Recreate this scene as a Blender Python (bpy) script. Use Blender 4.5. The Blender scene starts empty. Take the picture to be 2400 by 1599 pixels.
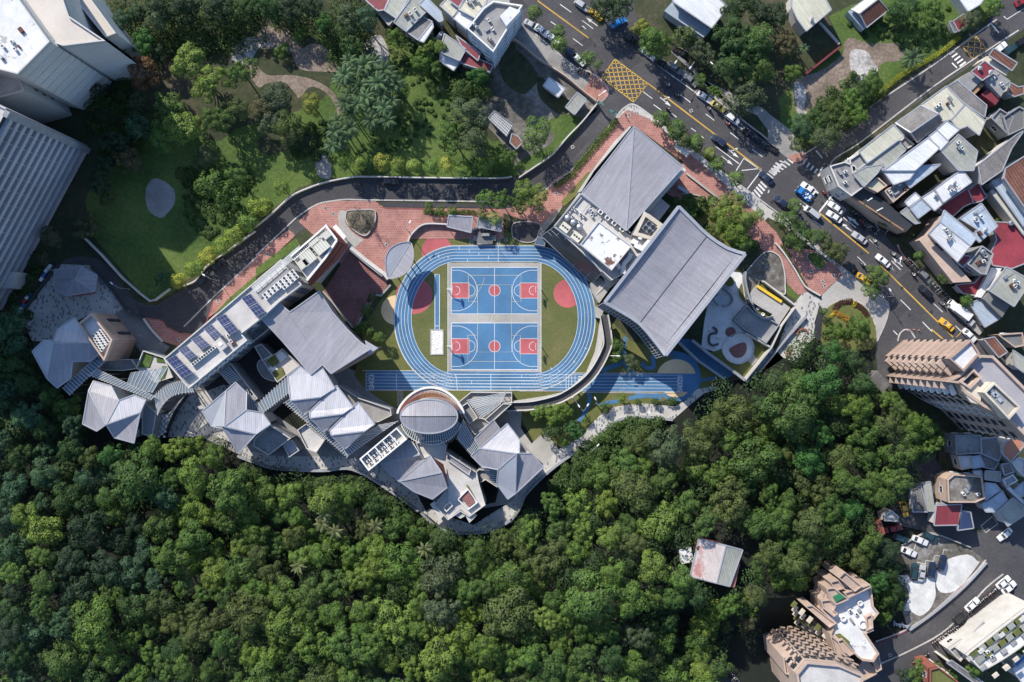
import bpy,bmesh,math,random
from mathutils import Vector,Matrix,noise as mnoise
from mathutils.geometry import tessellate_polygon
R=math.radians
scene=bpy.context.scene
COL=scene.collection
H=250.0
S=0.11
cam_d=bpy.data.cameras.new("camera"); cam=bpy.data.objects.new("camera",cam_d); COL.objects.link(cam)
cam.location=(0,0,H); cam.rotation_euler=(0,0,0)
cam_d.sensor_width=36.0; cam_d.lens=36.0*H/(2400*S); cam_d.clip_end=3000; cam_d.clip_start=1
scene.camera=cam
SUN_EL=37.0
sun_from=Vector((-0.565*math.cos(R(SUN_EL)),0.825*math.cos(R(SUN_EL)),math.sin(R(SUN_EL))))
world=bpy.data.worlds.new("World"); scene.world=world; world.use_nodes=True
wn=world.node_tree; bg=wn.nodes['Background']
sky=wn.nodes.new('ShaderNodeTexSky'); sky.sky_type='NISHITA'; sky.sun_disc=False
sky.sun_elevation=R(SUN_EL); sky.sun_rotation=math.atan2(-0.565,0.825); sky.air_density=1.0; sky.dust_density=0.6; sky.ozone_density=4.5
wn.links.new(sky.outputs[0],bg.inputs[0]); bg.inputs[1].default_value=0.148
sd=bpy.data.lights.new("sun",'SUN'); sd.energy=4.4; sd.angle=R(0.6); sd.color=(1.0,0.93,0.82)
sun=bpy.data.objects.new("sun",sd); COL.objects.link(sun)
sun.rotation_euler=(-sun_from).to_track_quat('-Z','Y').to_euler(); sun.location=(-60,90,150)
scene.view_settings.view_transform='Standard'; scene.view_settings.look='None'
scene.view_settings.exposure=0.5; scene.view_settings.gamma=1.0
scene.cycles.max_bounces=5; scene.cycles.diffuse_bounces=2; scene.cycles.glossy_bounces=2
scene.cycles.transmission_bounces=4; scene.cycles.transparent_max_bounces=6
def P(px,py,z=0.0):
 k=S*(H-z)/H
 return Vector(((px-1200)*k,(799.5-py)*k,z))
TILES={'F':(840,560,3.92),'G':(1480,480,7.84),'H':(1260,440,7.84),'I':(600,480,9.8),'J':(1660,640,6.03),'K':(20,680,6.533),'L':(380,660,5.226)}
def T(t,s):
 """survey points: tile name and 'x,y x,y' readings -> full photo units"""
 if t in TILES:ox,oy,k=TILES[t]
 elif t=='P':ox,oy,k=0,0,1.0
 else:ox,oy,k=600*int(t[0]),400*int(t[1]),3.92
 out=[]
 for p in s.split():
  v=p.split(','); out.append((ox+float(v[0])/k,oy+float(v[1])/k)+tuple(float(q)for q in v[2:]))
 return out
def W(pts,z=0.0):
 return[P(p[0],p[1],p[2]if len(p)>2 else z)for p in pts]
def smooth(pts,closed=False,n=6):
 out=[]; m=len(pts)
 rng=range(m)if closed else range(m-1)
 for i in rng:
  if closed:p0,p1,p2,p3=pts[i-1],pts[i],pts[(i+1)%m],pts[(i+2)%m]
  else:p0,p1,p2,p3=pts[max(i-1,0)],pts[i],pts[i+1],pts[min(i+2,m-1)]
  for j in range(n):
   t=j/n; t2=t*t; t3=t2*t
   out.append(tuple(0.5*((2*p1[k])+(-p0[k]+p2[k])*t+(2*p0[k]-5*p1[k]+4*p2[k]-p3[k])*t2+(-p0[k]+3*p1[k]-3*p2[k]+p3[k])*t3)for k in range(len(p1))))
 if not closed:out.append(tuple(pts[-1]))
 return out
def area2(p):
 return sum(p[i-1][0]*p[i][1]-p[i][0]*p[i-1][1]for i in range(len(p)))
def ccw(p):
 return list(p)if area2(p)>0 else list(reversed(p))
def inset(pts,d):
 """offset a world polygon inwards by d (ccw)"""
 pts=ccw(pts); n=len(pts); out=[]
 for i in range(n):
  a,b,c=pts[i-1],pts[i],pts[(i+1)%n]
  e1=Vector((b[0]-a[0],b[1]-a[1])); e2=Vector((c[0]-b[0],c[1]-b[1]))
  if e1 .length<1e-6 or e2 .length<1e-6:out.append(Vector(b)); continue
  e1 .normalize(); e2 .normalize()
  n1=Vector((-e1 .y,e1 .x)); n2=Vector((-e2 .y,e2 .x)); m=n1+n2
  if m.length<0.2:m=n1 .copy()
  m.normalize(); k=d/max(m.dot(n1),0.45)
  out.append(Vector((b[0]+m.x*k,b[1]+m.y*k,b[2]if len(b)>2 else 0)))
 return out
class MB:
 def __init__(s):s.v=[]; s.f=[]; s.uv=[]; s.mi=[]; s.hasuv=False
 def face(s,pts,uv=None,mi=0):
  i=len(s.v); s.v+=[tuple(p)for p in pts]; s.f.append(tuple(range(i,i+len(pts)))); s.mi.append(mi)
  if uv:s.hasuv=True
  s.uv.append(uv if uv else[(0,0)]*len(pts))
 def poly(s,pts,mi=0,uv=None,flip=False):
  """concave polygon, triangulated, facing up"""
  pts=[Vector(p)for p in pts]
  for t in tessellate_polygon([pts]):
   q=[pts[k]for k in t]
   nz=(q[1]-q[0]).cross(q[2]-q[0]).z
   idx=list(t)if(nz>0)!=flip else list(reversed(t))
   s.face([pts[k]for k in idx],[uv[k]for k in idx]if uv else None,mi)
 def prism(s,pts,z0,z1,mi=0,top=True,bottom=False,mt=None):
  pts=ccw(pts); n=len(pts)
  for i in range(n):
   a,b=pts[i],pts[(i+1)%n]
   L=math.hypot(b[0]-a[0],b[1]-a[1])
   s.face([(a[0],a[1],z0),(b[0],b[1],z0),(b[0],b[1],z1),(a[0],a[1],z1)],[(0,z0),(L,z0),(L,z1),(0,z1)],mi)
  if top:s.poly([(p[0],p[1],z1)for p in pts],mi if mt is None else mt)
  if bottom:s.poly([(p[0],p[1],z0)for p in pts],mi,flip=True)
 def ring(s,pts,d,z0,z1,mi=0):
  """a closed wall of thickness d following the outline"""
  pts=ccw(pts); q=inset(pts,d); n=len(pts)
  for i in range(n):
   j=(i+1)%n; a,b,c,e=pts[i],pts[j],q[j],q[i]
   s.face([(a[0],a[1],z0),(b[0],b[1],z0),(b[0],b[1],z1),(a[0],a[1],z1)],None,mi)
   s.face([(c[0],c[1],z0),(e[0],e[1],z0),(e[0],e[1],z1),(c[0],c[1],z1)],None,mi)
   s.face([(a[0],a[1],z1),(b[0],b[1],z1),(c[0],c[1],z1),(e[0],e[1],z1)],None,mi)
 def box(s,c,sx,sy,sz,rz=0.0,mi=0,base=True):
  """box with its base (or centre) at c"""
  ca,sa=math.cos(rz),math.sin(rz); zz=(0,sz)if base else(-sz/2,sz/2)
  P8=[]
  for z in zz:
   for(x,y)in((-1,-1),(1,-1),(1,1),(-1,1)):
    X,Y=x*sx/2,y*sy/2
    P8 .append((c[0]+X*ca-Y*sa,c[1]+X*sa+Y*ca,c[2]+z))
  for f in((0,3,2,1),(4,5,6,7),(0,1,5,4),(1,2,6,5),(2,3,7,6),(3,0,4,7)):
   s.face([P8[k]for k in f],None,mi)
 def bar(s,a,b,w,h,mi=0):
  """box beam from a to b"""
  a=Vector(a); b=Vector(b); d=b-a
  if d.length<1e-5:return
  up=Vector((0,0,1))if abs(d.normalized().z)<0.95 else Vector((1,0,0))
  x=d.cross(up).normalized()*w/2; y=x.cross(d).normalized()*h/2
  q=[a-x-y,a+x-y,a+x+y,a-x+y,b-x-y,b+x-y,b+x+y,b-x+y]
  for f in((3,2,1,0),(4,5,6,7),(0,1,5,4),(1,2,6,5),(2,3,7,6),(3,0,4,7)):
   s.face([q[k]for k in f],None,mi)
 def tube(s,a,b,r0,r1=None,n=8,mi=0,caps=True):
  a=Vector(a); b=Vector(b); d=(b-a).normalized(); r1=r0 if r1 is None else r1
  up=Vector((0,0,1))if abs(d.z)<0.95 else Vector((1,0,0))
  x=d.cross(up).normalized(); y=d.cross(x).normalized()
  A=[a+(x*math.cos(t)+y*math.sin(t))*r0 for t in[2*math.pi*i/n for i in range(n)]]
  B=[b+(x*math.cos(t)+y*math.sin(t))*r1 for t in[2*math.pi*i/n for i in range(n)]]
  for i in range(n):
   j=(i+1)%n; s.face([A[j],A[i],B[i],B[j]],None,mi)
  if caps:s.face(B[::-1],None,mi); s.face(A,None,mi)
 def lathe(s,c,prof,n=16,mi=0,sx=1.0,sy=1.0,rz=0.0):
  ca,sa=math.cos(rz),math.sin(rz); rings=[]
  for(r,z)in prof:
   rr=[]
   for i in range(n):
    t=2*math.pi*i/n; X,Y=r*math.cos(t)*sx,r*math.sin(t)*sy
    rr.append((c[0]+X*ca-Y*sa,c[1]+X*sa+Y*ca,c[2]+z))
   rings.append(rr)
  for a,b in zip(rings,rings[1:]):
   for i in range(n):
    j=(i+1)%n; s.face([a[i],a[j],b[j],b[i]],None,mi)
  s.face(rings[-1],None,mi)
 def ribbon(s,pts,w,z=None,closed=False,mi=0):
  """flat strip of width w along world points"""
  n=len(pts); L=[]; Rr=[]
  for i in range(n):
   if closed:a,b=pts[i-1],pts[(i+1)%n]
   else:a,b=pts[max(i-1,0)],pts[min(i+1,n-1)]
   d=Vector((b[0]-a[0],b[1]-a[1]));
   if d.length<1e-9:d=Vector((1,0))
   d.normalize(); q=pts[i]; zz=q[2]if z is None else z
   L.append((q[0]-d.y*w/2,q[1]+d.x*w/2,zz)); Rr.append((q[0]+d.y*w/2,q[1]-d.x*w/2,zz))
  for i in range(n if closed else n-1):
   j=(i+1)%n; s.face([Rr[i],Rr[j],L[j],L[i]],None,mi)
 def wallpath(s,pts,w,z0,z1,closed=False,mi=0):
  """thin wall along a path; z0/z1 added to each point's own z"""
  n=len(pts); L=[]; Rr=[]
  for i in range(n):
   if closed:a,b=pts[i-1],pts[(i+1)%n]
   else:a,b=pts[max(i-1,0)],pts[min(i+1,n-1)]
   d=Vector((b[0]-a[0],b[1]-a[1])); d.normalize(); q=pts[i]
   L.append((q[0]-d.y*w/2,q[1]+d.x*w/2,q[2])); Rr.append((q[0]+d.y*w/2,q[1]-d.x*w/2,q[2]))
  up=lambda p,h:(p[0],p[1],p[2]+h)
  for i in range(n if closed else n-1):
   j=(i+1)%n
   s.face([up(Rr[i],z1),up(Rr[j],z1),up(L[j],z1),up(L[i],z1)],None,mi)
   s.face([up(Rr[i],z0),up(Rr[j],z0),up(Rr[j],z1),up(Rr[i],z1)],None,mi)
   s.face([up(L[j],z0),up(L[i],z0),up(L[i],z1),up(L[j],z1)],None,mi)
  if not closed:
   for i,k in((0,1),(n-1,0)):
    s.face([up(L[i],z0),up(Rr[i],z0),up(Rr[i],z1),up(L[i],z1)],None,mi)
 def mesh(s,name,mats,smooth_=False):
  me=bpy.data.meshes.new(name); me.from_pydata(s.v,[],s.f)
  if not isinstance(mats,(list,tuple)):mats=[mats]
  for m in mats:me.materials.append(m)
  if len(mats)>1:me.polygons.foreach_set('material_index',s.mi)
  if s.hasuv:
   u=me.uv_layers.new(name='uv'); flat=[]
   for q in s.uv:
    for a in q:flat+=[a[0],a[1]]
   u.data.foreach_set('uv',flat)
  if smooth_:me.polygons.foreach_set('use_smooth',[True]*len(me.polygons))
  me.update(); return me
 def build(s,name,mats,parent=None,smooth_=False):
  return obj(name,s.mesh(name,mats,smooth_),parent)
def obj(name,me,parent=None,loc=None,rz=0.0,sc=None):
 o=bpy.data.objects.new(name,me); COL.objects.link(o)
 if parent is not None:o.parent=parent
 if loc is not None:o.location=loc
 if rz:o.rotation_euler=(0,0,rz)
 if sc is not None:o.scale=sc if isinstance(sc,(tuple,list))else(sc,sc,sc)
 return o
def tag(o,label=None,cat=None,group=None,kind=None):
 if label:o['label']=label
 if cat:o['category']=cat
 if group:o['group']=group
 if kind:o['kind']=kind
 return o
def thing(name,label,cat,loc=(0,0,0),rz=0.0,group=None):
 return tag(obj(name,None,None,loc,rz),label,cat,group)
def struct(name,mb,m,smooth_=False):
 return tag(mb.build(name,m,None,smooth_),kind='structure')
def copy_tree(o,loc=None,rz=None,label=None,group=None,sc=None):
 c=o.copy(); COL.objects.link(c)
 for ch in o.children:
  d=ch.copy(); COL.objects.link(d); d.parent=c
  for g in ch.children:
   e=g.copy(); COL.objects.link(e); e.parent=d
 if loc is not None:c.location=loc
 if rz is not None:c.rotation_euler=(0,0,rz)
 if sc is not None:c.scale=sc if isinstance(sc,(tuple,list))else(sc,sc,sc)
 if label:c['label']=label
 if group:c['group']=group
 return c
def ang(a,b):
 a=P(*a[:2]); b=P(*b[:2]); return math.atan2(b.y-a.y,b.x-a.x)
MATS={}
class NT:
 def __init__(s,name):
  s.m=bpy.data.materials.new(name); s.m.use_nodes=True; s.t=s.m.node_tree; s.b=s.t.nodes['Principled BSDF']
  MATS[name]=s.m
 def n(s,typ,**kw):
  x=s.t.nodes.new(typ)
  for k,v in kw.items():
   if k.startswith('i_'):
    key=k[2:]; key=int(key)if key.isdigit()else key.replace('_',' ')
    x.inputs[key].default_value=v
   else:setattr(x,k,v)
  return x
 def l(s,a,b):s.t.links.new(a,b)
 def noise(s,scale,detail=3,rough=0.6,vec=None):
  x=s.n('ShaderNodeTexNoise'); x.inputs['Scale'].default_value=scale; x.inputs['Detail'].default_value=detail; x.inputs['Roughness'].default_value=rough
  if vec is not None:s.l(vec,x.inputs['Vector'])
  return x.outputs['Fac']
 def ramp(s,fac,a,b,pa=0.35,pb=0.65):
  x=s.n('ShaderNodeValToRGB'); e=x.color_ramp.elements; e[0].position=pa; e[1].position=pb
  e[0].color=(*a,1); e[1].color=(*b,1); s.l(fac,x.inputs[0]); return x.outputs[0]
 def mix(s,fac,a,b,mode='MIX'):
  x=s.n('ShaderNodeMix',data_type='RGBA',blend_type=mode)
  for i,v in((0,fac),(6,a),(7,b)):
   if isinstance(v,(float,int)):x.inputs[i].default_value=v
   elif isinstance(v,tuple):x.inputs[i].default_value=(*v,1)if len(v)==3 else v
   else:s.l(v,x.inputs[i])
  return x.outputs[2]
 def math(s,op,a,b=0.0,clamp=False):
  x=s.n('ShaderNodeMath',operation=op,use_clamp=clamp)
  for i,v in((0,a),(1,b)):
   if isinstance(v,(float,int)):x.inputs[i].default_value=v
   else:s.l(v,x.inputs[i])
  return x.outputs[0]
 def bump(s,h,strength=0.3,dist=0.1):
  x=s.n('ShaderNodeBump'); x.inputs['Strength'].default_value=strength; x.inputs['Distance'].default_value=dist
  s.l(h,x.inputs['Height']); s.l(x.outputs[0],s.b.inputs['Normal'])
 def pos(s):
  return s.n('ShaderNodeTexCoord').outputs['Object']
def dk(c,k):return tuple(min(1,v*k)for v in c)
def mat(name,c,rough=0.75,var=0.18,big=0.08,fine=2.5,c2=None,bump=0.0,metal=0.0,spots=None,objcol=False):
 """weathered plain surface: broad blotches, fine grain, optional second tone"""
 if name in MATS:return MATS[name]
 k=NT(name); v=k.pos()
 n1=k.noise(big,4,0.6,v); n2=k.noise(fine,4,0.65,v)
 a=dk(c,1-var); b=dk(c,1+var)
 col=k.ramp(n1,a,c2 or b,0.38,0.62)
 g=k.ramp(n2,(1-var,)*3,(1+var*0.6,)*3,0.3,0.7)
 col=k.mix(1.0,col,g,'MULTIPLY')
 if spots:
  f=k.noise(spots[1],5,0.7,v); x=k.ramp(f,(0,0,0),(1,1,1),spots[2],spots[2]+0.06); col=k.mix(x,col,spots[0])
 if objcol:col=k.mix(1.0,col,k.n('ShaderNodeObjectInfo').outputs['Color'],'MULTIPLY')
 k.l(col,k.b.inputs['Base Color']); k.b.inputs['Roughness'].default_value=rough; k.b.inputs['Metallic'].default_value=metal
 if bump:k.bump(n2,bump,0.08)
 return k.m
def seam_mat(name,c,pitch=0.42,rough=0.45,metal=0.0,dark=0.72,w=0.16,stain=0.1,c2=None,spots=None):
 """standing seam / corrugated sheet: ribs run along v of the uv, laid out in metres"""
 if name in MATS:return MATS[name]
 k=NT(name); uv=k.n('ShaderNodeTexCoord').outputs['UV']; sp=k.n('ShaderNodeSeparateXYZ'); k.l(uv,sp.inputs[0])
 u=k.math('DIVIDE',sp.outputs[0],pitch); fr=k.math('FRACT',u)
 tri=k.math('ABSOLUTE',k.math('SUBTRACT',fr,0.5)); rib=k.math('GREATER_THAN',tri,0.5-w)
 pid=k.math('FLOOR',u); wn_=k.n('ShaderNodeTexWhiteNoise',noise_dimensions='1D'); k.l(pid,wn_.inputs['W'])
 v=k.pos(); n1=k.noise(0.12,4,0.6,v); n2=k.noise(1.6,4,0.7,v)
 col=k.ramp(n1,dk(c,1-stain),c2 or dk(c,1+stain),0.35,0.65)
 col=k.mix(1.0,col,k.ramp(n2,(1-stain,)*3,(1+stain*.5,)*3,0.3,0.7),'MULTIPLY')
 col=k.mix(1.0,col,k.ramp(wn_.outputs[0],(0.95,)*3,(1.03,)*3,0,1),'MULTIPLY')
 mp=k.n('ShaderNodeMapping'); mp.inputs['Scale'].default_value=(1.6,0.12,1); k.l(uv,mp.inputs[0]); col=k.mix(1.0,col,k.ramp(k.noise(1.0,4,0.7,mp.outputs[0]),(0.86,0.845,0.83),(1.05,1.05,1.05),0.34,0.6),'MULTIPLY')
 if spots:
  f=k.noise(spots[1],5,0.7,v); x=k.ramp(f,(0,0,0),(1,1,1),spots[2],spots[2]+0.08); col=k.mix(x,col,spots[0])
 col=k.mix(k.math('MULTIPLY',rib,1-dark),col,(0,0,0))
 k.l(col,k.b.inputs['Base Color']); k.b.inputs['Roughness'].default_value=rough; k.b.inputs['Metallic'].default_value=metal
 k.bump(rib,0.5,0.04); return k.m
def two_noise(name,stops,scales,rough=0.95,bump=0.5,bscale=3.0):
 """ground cover: colour from mixed noises through several stops"""
 k=NT(name); v=k.pos(); a=k.noise(scales[0],5,0.6,v); b=k.noise(scales[1],4,0.7,v)
 f=k.math('ADD',k.math('MULTIPLY',a,0.6),k.math('MULTIPLY',b,0.4))
 x=k.n('ShaderNodeValToRGB'); e=x.color_ramp.elements
 e[0].position=stops[0][0]; e[0].color=(*stops[0][1],1); e[1].position=stops[-1][0]; e[1].color=(*stops[-1][1],1)
 for(p,c)in stops[1:-1]:
  q=e.new(p); q.color=(*c,1)
 k.l(f,x.inputs[0]); g=k.noise(bscale,4,0.75,v)
 col=k.mix(1.0,x.outputs[0],k.ramp(g,(0.72,)*3,(1.22,)*3,0.3,0.7),'MULTIPLY')
 k.l(col,k.b.inputs['Base Color']); k.b.inputs['Roughness'].default_value=rough; k.bump(g,bump,0.15); return k.m
M_ground=two_noise('rough ground',[(0.38,(0.022,0.03,0.015)),(0.5,(0.04,0.05,0.02)),(0.62,(0.09,0.075,0.05))],(0.05,0.6))
M_lawn=two_noise('park lawn',[(0.34,(0.036,0.05,0.016)),(0.44,(0.05,0.095,0.018)),(0.54,(0.09,0.14,0.028)),(0.68,(0.17,0.19,0.06))],(0.05,1.1),bump=1.0)
M_turf=two_noise('school turf',[(0.36,(0.085,0.1,0.025)),(0.5,(0.12,0.13,0.035)),(0.66,(0.16,0.15,0.055))],(0.1,0.9),bump=0.5)
M_field=two_noise('sports turf',[(0.36,(0.085,0.105,0.032)),(0.5,(0.115,0.125,0.04)),(0.66,(0.165,0.15,0.06))],(0.12,1.6),bump=0.4)
M_soil=two_noise('bare soil',[(0.36,(0.12,0.10,0.075)),(0.5,(0.2,0.155,0.12)),(0.66,(0.34,0.28,0.24))],(0.15,1.6),bump=0.9,bscale=1.2)
M_rubble=two_noise('pale rubble',[(0.36,(0.16,0.15,0.14)),(0.5,(0.36,0.34,0.32)),(0.62,(0.6,0.58,0.56))],(0.12,1.2),bump=0.9,bscale=1.5)
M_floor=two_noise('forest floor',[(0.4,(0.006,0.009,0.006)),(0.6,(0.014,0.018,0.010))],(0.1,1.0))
M_lot=two_noise('worn concrete yard',[(0.36,(0.05,0.05,0.04)),(0.5,(0.13,0.12,0.105)),(0.62,(0.27,0.26,0.25))],(0.09,0.7),bump=0.4)
M_asph=two_noise('asphalt',[(0.34,(0.046,0.045,0.05)),(0.5,(0.064,0.062,0.067)),(0.66,(0.098,0.093,0.094))],(0.11,1.3),rough=0.9,bump=0.15)
M_asph2=two_noise('new asphalt',[(0.36,(0.04,0.039,0.044)),(0.5,(0.05,0.048,0.053)),(0.66,(0.068,0.065,0.07))],(0.06,0.8),rough=0.9,bump=0.15)
M_conc=mat('concrete',(0.36,0.345,0.32),0.85,0.16,bump=0.15)
M_conc_d=mat('grey concrete',(0.17,0.17,0.17),0.85,0.2,bump=0.2,spots=((0.3,0.29,0.28),0.25,0.6))
M_walk=mat('grey pavement',(0.27,0.26,0.25),0.9,0.2,big=0.15,bump=0.2)
M_white=mat('white paint',(0.72,0.71,0.69),0.6,0.08)
M_line=mat('road paint',(0.66,0.65,0.63),0.7,0.22,fine=5)
M_yellow=mat('yellow road paint',(0.62,0.38,0.06),0.7,0.2,fine=5)
M_court_line=mat('court line paint',(0.72,0.74,0.76),0.6,0.06)
M_yline=mat('pale yellow court line',(0.6,0.55,0.36),0.6,0.1)
M_blue=mat('blue track',(0.06,0.165,0.30),0.8,0.17,big=0.12,spots=((0.11,0.2,0.34),0.3,0.6),fine=4,bump=0.05)
M_blue2=mat('blue court',(0.06,0.17,0.315),0.75,0.14,big=0.1,fine=4)
M_redc=mat('red court',(0.43,0.1,0.11),0.8,0.18,fine=4)
M_beige=mat('beige rubber',(0.72,0.52,0.3),0.85,0.12,fine=3)
M_kerb=mat('kerb stone',(0.42,0.40,0.38),0.85,0.2,fine=1.2)
M_rkerb=mat('red painted kerb',(0.30,0.07,0.07),0.8,0.3)
def brick_mat(name,c1,c2,mortar,scale,w=0.5,h=0.25,rot=0.0,ms=0.02):
 k=NT(name); mp=k.n('ShaderNodeMapping'); mp.inputs['Rotation'].default_value=(0,0,rot); k.l(k.pos(),mp.inputs[0])
 b=k.n('ShaderNodeTexBrick'); k.l(mp.outputs[0],b.inputs['Vector']); b.inputs['Scale'].default_value=scale
 b.inputs['Color1'].default_value=(*c1,1); b.inputs['Color2'].default_value=(*c2,1); b.inputs['Mortar'].default_value=(*mortar,1)
 b.inputs['Mortar Size'].default_value=ms; b.inputs['Brick Width'].default_value=w; b.inputs['Row Height'].default_value=h
 n=k.noise(0.25,5,0.65,k.pos()); col=k.mix(1.0,b.outputs['Color'],k.ramp(n,(0.78,)*3,(1.15,)*3,0.35,0.65),'MULTIPLY')
 k.l(col,k.b.inputs['Base Color']); k.b.inputs['Roughness'].default_value=0.85; k.bump(b.outputs['Fac'],-0.2,0.05); return k.m
M_brick=brick_mat('red brick paving',(0.36,0.165,0.135),(0.29,0.12,0.10),(0.42,0.26,0.23),1.0,0.62,0.62,0.0,0.04)
M_brick2=brick_mat('terracotta paving',(0.38,0.18,0.135),(0.31,0.13,0.10),(0.42,0.26,0.22),1.0,0.7,0.7,0.6,0.04)
M_brickd=brick_mat('dark brick paving',(0.24,0.095,0.09),(0.18,0.07,0.065),(0.3,0.18,0.17),1.0,0.6,0.6,0.0,0.035)
M_tile=brick_mat('brown facade tile',(0.36,0.26,0.215),(0.32,0.23,0.19),(0.25,0.18,0.15),1.0,0.6,0.3)
def pebble_mat(name,base,dots,scale=2.2,th=0.18):
 k=NT(name); v=k.pos(); mp=k.n('ShaderNodeMapping'); mp.inputs['Rotation'].default_value=(0,0,0.6); mp.inputs['Scale'].default_value=(1,0.55,1); k.l(v,mp.inputs[0])
 vo=k.n('ShaderNodeTexVoronoi'); vo.inputs['Scale'].default_value=scale; k.l(mp.outputs[0],vo.inputs['Vector'])
 sp=k.n('ShaderNodeSeparateColor'); k.l(vo.outputs['Color'],sp.inputs[0])
 lim=k.math('MULTIPLY',k.math('GREATER_THAN',sp.outputs[0],0.35),th*1.8)
 f=k.math('LESS_THAN',vo.outputs['Distance'],lim)
 n=k.noise(0.3,4,0.6,v); b=k.ramp(n,dk(base,0.85),dk(base,1.1),0.35,0.65)
 k.l(k.mix(f,b,dots),k.b.inputs['Base Color']); k.b.inputs['Roughness'].default_value=0.85; return k.m
M_slabs=brick_mat('white jointed concrete',(0.62,0.62,0.61),(0.54,0.54,0.53),(0.48,0.46,0.43),1.0,3.2,2.6,0.7,0.03)
M_pebble=pebble_mat('dotted paving',(0.46,0.44,0.41),(0.17,0.18,0.2),1.6,0.22)
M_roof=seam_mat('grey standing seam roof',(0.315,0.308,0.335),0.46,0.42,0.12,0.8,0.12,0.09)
M_roof_sunlit=seam_mat('sunlit tone seam roof',(0.58,0.565,0.58),0.46,0.4,0.1,0.78,0.1,0.05)  # same metal as the grey roof, with sun glare put into the colour
M_trim=mat('zinc trim',(0.36,0.37,0.40),0.4,0.08,metal=0.2)
M_trimd=mat('dark trim',(0.05,0.055,0.065),0.5,0.1)
M_wallw=mat('off white wall',(0.52,0.50,0.47),0.8,0.1,fine=0.6)
M_wallg=mat('grey wall',(0.27,0.28,0.30),0.8,0.15,fine=0.5)
M_wallb=mat('beige brown wall',(0.43,0.325,0.265),0.85,0.12,fine=0.6)
M_wallc=mat('cream wall',(0.55,0.49,0.40),0.85,0.12,fine=0.6)
M_plantc=mat('cream machinery',(0.6,0.58,0.48),0.6,0.1)
M_flatw=mat('white waterproof roof',(0.62,0.62,0.62),0.8,0.08,big=0.3,spots=((0.36,0.35,0.34),0.35,0.6))
M_rust=mat('white roof with rust stains',(0.66,0.66,0.68),0.8,0.06,spots=((0.14,0.07,0.045),0.28,0.56))
M_flatg=mat('grey flat roof',(0.26,0.26,0.26),0.9,0.16,big=0.2,spots=((0.13,0.13,0.13),0.3,0.58))
M_flatp=mat('pale concrete roof',(0.48,0.46,0.44),0.85,0.12,big=0.2,spots=((0.3,0.29,0.28),0.4,0.62))
M_steel=mat('steel',(0.45,0.46,0.48),0.35,0.1,metal=0.6)
M_dark=mat('dark metal',(0.035,0.037,0.042),0.5,0.2)
M_fin=mat('red brick fins',(0.26,0.085,0.06),0.8,0.2)
M_wood=mat('timber',(0.3,0.17,0.09),0.8,0.2)
M_rubber=mat('black rubber',(0.015,0.015,0.016),0.8,0.1)
def glass_mat(name,c,rough=0.08,alpha=1.0):
 k=NT(name); k.b.inputs['Base Color'].default_value=(*c,1); k.b.inputs['Roughness'].default_value=rough
 k.b.inputs['IOR'].default_value=1.5; k.b.inputs['Alpha'].default_value=alpha
 try:k.b.inputs['Specular IOR Level'].default_value=0.8
 except Exception:pass
 return k.m
M_glass=glass_mat('dark window glass',(0.02,0.028,0.036))
M_dglass=glass_mat('tinted facade glass',(0.018,0.022,0.03),0.45)
M_canopy=glass_mat('canopy glass',(0.30,0.37,0.42),0.15,0.55)
M_canopyd=glass_mat('dark canopy glass',(0.10,0.15,0.2),0.1,0.75)
def solar_mat():
 k=NT('solar cells'); uv=k.n('ShaderNodeTexCoord').outputs['UV']
 b=k.n('ShaderNodeTexBrick'); b.offset=0.0; k.l(uv,b.inputs['Vector']); b.inputs['Scale'].default_value=1.0
 b.inputs['Color1'].default_value=(0.022,0.03,0.085,1); b.inputs['Color2'].default_value=(0.03,0.04,0.105,1); b.inputs['Mortar'].default_value=(0.32,0.34,0.4,1)
 b.inputs['Mortar Size'].default_value=0.02; b.inputs['Brick Width'].default_value=1.0; b.inputs['Row Height'].default_value=1.0
 k.l(b.outputs['Color'],k.b.inputs['Base Color']); k.b.inputs['Roughness'].default_value=0.2; return k.m
M_solar=solar_mat()
def tint_mat(name,rough=0.35,base=1.0,coat=0.0,metal=0.0):
 k=NT(name); oi=k.n('ShaderNodeObjectInfo'); n=k.noise(2.0,3,0.6,k.pos())
 k.l(k.mix(1.0,oi.outputs['Color'],k.ramp(n,(0.93*base,)*3,(1.0*base,)*3),'MULTIPLY'),k.b.inputs['Base Color'])
 k.b.inputs['Roughness'].default_value=rough; k.b.inputs['Metallic'].default_value=metal
 try:k.b.inputs['Coat Weight'].default_value=coat
 except Exception:pass
 return k.m
M_paint=tint_mat('car paint',0.3,1.0,0.6)
M_cloth=tint_mat('cloth',0.9)
M_lampw=mat('headlight plastic',(0.6,0.62,0.64),0.2,0.03)
M_lampr=mat('red lamp plastic',(0.35,0.02,0.02),0.3,0.03)
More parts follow.
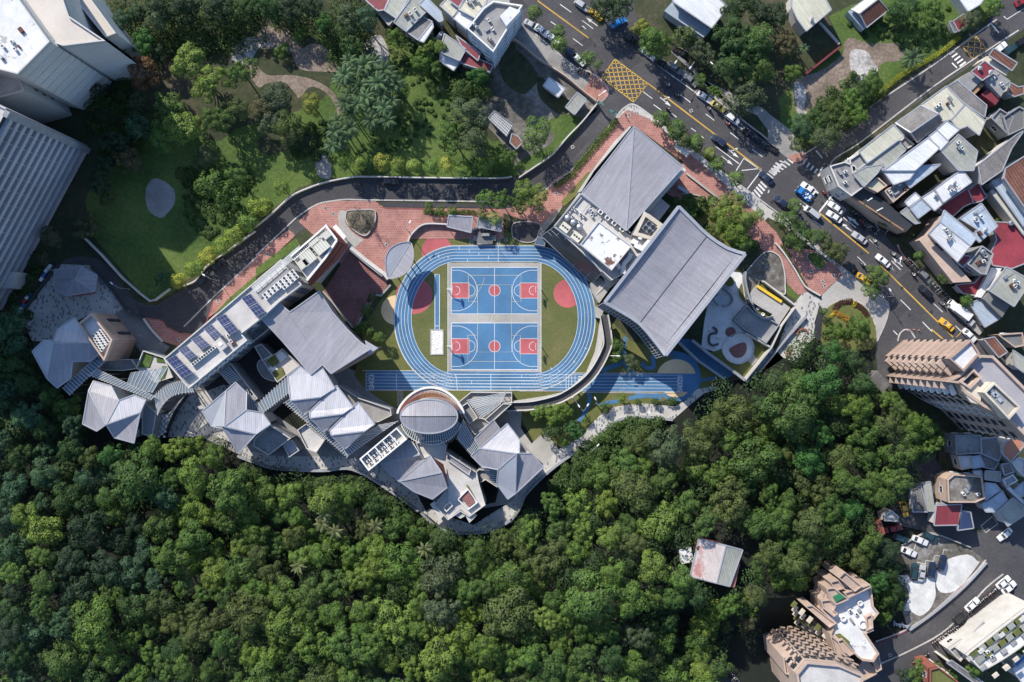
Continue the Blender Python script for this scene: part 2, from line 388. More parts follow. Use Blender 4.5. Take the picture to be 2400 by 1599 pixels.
def foliage(name,var=0.35):
 k=NT(name); oi=k.n('ShaderNodeObjectInfo'); g=k.n('ShaderNodeNewGeometry')
 n=k.noise(0.55,4,0.6,g.outputs['Position']); n2=k.noise(3.0,3,0.7,g.outputs['Position'])
 c=k.mix(1.0,oi.outputs['Color'],k.ramp(n,(1-var,1-var,1-var*0.8),(1+var*1.3,1+var,1+var*0.4),0.32,0.66),'MULTIPLY')
 c=k.mix(1.0,c,k.ramp(n2,(0.7,)*3,(1.3,)*3,0.3,0.7),'MULTIPLY')
 k.l(c,k.b.inputs['Base Color']); k.b.inputs['Roughness'].default_value=0.6
 try:k.b.inputs['Specular IOR Level'].default_value=0.25
 except Exception:pass
 tr=k.n('ShaderNodeBsdfTranslucent'); k.l(k.mix(1.0,c,(1.1,1.25,0.5),'MULTIPLY'),tr.inputs[0])
 ms=k.n('ShaderNodeMixShader'); ms.inputs[0].default_value=0.16; k.l(k.b.outputs[0],ms.inputs[1]); k.l(tr.outputs[0],ms.inputs[2])
 k.l(ms.outputs[0],k.t.nodes['Material Output'].inputs['Surface']); return k.m
M_leaf=foliage('leaves')
M_palm=foliage('palm fronds',0.2)
M_bark=mat('bark',(0.12,0.10,0.08),0.9,0.3,fine=1.5,bump=0.5)
M_twig=mat('grey twigs',(0.2,0.175,0.15),0.9,0.25)
def text_mb(mb,body,size,origin,rz,mi=0,extrude=0.0):
 cu=bpy.data.curves.new('lettering','FONT'); cu.body=body; cu.size=size; cu.align_x='CENTER'; cu.align_y='CENTER'; cu.extrude=extrude
 cu.resolution_u=2
 o=bpy.data.objects.new('lettering',cu); COL.objects.link(o); bpy.context.view_layer.update()
 me=bpy.data.meshes.new_from_object(o.evaluated_get(bpy.context.evaluated_depsgraph_get()))
 mt=Matrix.Translation(Vector(origin))@Matrix.Rotation(rz,4,'Z')
 vs=[mt@v.co for v in me.vertices]
 for p in me.polygons:mb.face([vs[i]for i in p.vertices],None,mi)
 bpy.data.objects.remove(o); bpy.data.curves.remove(cu); bpy.data.meshes.remove(me)
# ================================================================== GROUND, ROADS, PAVEMENTS
def sheet(name,pts,z,m,sm=False,raise_=0.0):
 if sm:pts=smooth(pts,True,5)
 w=W(pts,0.0); w=[(p.x,p.y,z)for p in w]; b=MB()
 if raise_:b.prism(w,0.0,z,0)
 else:b.poly(w)
 return struct(name,b,m)
g=MB(); g.poly([(-1500,-1500,0),(1500,-1500,0),(1500,1500,0),(-1500,1500,0)]); struct('ground',g,M_ground)
sheet('park_lawn',T('P','270,300 330,330 380,300 420,330 560,300 700,260 760,230 800,150 900,90 960,110 1040,140 1075,200 1090,270 1150,330 1240,330 1290,360 1240,400 1190,420 900,412 780,418 700,440 640,490 560,560 480,620 400,690 350,710 300,650 215,550 200,470'),0.02,M_lawn)
sheet('earth_and_shade',T('10','0,440 0,330 100,240 210,270 300,260 330,330 420,440 520,400 660,450 690,540 790,560 780,650 640,660 420,640 340,540 320,480 180,450'),0.03,M_soil,True)
sheet('earth_and_shade',T('10','-200,430 -60,340 60,380 320,470 310,440 60,430 -20,520 -60,590 -220,560'),0.035,M_rubble,True)
sheet('gravel_path',T('10','-140,480 0,600 110,690 300,690 480,720 640,790 740,890 790,1010 760,1070 720,960 640,850 500,800 400,900 360,860 260,760 100,770 20,800 -80,640'),0.04,M_soil,True)
sheet('grass_bank',T('10','340,560 330,430 480,290 620,420 690,440 640,330 500,330 430,420 340,270 210,380 0,480 0,600 110,690 320,700 420,640'),0.025,M_lawn,True)
sheet('mossy_concrete_patch',T('01','1420,70 1370,110 1340,180 1340,280 1370,370 1430,420 1490,435 1530,400 1590,330 1610,270 1600,180 1540,120 1480,85'),0.05,M_walk,True)
sheet('pale_ground_patch',T('10','560,1370 640,1350 650,1400 690,1500 680,1640 580,1620 545,1500'),0.045,M_walk,True)
sheet('pale_ground_patch',T('10','990,420 1060,340 1150,330 1220,470 1210,550 1090,600 1000,570'),0.046,M_rubble,True)
sheet('yard',T('20','-560,440 -420,370 0,470 60,400 470,680 780,960 640,1130 370,1430 180,1568 60,1568 -100,1300 -330,1020'),0.03,M_lot,True)
sheet('yard_grass',T('20','330,1120 520,1050 640,1110 560,1260 440,1350 300,1500 120,1568 50,1500 380,1300'),0.05,M_lawn,True)
sheet('earth_and_shade',T('00','1500,900 1700,760 2100,900 2300,820 2352,1000 2200,1150 2000,1300 1800,1200 1620,1250 1480,1100'),0.026,M_ground,True)  # dark tone paints park shade onto the earth
sheet('earth_and_shade',T('10','1700,820 1850,880 2000,960 2150,900 2120,800 1950,740 1800,700'),0.027,M_soil,True)
sheet('earth_and_shade',T('10','0,1330 150,1180 420,1200 560,1300 500,1420 300,1380 120,1430'),0.027,M_ground,True)  # shadowy ground tone again, shade coloured into the patch
sheet('mossy_ground',T('20','-120,500 0,440 150,560 240,720 120,860 0,820 -100,700'),0.036,M_ground,True)
sheet('mossy_ground',T('20','250,700 420,850 560,960 470,1060 330,980 240,860'),0.036,M_ground,True)
sheet('vacant_lawn',T('30','560,150 780,40 1500,-60 2100,-60 2150,60 1800,300 1500,560 1250,700 1020,880 900,980 700,1200 300,1350 120,1150 100,900 300,700 680,420'),0.025,M_lawn)
sheet('rubble_ground',T('30','240,760 340,700 500,640 680,500 700,400 760,350 940,400 1180,400 1260,470 1200,560 1060,580 960,700 850,780 740,850 600,950 480,930 400,1000 300,1070 250,1000 230,880'),0.04,M_soil,True)
sheet('rubble_ground',T('30','760,470 900,470 960,560 1010,640 960,690 870,740 800,740 760,640'),0.05,M_rubble,True)
sheet('cracked_slab',T('30','240,770 320,770 350,900 330,1000 360,1040 280,1060 250,900'),0.055,M_rubble,True)
road_up=T('20','-400,-260 1060,-60 1130,30 1160,150 1190,330 1300,500 1700,800 2110,1110 2352,1290')+T('30','160,1430 230,1500')
sheet('road',T('P','1060,-80 1100,-33 1160,12 1230,60 1287,108 1358,164 1384,168 1412,189 1424,209 1422,227 1404,246 1363,288 1327,326 1294,362 1246,400 1218,412 1200,418 1090,421 983,421 855,418 819,423 766,433 728,446 684,466 638,507 600,541 560,570 518,606 480,640 452,672 410,690 367,716 345,716 316,704 304,688 278,660 260,630 230,607 189,600 153,607 143,617 230,645 293,724 329,744 378,749 400,775 440,783 475,770 500,735 540,700 600,640 640,600 700,545 743,520 748,480 790,468 855,469 1085,471 1200,474 1240,470 1285,445 1338,400 1404,324 1445,280 1462,256 1475,246 1497,252 1540,275 1600,320 1680,382 1751,443 1800,480 1828,502 1963,619 2022,658 2083,716 2076,757 2050,800 2060,900 2400,1010 2470,1000 2470,905 2330,815 2267,762 2120,602 2091,572 2062,538 2000,500 1956,450 1943,415 1952,392 1985,345 2020,330 2340,110 2470,20 2470,-60 2380,-60 2310,60 2180,150 2020,262 1960,305 1885,362 1858,385 1840,365 1800,330 1738,283 1634,198 1530,125 1500,80 1490,30 1470,-60'),0.03,M_asph)
sheet('lane_surface',T('P','1340,320 1294,366 1246,404 1218,416 1180,421 983,423 855,421 819,426 766,436 728,449 690,468 642,510 600,545 518,610 455,675 367,720 345,720 316,710 329,744 378,749 400,775 440,783 475,770 500,735 600,606 635,572 678,530 705,507 745,483 785,470 855,467 1085,469 1190,470 1240,462 1285,432 1330,385 1390,320'),0.045,M_asph2)
sheet('road',T('P','1985,1575 2030,1555 2100,1520 2180,1475 2260,1410 2330,1330 2362,1282 2330,1262 2250,1215 2180,1195 2110,1190 2090,1180 2085,1020 2150,1010 2230,1130 2330,1200 2470,1330 2470,1200 2500,1260 2500,1380 2380,1420 2300,1480 2200,1545 2140,1600 2060,1640 1980,1640'),0.035,M_asph)
sheet('road',T('32','1120,1420 1330,1420 1500,1480 1560,1568 1700,1640 1300,1640 1120,1568'),0.04,M_asph)
sheet('road',T('23','1430,1100 1580,1150 1900,1340 2080,1568 1900,1640 1640,1300 1480,1240'),0.04,M_asph2)
sheet('road',T('33','1400,-60 1560,100 1950,190 2150,60 2400,-60 2400,560 2160,570 2080,640 2000,480 1850,330 1560,190 1440,180 1200,120 1100,20'),0.037,M_asph)
sheet('road',T('33','940,1210 1290,1090 1740,740 2000,490 2180,540 2000,760 1820,930 1600,1110 1290,1310 1000,1420'),0.038,M_asph)
sheet('campus_paving',T('P','400,860 600,780 860,880 930,950 1200,960 1275,1110 1200,1180 1080,1200 960,1150 860,1085 560,1065 440,1010 330,960 300,900'),0.018,M_walk)
def pave(name,pts,m,sm=False,h=0.12):return sheet(name,pts,h,m,sm,raise_=h)
pave('pavement',T('20','-120,20 60,150 120,250 340,430 620,650 700,655 700,700 860,760 880,830 870,890 790,960 470,690 60,400 -60,330'),M_walk)
pave('brick_pavement',T('20','725,660 800,700 835,745 878,815 868,890 795,955 700,890 660,820 700,760'),M_brick2,h=0.13)
pave('pavement',T('20','1300,510 1330,500 1720,800 2120,1120 2352,1300 2352,1200 2250,1060 2050,980 1800,760 1500,470 1450,470')+T('30','60,1370 200,1470 330,1420 300,1350 210,1200 0,1040 -40,1000'),M_walk)
pave('brick_pavement',T('30','180,1430 330,1400 350,1440 300,1490 230,1490'),M_brick2,h=0.13)
pave('dotted_pavement',T('20','960,1090 1040,985 1100,960 1180,995 1290,1080 1420,1180')+T('P','1600,335 1690,402 1745,440 1800,487 1828,505')+T('31','160,470 450,700 640,870 870,1020 1110,1240 1080,1390 990,1568 700,1568 600,1300 480,1180 690,950 560,830 380,690 130,500 0,430')+T('P','1790,520 1690,432 1600,362 1520,310')+T('20','1100,1050 1000,1080'),M_pebble,h=0.10)
pave('brick_pavement',T('20','1000,1060 1060,1010 1250,1090 1400,1200 1500,1310')+T('P','1640,380 1720,450 1790,515 1820,545 1850,600 1880,640 1905,680 1870,692 1840,660 1800,600 1740,540 1700,500 1640,470 1590,470 1540,440 1590,400 1602,380 1486,295 1470,300 1370,420 1330,455 1310,500 1270,530 1180,500 1180,560 1000,560 960,560 930,600 915,650 880,700 830,770 800,735 770,700 800,620 745,560 700,520 720,500 735,482 790,470 880,472 900,487 1180,490 1220,480 1276,446 1300,420 1350,395 1443,288'),M_brick,h=0.11)
pave('dark_brick_court',T('11','860,740 1210,1050 1160,1130 1060,1140 1040,1230 960,1280 900,1430 620,1110 640,1080'),M_brickd,h=0.14)
sheet('lane_surface',T('11','1140,290 2352,320 2352,345 1180,340'),0.125,M_asph2)
pave('dotted_pavement',T('31','1060,560 1000,520 1130,600'),M_pebble)
pave('brick_pavement',T('31','110,660 180,720 350,720 440,740 520,830 600,850 690,950 560,1070 490,1150 440,1130 340,1030 200,760'),M_brick,h=0.115)
pave('brick_pavement',T('01','2352,800 2352,1010 2060,1240 2040,1260 1900,1390 1960,1190 2080,1060'),M_brick)
pave('brick_pavement',T('11','0,770 300,545 340,570 360,600 0,940'),M_brick)
pave('brick_pavement',T('01','1340,1350 1480,1370 1530,1430 1650,1490 1770,1500 1900,1400 1920,1350 2040,1260 1760,1568 1650,1620 1500,1568 1420,1470'),M_brick)
pave('dotted_plaza',T('01','190,1350 560,860 820,870 900,960 1130,1250 1300,1370 1450,1568 1100,1500 850,1320 700,1380 530,1450 480,1568 300,1568'),M_pebble)
pave('paved_drive',T('01','1130,1270 1300,1350 1480,1568 1560,1620 1500,1700 1300,1680 1050,1320'),M_conc_d,h=0.14)
pave('dotted_path',T('12','-60,1000 130,1050 560,1060 830,1060 960,1090 1150,1150 1400,1290 1480,1400 1560,1560')+T('13','1600,-30 1760,40 2000,120 2250,-40 2352,-100')+T('22','60,1360 290,1130 430,990 640,880 720,770 830,660 950,600 1200,570 1500,600 1600,540 1700,440 1870,410 1900,440 1760,480 1640,580 1480,720 1200,690 1010,710 900,770 800,850 700,960 560,1030 340,1190 130,1400 60,1580')+T('13','2352,100 2200,160 2050,190 1880,185 1720,150 1560,20')+T('12','1480,1568 1200,1340 890,1170 620,1190 200,1170 0,1110 -160,1060'),M_pebble)
pave('paved_terrace',T('22','-40,640 90,640 80,800 180,940 300,830 430,990 290,1130 200,1050 0,820'),M_conc,h=0.13)
pave('dotted_plaza',T('02','1540,880 1620,640 1740,500 1900,460 2050,400 2250,420 2300,640 2180,760 2100,880 2200,1000 2352,1080 2340,1020 2050,900 1960,860 1800,880'),M_pebble,h=0.1)
pave('dotted_terrace',T('J','1190,460 1370,240 1600,370 1500,700 1520,900 1400,1000 1250,1260 1060,1200 960,1100 880,1040 480,1520 560,1560 960,1120'),M_pebble,h=0.1)
pave('concrete_apron',T('31','500,1140 690,950 750,970 880,1020 1110,1250 1075,1400 1000,1568 985,1400 940,1300 860,1210 760,1180 640,1200 520,1300 470,1240'),M_conc,h=0.105)
sheet('campus_lawn',T('P','925,560 960,530 1040,530 1080,545 1290,545 1400,700 1440,760 1480,800 1600,830 1690,880 1640,920 1590,930 1500,955 1440,980 1400,1010 1370,1060 1250,1035 1210,960 1160,950 930,958 880,930 850,905 830,880 850,800 850,770 900,690 920,650'),0.02,M_turf)
sheet('campus_lawn',T('21','2352,620 2300,560 1850,250 1700,190 1560,210 1430,380 1900,640 2100,770 2200,700'),0.03,M_turf)
sheet('campus_lawn',T('31','-60,600 60,670 230,910 345,1080 285,1210 150,1120 100,920 0,760'),0.03,M_lawn)
sheet('grass_verge',T('01','2352,960 2100,1180 1960,1330 2352,1050'),0.15,M_lawn)
sheet('grass_verge',T('11','0,900 370,620 410,690 0,980'),0.15,M_lawn)
sheet('grass_verge',T('21','730,20 640,180 480,330 450,290 600,120 700,10'),0.15,M_turf)
HZ=[]
def hill(px,py):
 """height of the wooded slope south of the school"""
 d=0.0
 y0=1240 if px<1250 else max(1010,1240-(px-1250)*0.45)
 if px<350:y0=1080+px*0.45
 d=(py-y0)/300.0
 if px>1700:d*=max(0.0,1-(px-1700)/350.0)
 if px>1450 and py>1380:d*=max(0.0,1-min(1,(px-1450)/100)*min(1,(py-1380)/80))
 d=max(0.0,min(1.0,d)); return 9.0*d*d*(3-2*d)
fl=MB(); nx,ny=56,26
gp={}
for i in range(nx+1):
 for j in range(ny+1):
  px=-160+i*(2200+160)/nx; py=1000+j*(1760-1000)/ny; h=hill(px,py); q=P(px,py,0); gp[i,j]=(q.x,q.y,0.012+h+(0.4*math.sin(px*.03)*math.cos(py*.025)if h>0.5 else 0))
for i in range(nx):
 for j in range(ny):
  c=[gp[i,j+1],gp[i+1,j+1],gp[i+1,j],gp[i,j]]; fl.face(c)
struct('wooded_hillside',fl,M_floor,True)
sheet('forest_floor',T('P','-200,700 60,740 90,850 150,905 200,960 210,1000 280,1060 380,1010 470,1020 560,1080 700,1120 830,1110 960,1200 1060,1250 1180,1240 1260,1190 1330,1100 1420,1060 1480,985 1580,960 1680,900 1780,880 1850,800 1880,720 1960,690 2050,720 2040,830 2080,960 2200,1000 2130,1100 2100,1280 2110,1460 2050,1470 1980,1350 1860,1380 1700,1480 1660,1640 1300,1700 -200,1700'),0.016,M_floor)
for s in('-60,40 60,-30 150,60 40,130','560,420 700,330 770,400 640,480','1000,560 1130,480 1200,560 1080,640','1880,1330 2000,1240 2060,1300 1930,1390','1330,820 1420,740 1480,790 1390,870'):sheet('asphalt_patch',T('20',s),0.034,M_asph2)
for s in('700,640 800,560 900,650 800,730','1180,1010 1290,920 1420,1040 1300,1130','300,40 420,-60 500,20 400,110','1150,1300 1260,1210 1300,1260 1200,1360'):sheet('asphalt_patch',T('31',s),0.034,M_asph2)
for s in('1000,240 1130,240 1140,130 1010,120','1700,150 1820,155 1810,250 1700,245'):sheet('asphalt_patch',T('11',s),0.05,M_asph)
mh=MB()
for t,s in(('20','640,260 760,420 1560,820 1700,980 1645,1020 900,360 1450,880'),('31','35,290 600,480 860,760 1300,1330 1230,1080 500,300 1500,1300'),('11','1750,155 1345,155 640,230'),('30','1100,1000 1500,740 900,1180'),('33','1120,1315 1700,850')):
 for q in W(T(t,s)):mh.lathe((q.x,q.y,0.055),[(.42,0),(.42,.012),(.3,.013),(0,.013)],14)
struct('manhole_covers',mh,M_dark)
mk=MB(); my=MB()
def line(mb,t,s,w=0.16,z=0.06):mb.ribbon([(p.x,p.y,z)for p in W(T(t,s))],w)
for s in('440,40 545,115','645,190 745,265','355,200 400,230','560,355 650,422','1205,845 1290,908','1300,962 1370,1012','1460,1040 1512,1078','1550,875 1640,942','1780,1048 1858,1108','2005,1220 2082,1280','2205,1372 2300,1442','1645,1178 1690,1210','1870,1345 2085,1505','1735,1250 1760,1270'):line(mk,'20',s,0.2)
line(mk,'20','1285,562 1700,862 2115,1190 2352,1370',0.2); line(mk,'20','1950,1060 2120,1150',0.15)
for s in('1415,655 1440,620','1545,755 1570,722','1675,860 1700,825'):line(mk,'20',s)
for s in('405,448 497,518','690,430 808,525','680,500 775,562','930,632 1018,712','820,790 900,868','1135,830 1218,912','1110,870 1178,938','1218,1188 1310,1280','1522,1222 1605,1302','1420,1392 1505,1478','1720,1425 1778,1482','885,500 1000,590','1150,1470 1190,1510'):line(mk,'31',s,0.2)
line(mk,'31','1255,815 1500,1080 1830,1420',0.2); line(mk,'31','470,380 640,165',0.45); line(mk,'31','580,260 715,360 670,420',0.2)
line(mk,'31','740,235 860,320 1025,545 980,585',0.2); line(mk,'31','1040,1135 1075,1170 1040,1210',0.2)
line(mk,'20','2060,1568 2130,1455 2280,1560',0.25); line(mk,'21','2160,170 2290,0',0.3); line(mk,'21','2110,0 2290,-20',0.2)
for off in(-4,4):
 line(my,'20','%d,%d %d,%d'%(235,8+off,703,350+off),0.14); line(my,'20','%d,%d %d,%d'%(1250,768+off,2290,1560+off),0.14)
 line(my,'31','%d,%d %d,%d'%(470,388+off,928,762+off),0.14); line(my,'31','%d,%d %d,%d'%(1030,865+off,1700,1530+off),0.14)
 line(my,'32','%d,%d %d,%d'%(1500,-110+off,1700,60+off),0.14)
line(my,'31','1830,1430 1730,1530',0.15)
def lerp(a,b,t):return tuple(a[k]+(b[k]-a[k])*t for k in range(2))
def boxjunction(t,q,n,m,w):
 A,B,C,D=T(t,q); e=[]
 line(my,'P',' '.join('%f,%f'%p for p in(A,B,C,D,A)),w*1.4)
 for k in range(1,n+m):
  u0,v0=(k/m,0)if k<=m else(1,(k-m)/n); u1,v1=(0,k/n)if k<=n else((k-n)/m,1)
  f=lambda u,v:lerp(lerp(A,B,u),lerp(D,C,u),v)
  line(my,'P','%f,%f %f,%f'%(*f(u0,v0),*f(u1,v1)),w); line(my,'P','%f,%f %f,%f'%(*f(1-u0,v0),*f(1-u1,v1)),w)
boxjunction('20','945,545 1250,770 1118,940 820,712',4,6,0.16)
boxjunction('30','1905,328 2005,450 1885,545 1780,425',2,2,0.16)
def zebra(t,a,b,n,half,w):
 a,b=T(t,a+' '+b); d=Vector((b[0]-a[0],b[1]-a[1])).normalized(); h=T(t,half)[0]; o=T(t,'0,0')[0]; hx,hy=h[0]-o[0],h[1]-o[1]
 for i in range(n):
  c=lerp(a,b,i/(n-1)); line(mk,'P','%f,%f %f,%f'%(c[0]-hx,c[1]-hy,c[0]+hx,c[1]+hy),w)
def zebra_quad(t,s,n,w):
 A,B,C,D=T(t,s)
 for i in range(n):
  p,q=lerp(A,B,i/(n-1)),lerp(D,C,i/(n-1)); line(mk,'P','%f,%f %f,%f'%(*p,*q),w)
zebra_quad('21','2205,200 2420,-70 2475,-40 2262,270',12,0.5)
zebra_quad('30','20,1568 180,1460 230,1500 80,1600',6,0.45)
zebra_quad('31','0,205 105,-90 160,-70 10,180',2,0.3)
zebra_quad('30','330,1470 480,1568 500,1540 360,1460',2,0.3)
zebra_quad('30','345,1470 490,1580 460,1620 320,1510',5,0.45)
zebra_quad('31','300,265 400,145 460,210 365,315',4,0.45)
zebra_quad('31','285,300 300,260 370,315 350,350',2,0.4)
zebra_quad('30','1665,500 1760,610 1815,570 1715,465',5,0.42)
line(mk,'30','1690,580 1735,625',0.3); line(mk,'30','2045,215 2118,300',0.3); line(mk,'30','440,1385 500,1455',0.3)
def arrow(x,y,t,tx,ty,turn=0):
 """lane arrow: tail at x,y pointing to tx,ty (tile readings)"""
 a,b=T(t,'%f,%f %f,%f'%(x,y,tx,ty)); A=P(*a); B=P(*b); d=(B-A).normalized(); n=Vector((-d.y,d.x,0)); L=(B-A).length; z=Vector((0,0,0.06))
 mk.face([A-n*.1+z,A+d*L*.6-n*.1+z,A+d*L*.6+n*.1+z,A+n*.1+z]); mk.face([A+d*L*.55-n*.42+z,B+z,A+d*L*.55+n*.42+z])
 if turn:
  C=A+d*L*.25; E=C+(n*turn+d*.7).normalized()*1.3
  mk.ribbon([tuple(C+z),tuple(E+z)],0.2); q=(n*turn+d*.35).normalized(); r=Vector((-q.y,q.x,0))
  mk.face([E-r*.4+z,E+q*.9+z,E+r*.4+z])
arrow(1360,895,'20',1460,978,1); arrow(785,240,'20',678,160); arrow(1980,1370,'20',2082,1450,1); arrow(1925,1435,'20',2030,1518); arrow(680,268,'20',640,240)
arrow(825,500,'31',722,418); arrow(775,560,'31',672,480); arrow(1235,882,'31',1140,798,-1); arrow(1178,938,'31',1100,868); arrow(830,500,'31',770,440)
line(mk,'30','2165,150 2195,178 2352,80',0.2)
for k in range(26):
 p,q=T('20','%f,%f %f,%f'%(2110+k*10.5,1190+k*8.1,2135+k*10.5,1160+k*8.1)); line(mk,'P','%f,%f %f,%f'%(*p,*q),0.1)
line(mk,'33','1225,300 1430,190',0.15); line(mk,'33','1225,300 1340,350',0.12); line(mk,'33','1360,280 1340,350',0.12); line(mk,'33','1955,130 2000,190 2110,110 2060,40 1955,130',0.12)
for s in('1440,500 1450,445 1520,455','1520,455 1530,400 1600,405','1605,390 1612,345 1650,352','1370,460 1440,480'):line(mk,'33',s,0.15)
struct('road_markings',mk,M_line); struct('yellow_road_markings',my,M_yellow)
kb=MB()
def kerb(t,s,w=0.35,h=0.16,sm=True,b=None):
 p=T(t,s); p=smooth(p,False,4)if sm else p
 (b or kb).wallpath([(q.x,q.y,0)for q in W(p)],w,0.0,h)
for t,s in(('20','120,235 340,420 620,645 700,655 830,742 880,818 870,890 800,955'),('20','950,1090 1000,1020 1045,982 1100,958 1175,990 1290,1075 1420,1180'),('P','1560,302 1640,365 1751,446 1828,503'),('31','110,390 300,560 450,690 640,860 870,1012 1060,1180 1108,1245 1080,1390 1000,1568'),('11','2352,292 1900,282 1000,270 840,265 700,280 560,312 400,412 300,500 130,660 0,780'),('01','2352,800 2080,1055 1980,1145 1690,1435'),('20','940,1100 800,1270 600,1500 540,1568'),('21','540,10 380,120 300,180'),('20','1300,500 1700,785 2120,1105 2352,1285'),('30','330,1420 700,1180 900,1010 1500,610 1900,320 2100,180'),('30','560,1540 620,1450 860,1300 1500,810 2050,440 2300,280'),('31','560,0 580,60 660,160'),('31','1190,680 1240,780 1500,1050 1830,1400'),('33','990,1190 1250,1090 1500,930 1750,700 1900,560 2000,440'),('33','1040,1390 1290,1280 1600,1110 1820,900 2000,700 2160,570'),('31','1190,1568 1210,1500 1260,1460 1310,1480 1350,1540')):kerb(t,s)
struct('kerbstones',kb,M_kerb)
rk=MB(); kerb('20','725,650 830,735 880,812 872,888 805,950',0.12,0.18,True,rk); kerb('01','1340,1360 1490,1380 1540,1440 1660,1495 1770,1500 1890,1400 1960,1200',0.18,0.2,True,rk)
kerb('33','980,1220 1250,1100 1500,940 1750,710 1900,570 2000,450',0.16,0.22,True,rk); kerb('11','1130,300 1180,345 1560,350',0.15,0.2,True,rk)
kerb('31','1180,690 1240,790 1330,880',0.18,0.25,True,rk); struct('red_kerb_edge',rk,M_rkerb)
dc=MB(); dd=MB()
for t,s in(('11','637,345 1198,681 710,398 107,770 2297,638'),('21','407,211 1982,174'),('20','1076,1057 557,1352 1645,1020'),('31','598,965 395,925 500,1018 520,1058'),('01','2003,1196 1644,1552'),('33','1120,1314')):
 for q in W(T(t,s)):
  dc.box((q.x,q.y,0.03),0.85,0.85,0.13,0.4); dd.lathe((q.x,q.y,0.1),[(0.25,0),(0.25,0.08),(0.0,0.081)],10)
struct('drain_collars',dc,M_conc); struct('drain_covers',dd,M_dark)
# ================================================================== SPORTS GROUND
def oval(t,n=96):
 """running track outline, t=0 inner edge, 1 outer edge"""
 a=423+(584-423)*t; b=516+(664-516)*t; out=[]
 for i in range(n):
  th=2*math.pi*i/n; c,s_=math.cos(th),math.sin(th)
  x=1252+(340 if c>1e-9 else-340 if c<-1e-9 else 0)+a*c; y=727+b*s_
  out.append((840+x/3.92,560+y/3.92))
 return out
def wz(pts,z):return[(p.x,p.y,z)for p in W(pts)]
def sring(name,o,i,z,m):
 b=MB(); A,B=wz(o,z),wz(i,z); n=len(A)
 for k in range(n):b.face([A[k-1],B[k-1],B[k],A[k]])
 bb=MB(); bb.v,bb.f,bb.uv,bb.mi=b.v,[f[::-1]for f in b.f],b.uv,b.mi
 up=bb if area2(A)>0 else b
 return struct(name,up,m)
def disc(name,cx,cy,r,z,m,t='F',a0=0,a1=360,ry=None):
 k=3.92; o=T(t,'%f,%f'%(cx,cy))[0]; n=40
 pts=[(o[0]+r/k*math.cos(R(a0+(a1-a0)*i/n)),o[1]+(ry or r)/k*math.sin(R(a0+(a1-a0)*i/n)))for i in range(n+(0 if a1-a0==360 else 1))]
 b=MB(); b.poly(wz(pts,z)); return struct(name,b,m)
b=MB(); b.poly(wz(oval(0.0),0.045)); struct('infield_turf',b,M_field)
disc('red_play_disc',512,522,168,0.055,M_redc); disc('red_play_disc',722,112,142,0.055,M_redc); disc('red_play_disc',1922,502,130,0.055,M_redc)
disc('beige_play_disc',345,655,136,0.05,M_beige); disc('beige_play_disc',1510,330,180,0.05,M_beige,'22',ry=165)
disc('blue_play_ring',1560,330,165,0.046,M_blue,'22',ry=210); disc('beige_play_disc',1510,440,120,0.052,M_beige,'22',ry=75)
st=T('F','20,1212')+T('22','1700,297 1700,467')+T('F','20,1388'); b=MB(); b.poly(wz(T('F','70,1210')+T('22','1690,298 1690,466')+T('F','70,1390'),0.065)); struct('straight_track',b,M_blue)
sring('oval_track',oval(1.0),oval(0.0),0.075,M_blue)
lm=MB()
def cl(b,t,s,w=0.1,z=0.1):b.ribbon(wz(T(t,s),z),w)
for k in range(6):
 lm.ribbon(wz(oval(0.02+k*0.96/5,120),0.09),0.085,closed=True)
for i in range(6):
 yl=876+(913.3-876)*i/5; yr=879.6+(918-879.6)*i/5; lm.ribbon(wz([(858,yl),(1100,yl+(yr-yl)*.33),(1598,yr)],0.095),0.08)
for s in('350,1240 350,1386','70,1240 70,1386','132,1240 132,1386','895,1245 910,1388','1216,1250 1218,1388','1285,62 1285,215','925,62 928,100','1018,102 1018,128','1105,130 1107,156','1195,160 1196,186','1000,188 1001,214','820,155 826,180','735,148 742,176','1500,1250 1500,1278','1040,1305 1042,1332','1396,1362 1397,1388','1908,1255 1908,1388','1932,1255 1932,1388','1960,1255 1960,1388','1990,1255 1990,1388','690,1250 690,1280','655,170 662,195','2075,1002 2100,1010','1975,1120 1990,1138','1765,1182 1780,1200','1838,1205 1852,1224','580,310 600,330','510,340 530,355'):cl(lm,'F',s)
for s in('1560,312 1560,465','1532,312 1532,465'):cl(lm,'22',s)
for i in range(5):
 y=1255+i*28.5; q=W(T('F','118,%f'%y))[0]; text_mb(lm,str(i+1),2.0,(q.x,q.y,0.1),R(-90))
 q=W(T('22','1545,%f'%(330+i*30.5)))[0]; text_mb(lm,str(i+1),2.0,(q.x,q.y,0.1),R(90))
 q=W(T('F','2040,%f'%(1266+i*27)))[0];
 if i<3:text_mb(lm,str(i+1),1.6,(q.x,q.y,0.1),R(90))
for i in range(9):
 for k in range(4):
  for x0 in(640,1570):cl(lm,'F','%f,%f %f,%f'%(x0+i*30+k*14,1250+k*28+8,x0+i*30+k*14+14,1250+k*28+9),0.07)
struct('track_lines',lm,M_court_line)
ed=MB(); kerbpts=wz(oval(1.012),0); ed.wallpath(kerbpts,0.22,0,0.1,closed=True)
for s in('40,1210 530,1212','1480,1398 2060,1398','70,1392 900,1392'):ed.wallpath(wz(T('F',s),0),0.2,0,0.12)
ed.wallpath(wz(T('22','550,292 700,292'),0),0.2,0,0.12); ed.wallpath(wz(T('22','840,292 1340,295'),0),0.2,0,0.12); ed.wallpath(wz(T('22','650,470 1560,478'),0),0.2,0,0.12)
struct('track_kerb',ed,M_kerb)
def rect(t,x0,y0,x1,y1,z,b,mi=0):b.poly(wz(T(t,'%f,%f %f,%f %f,%f %f,%f'%(x0,y0,x1,y0,x1,y1,x0,y1)),z),mi)
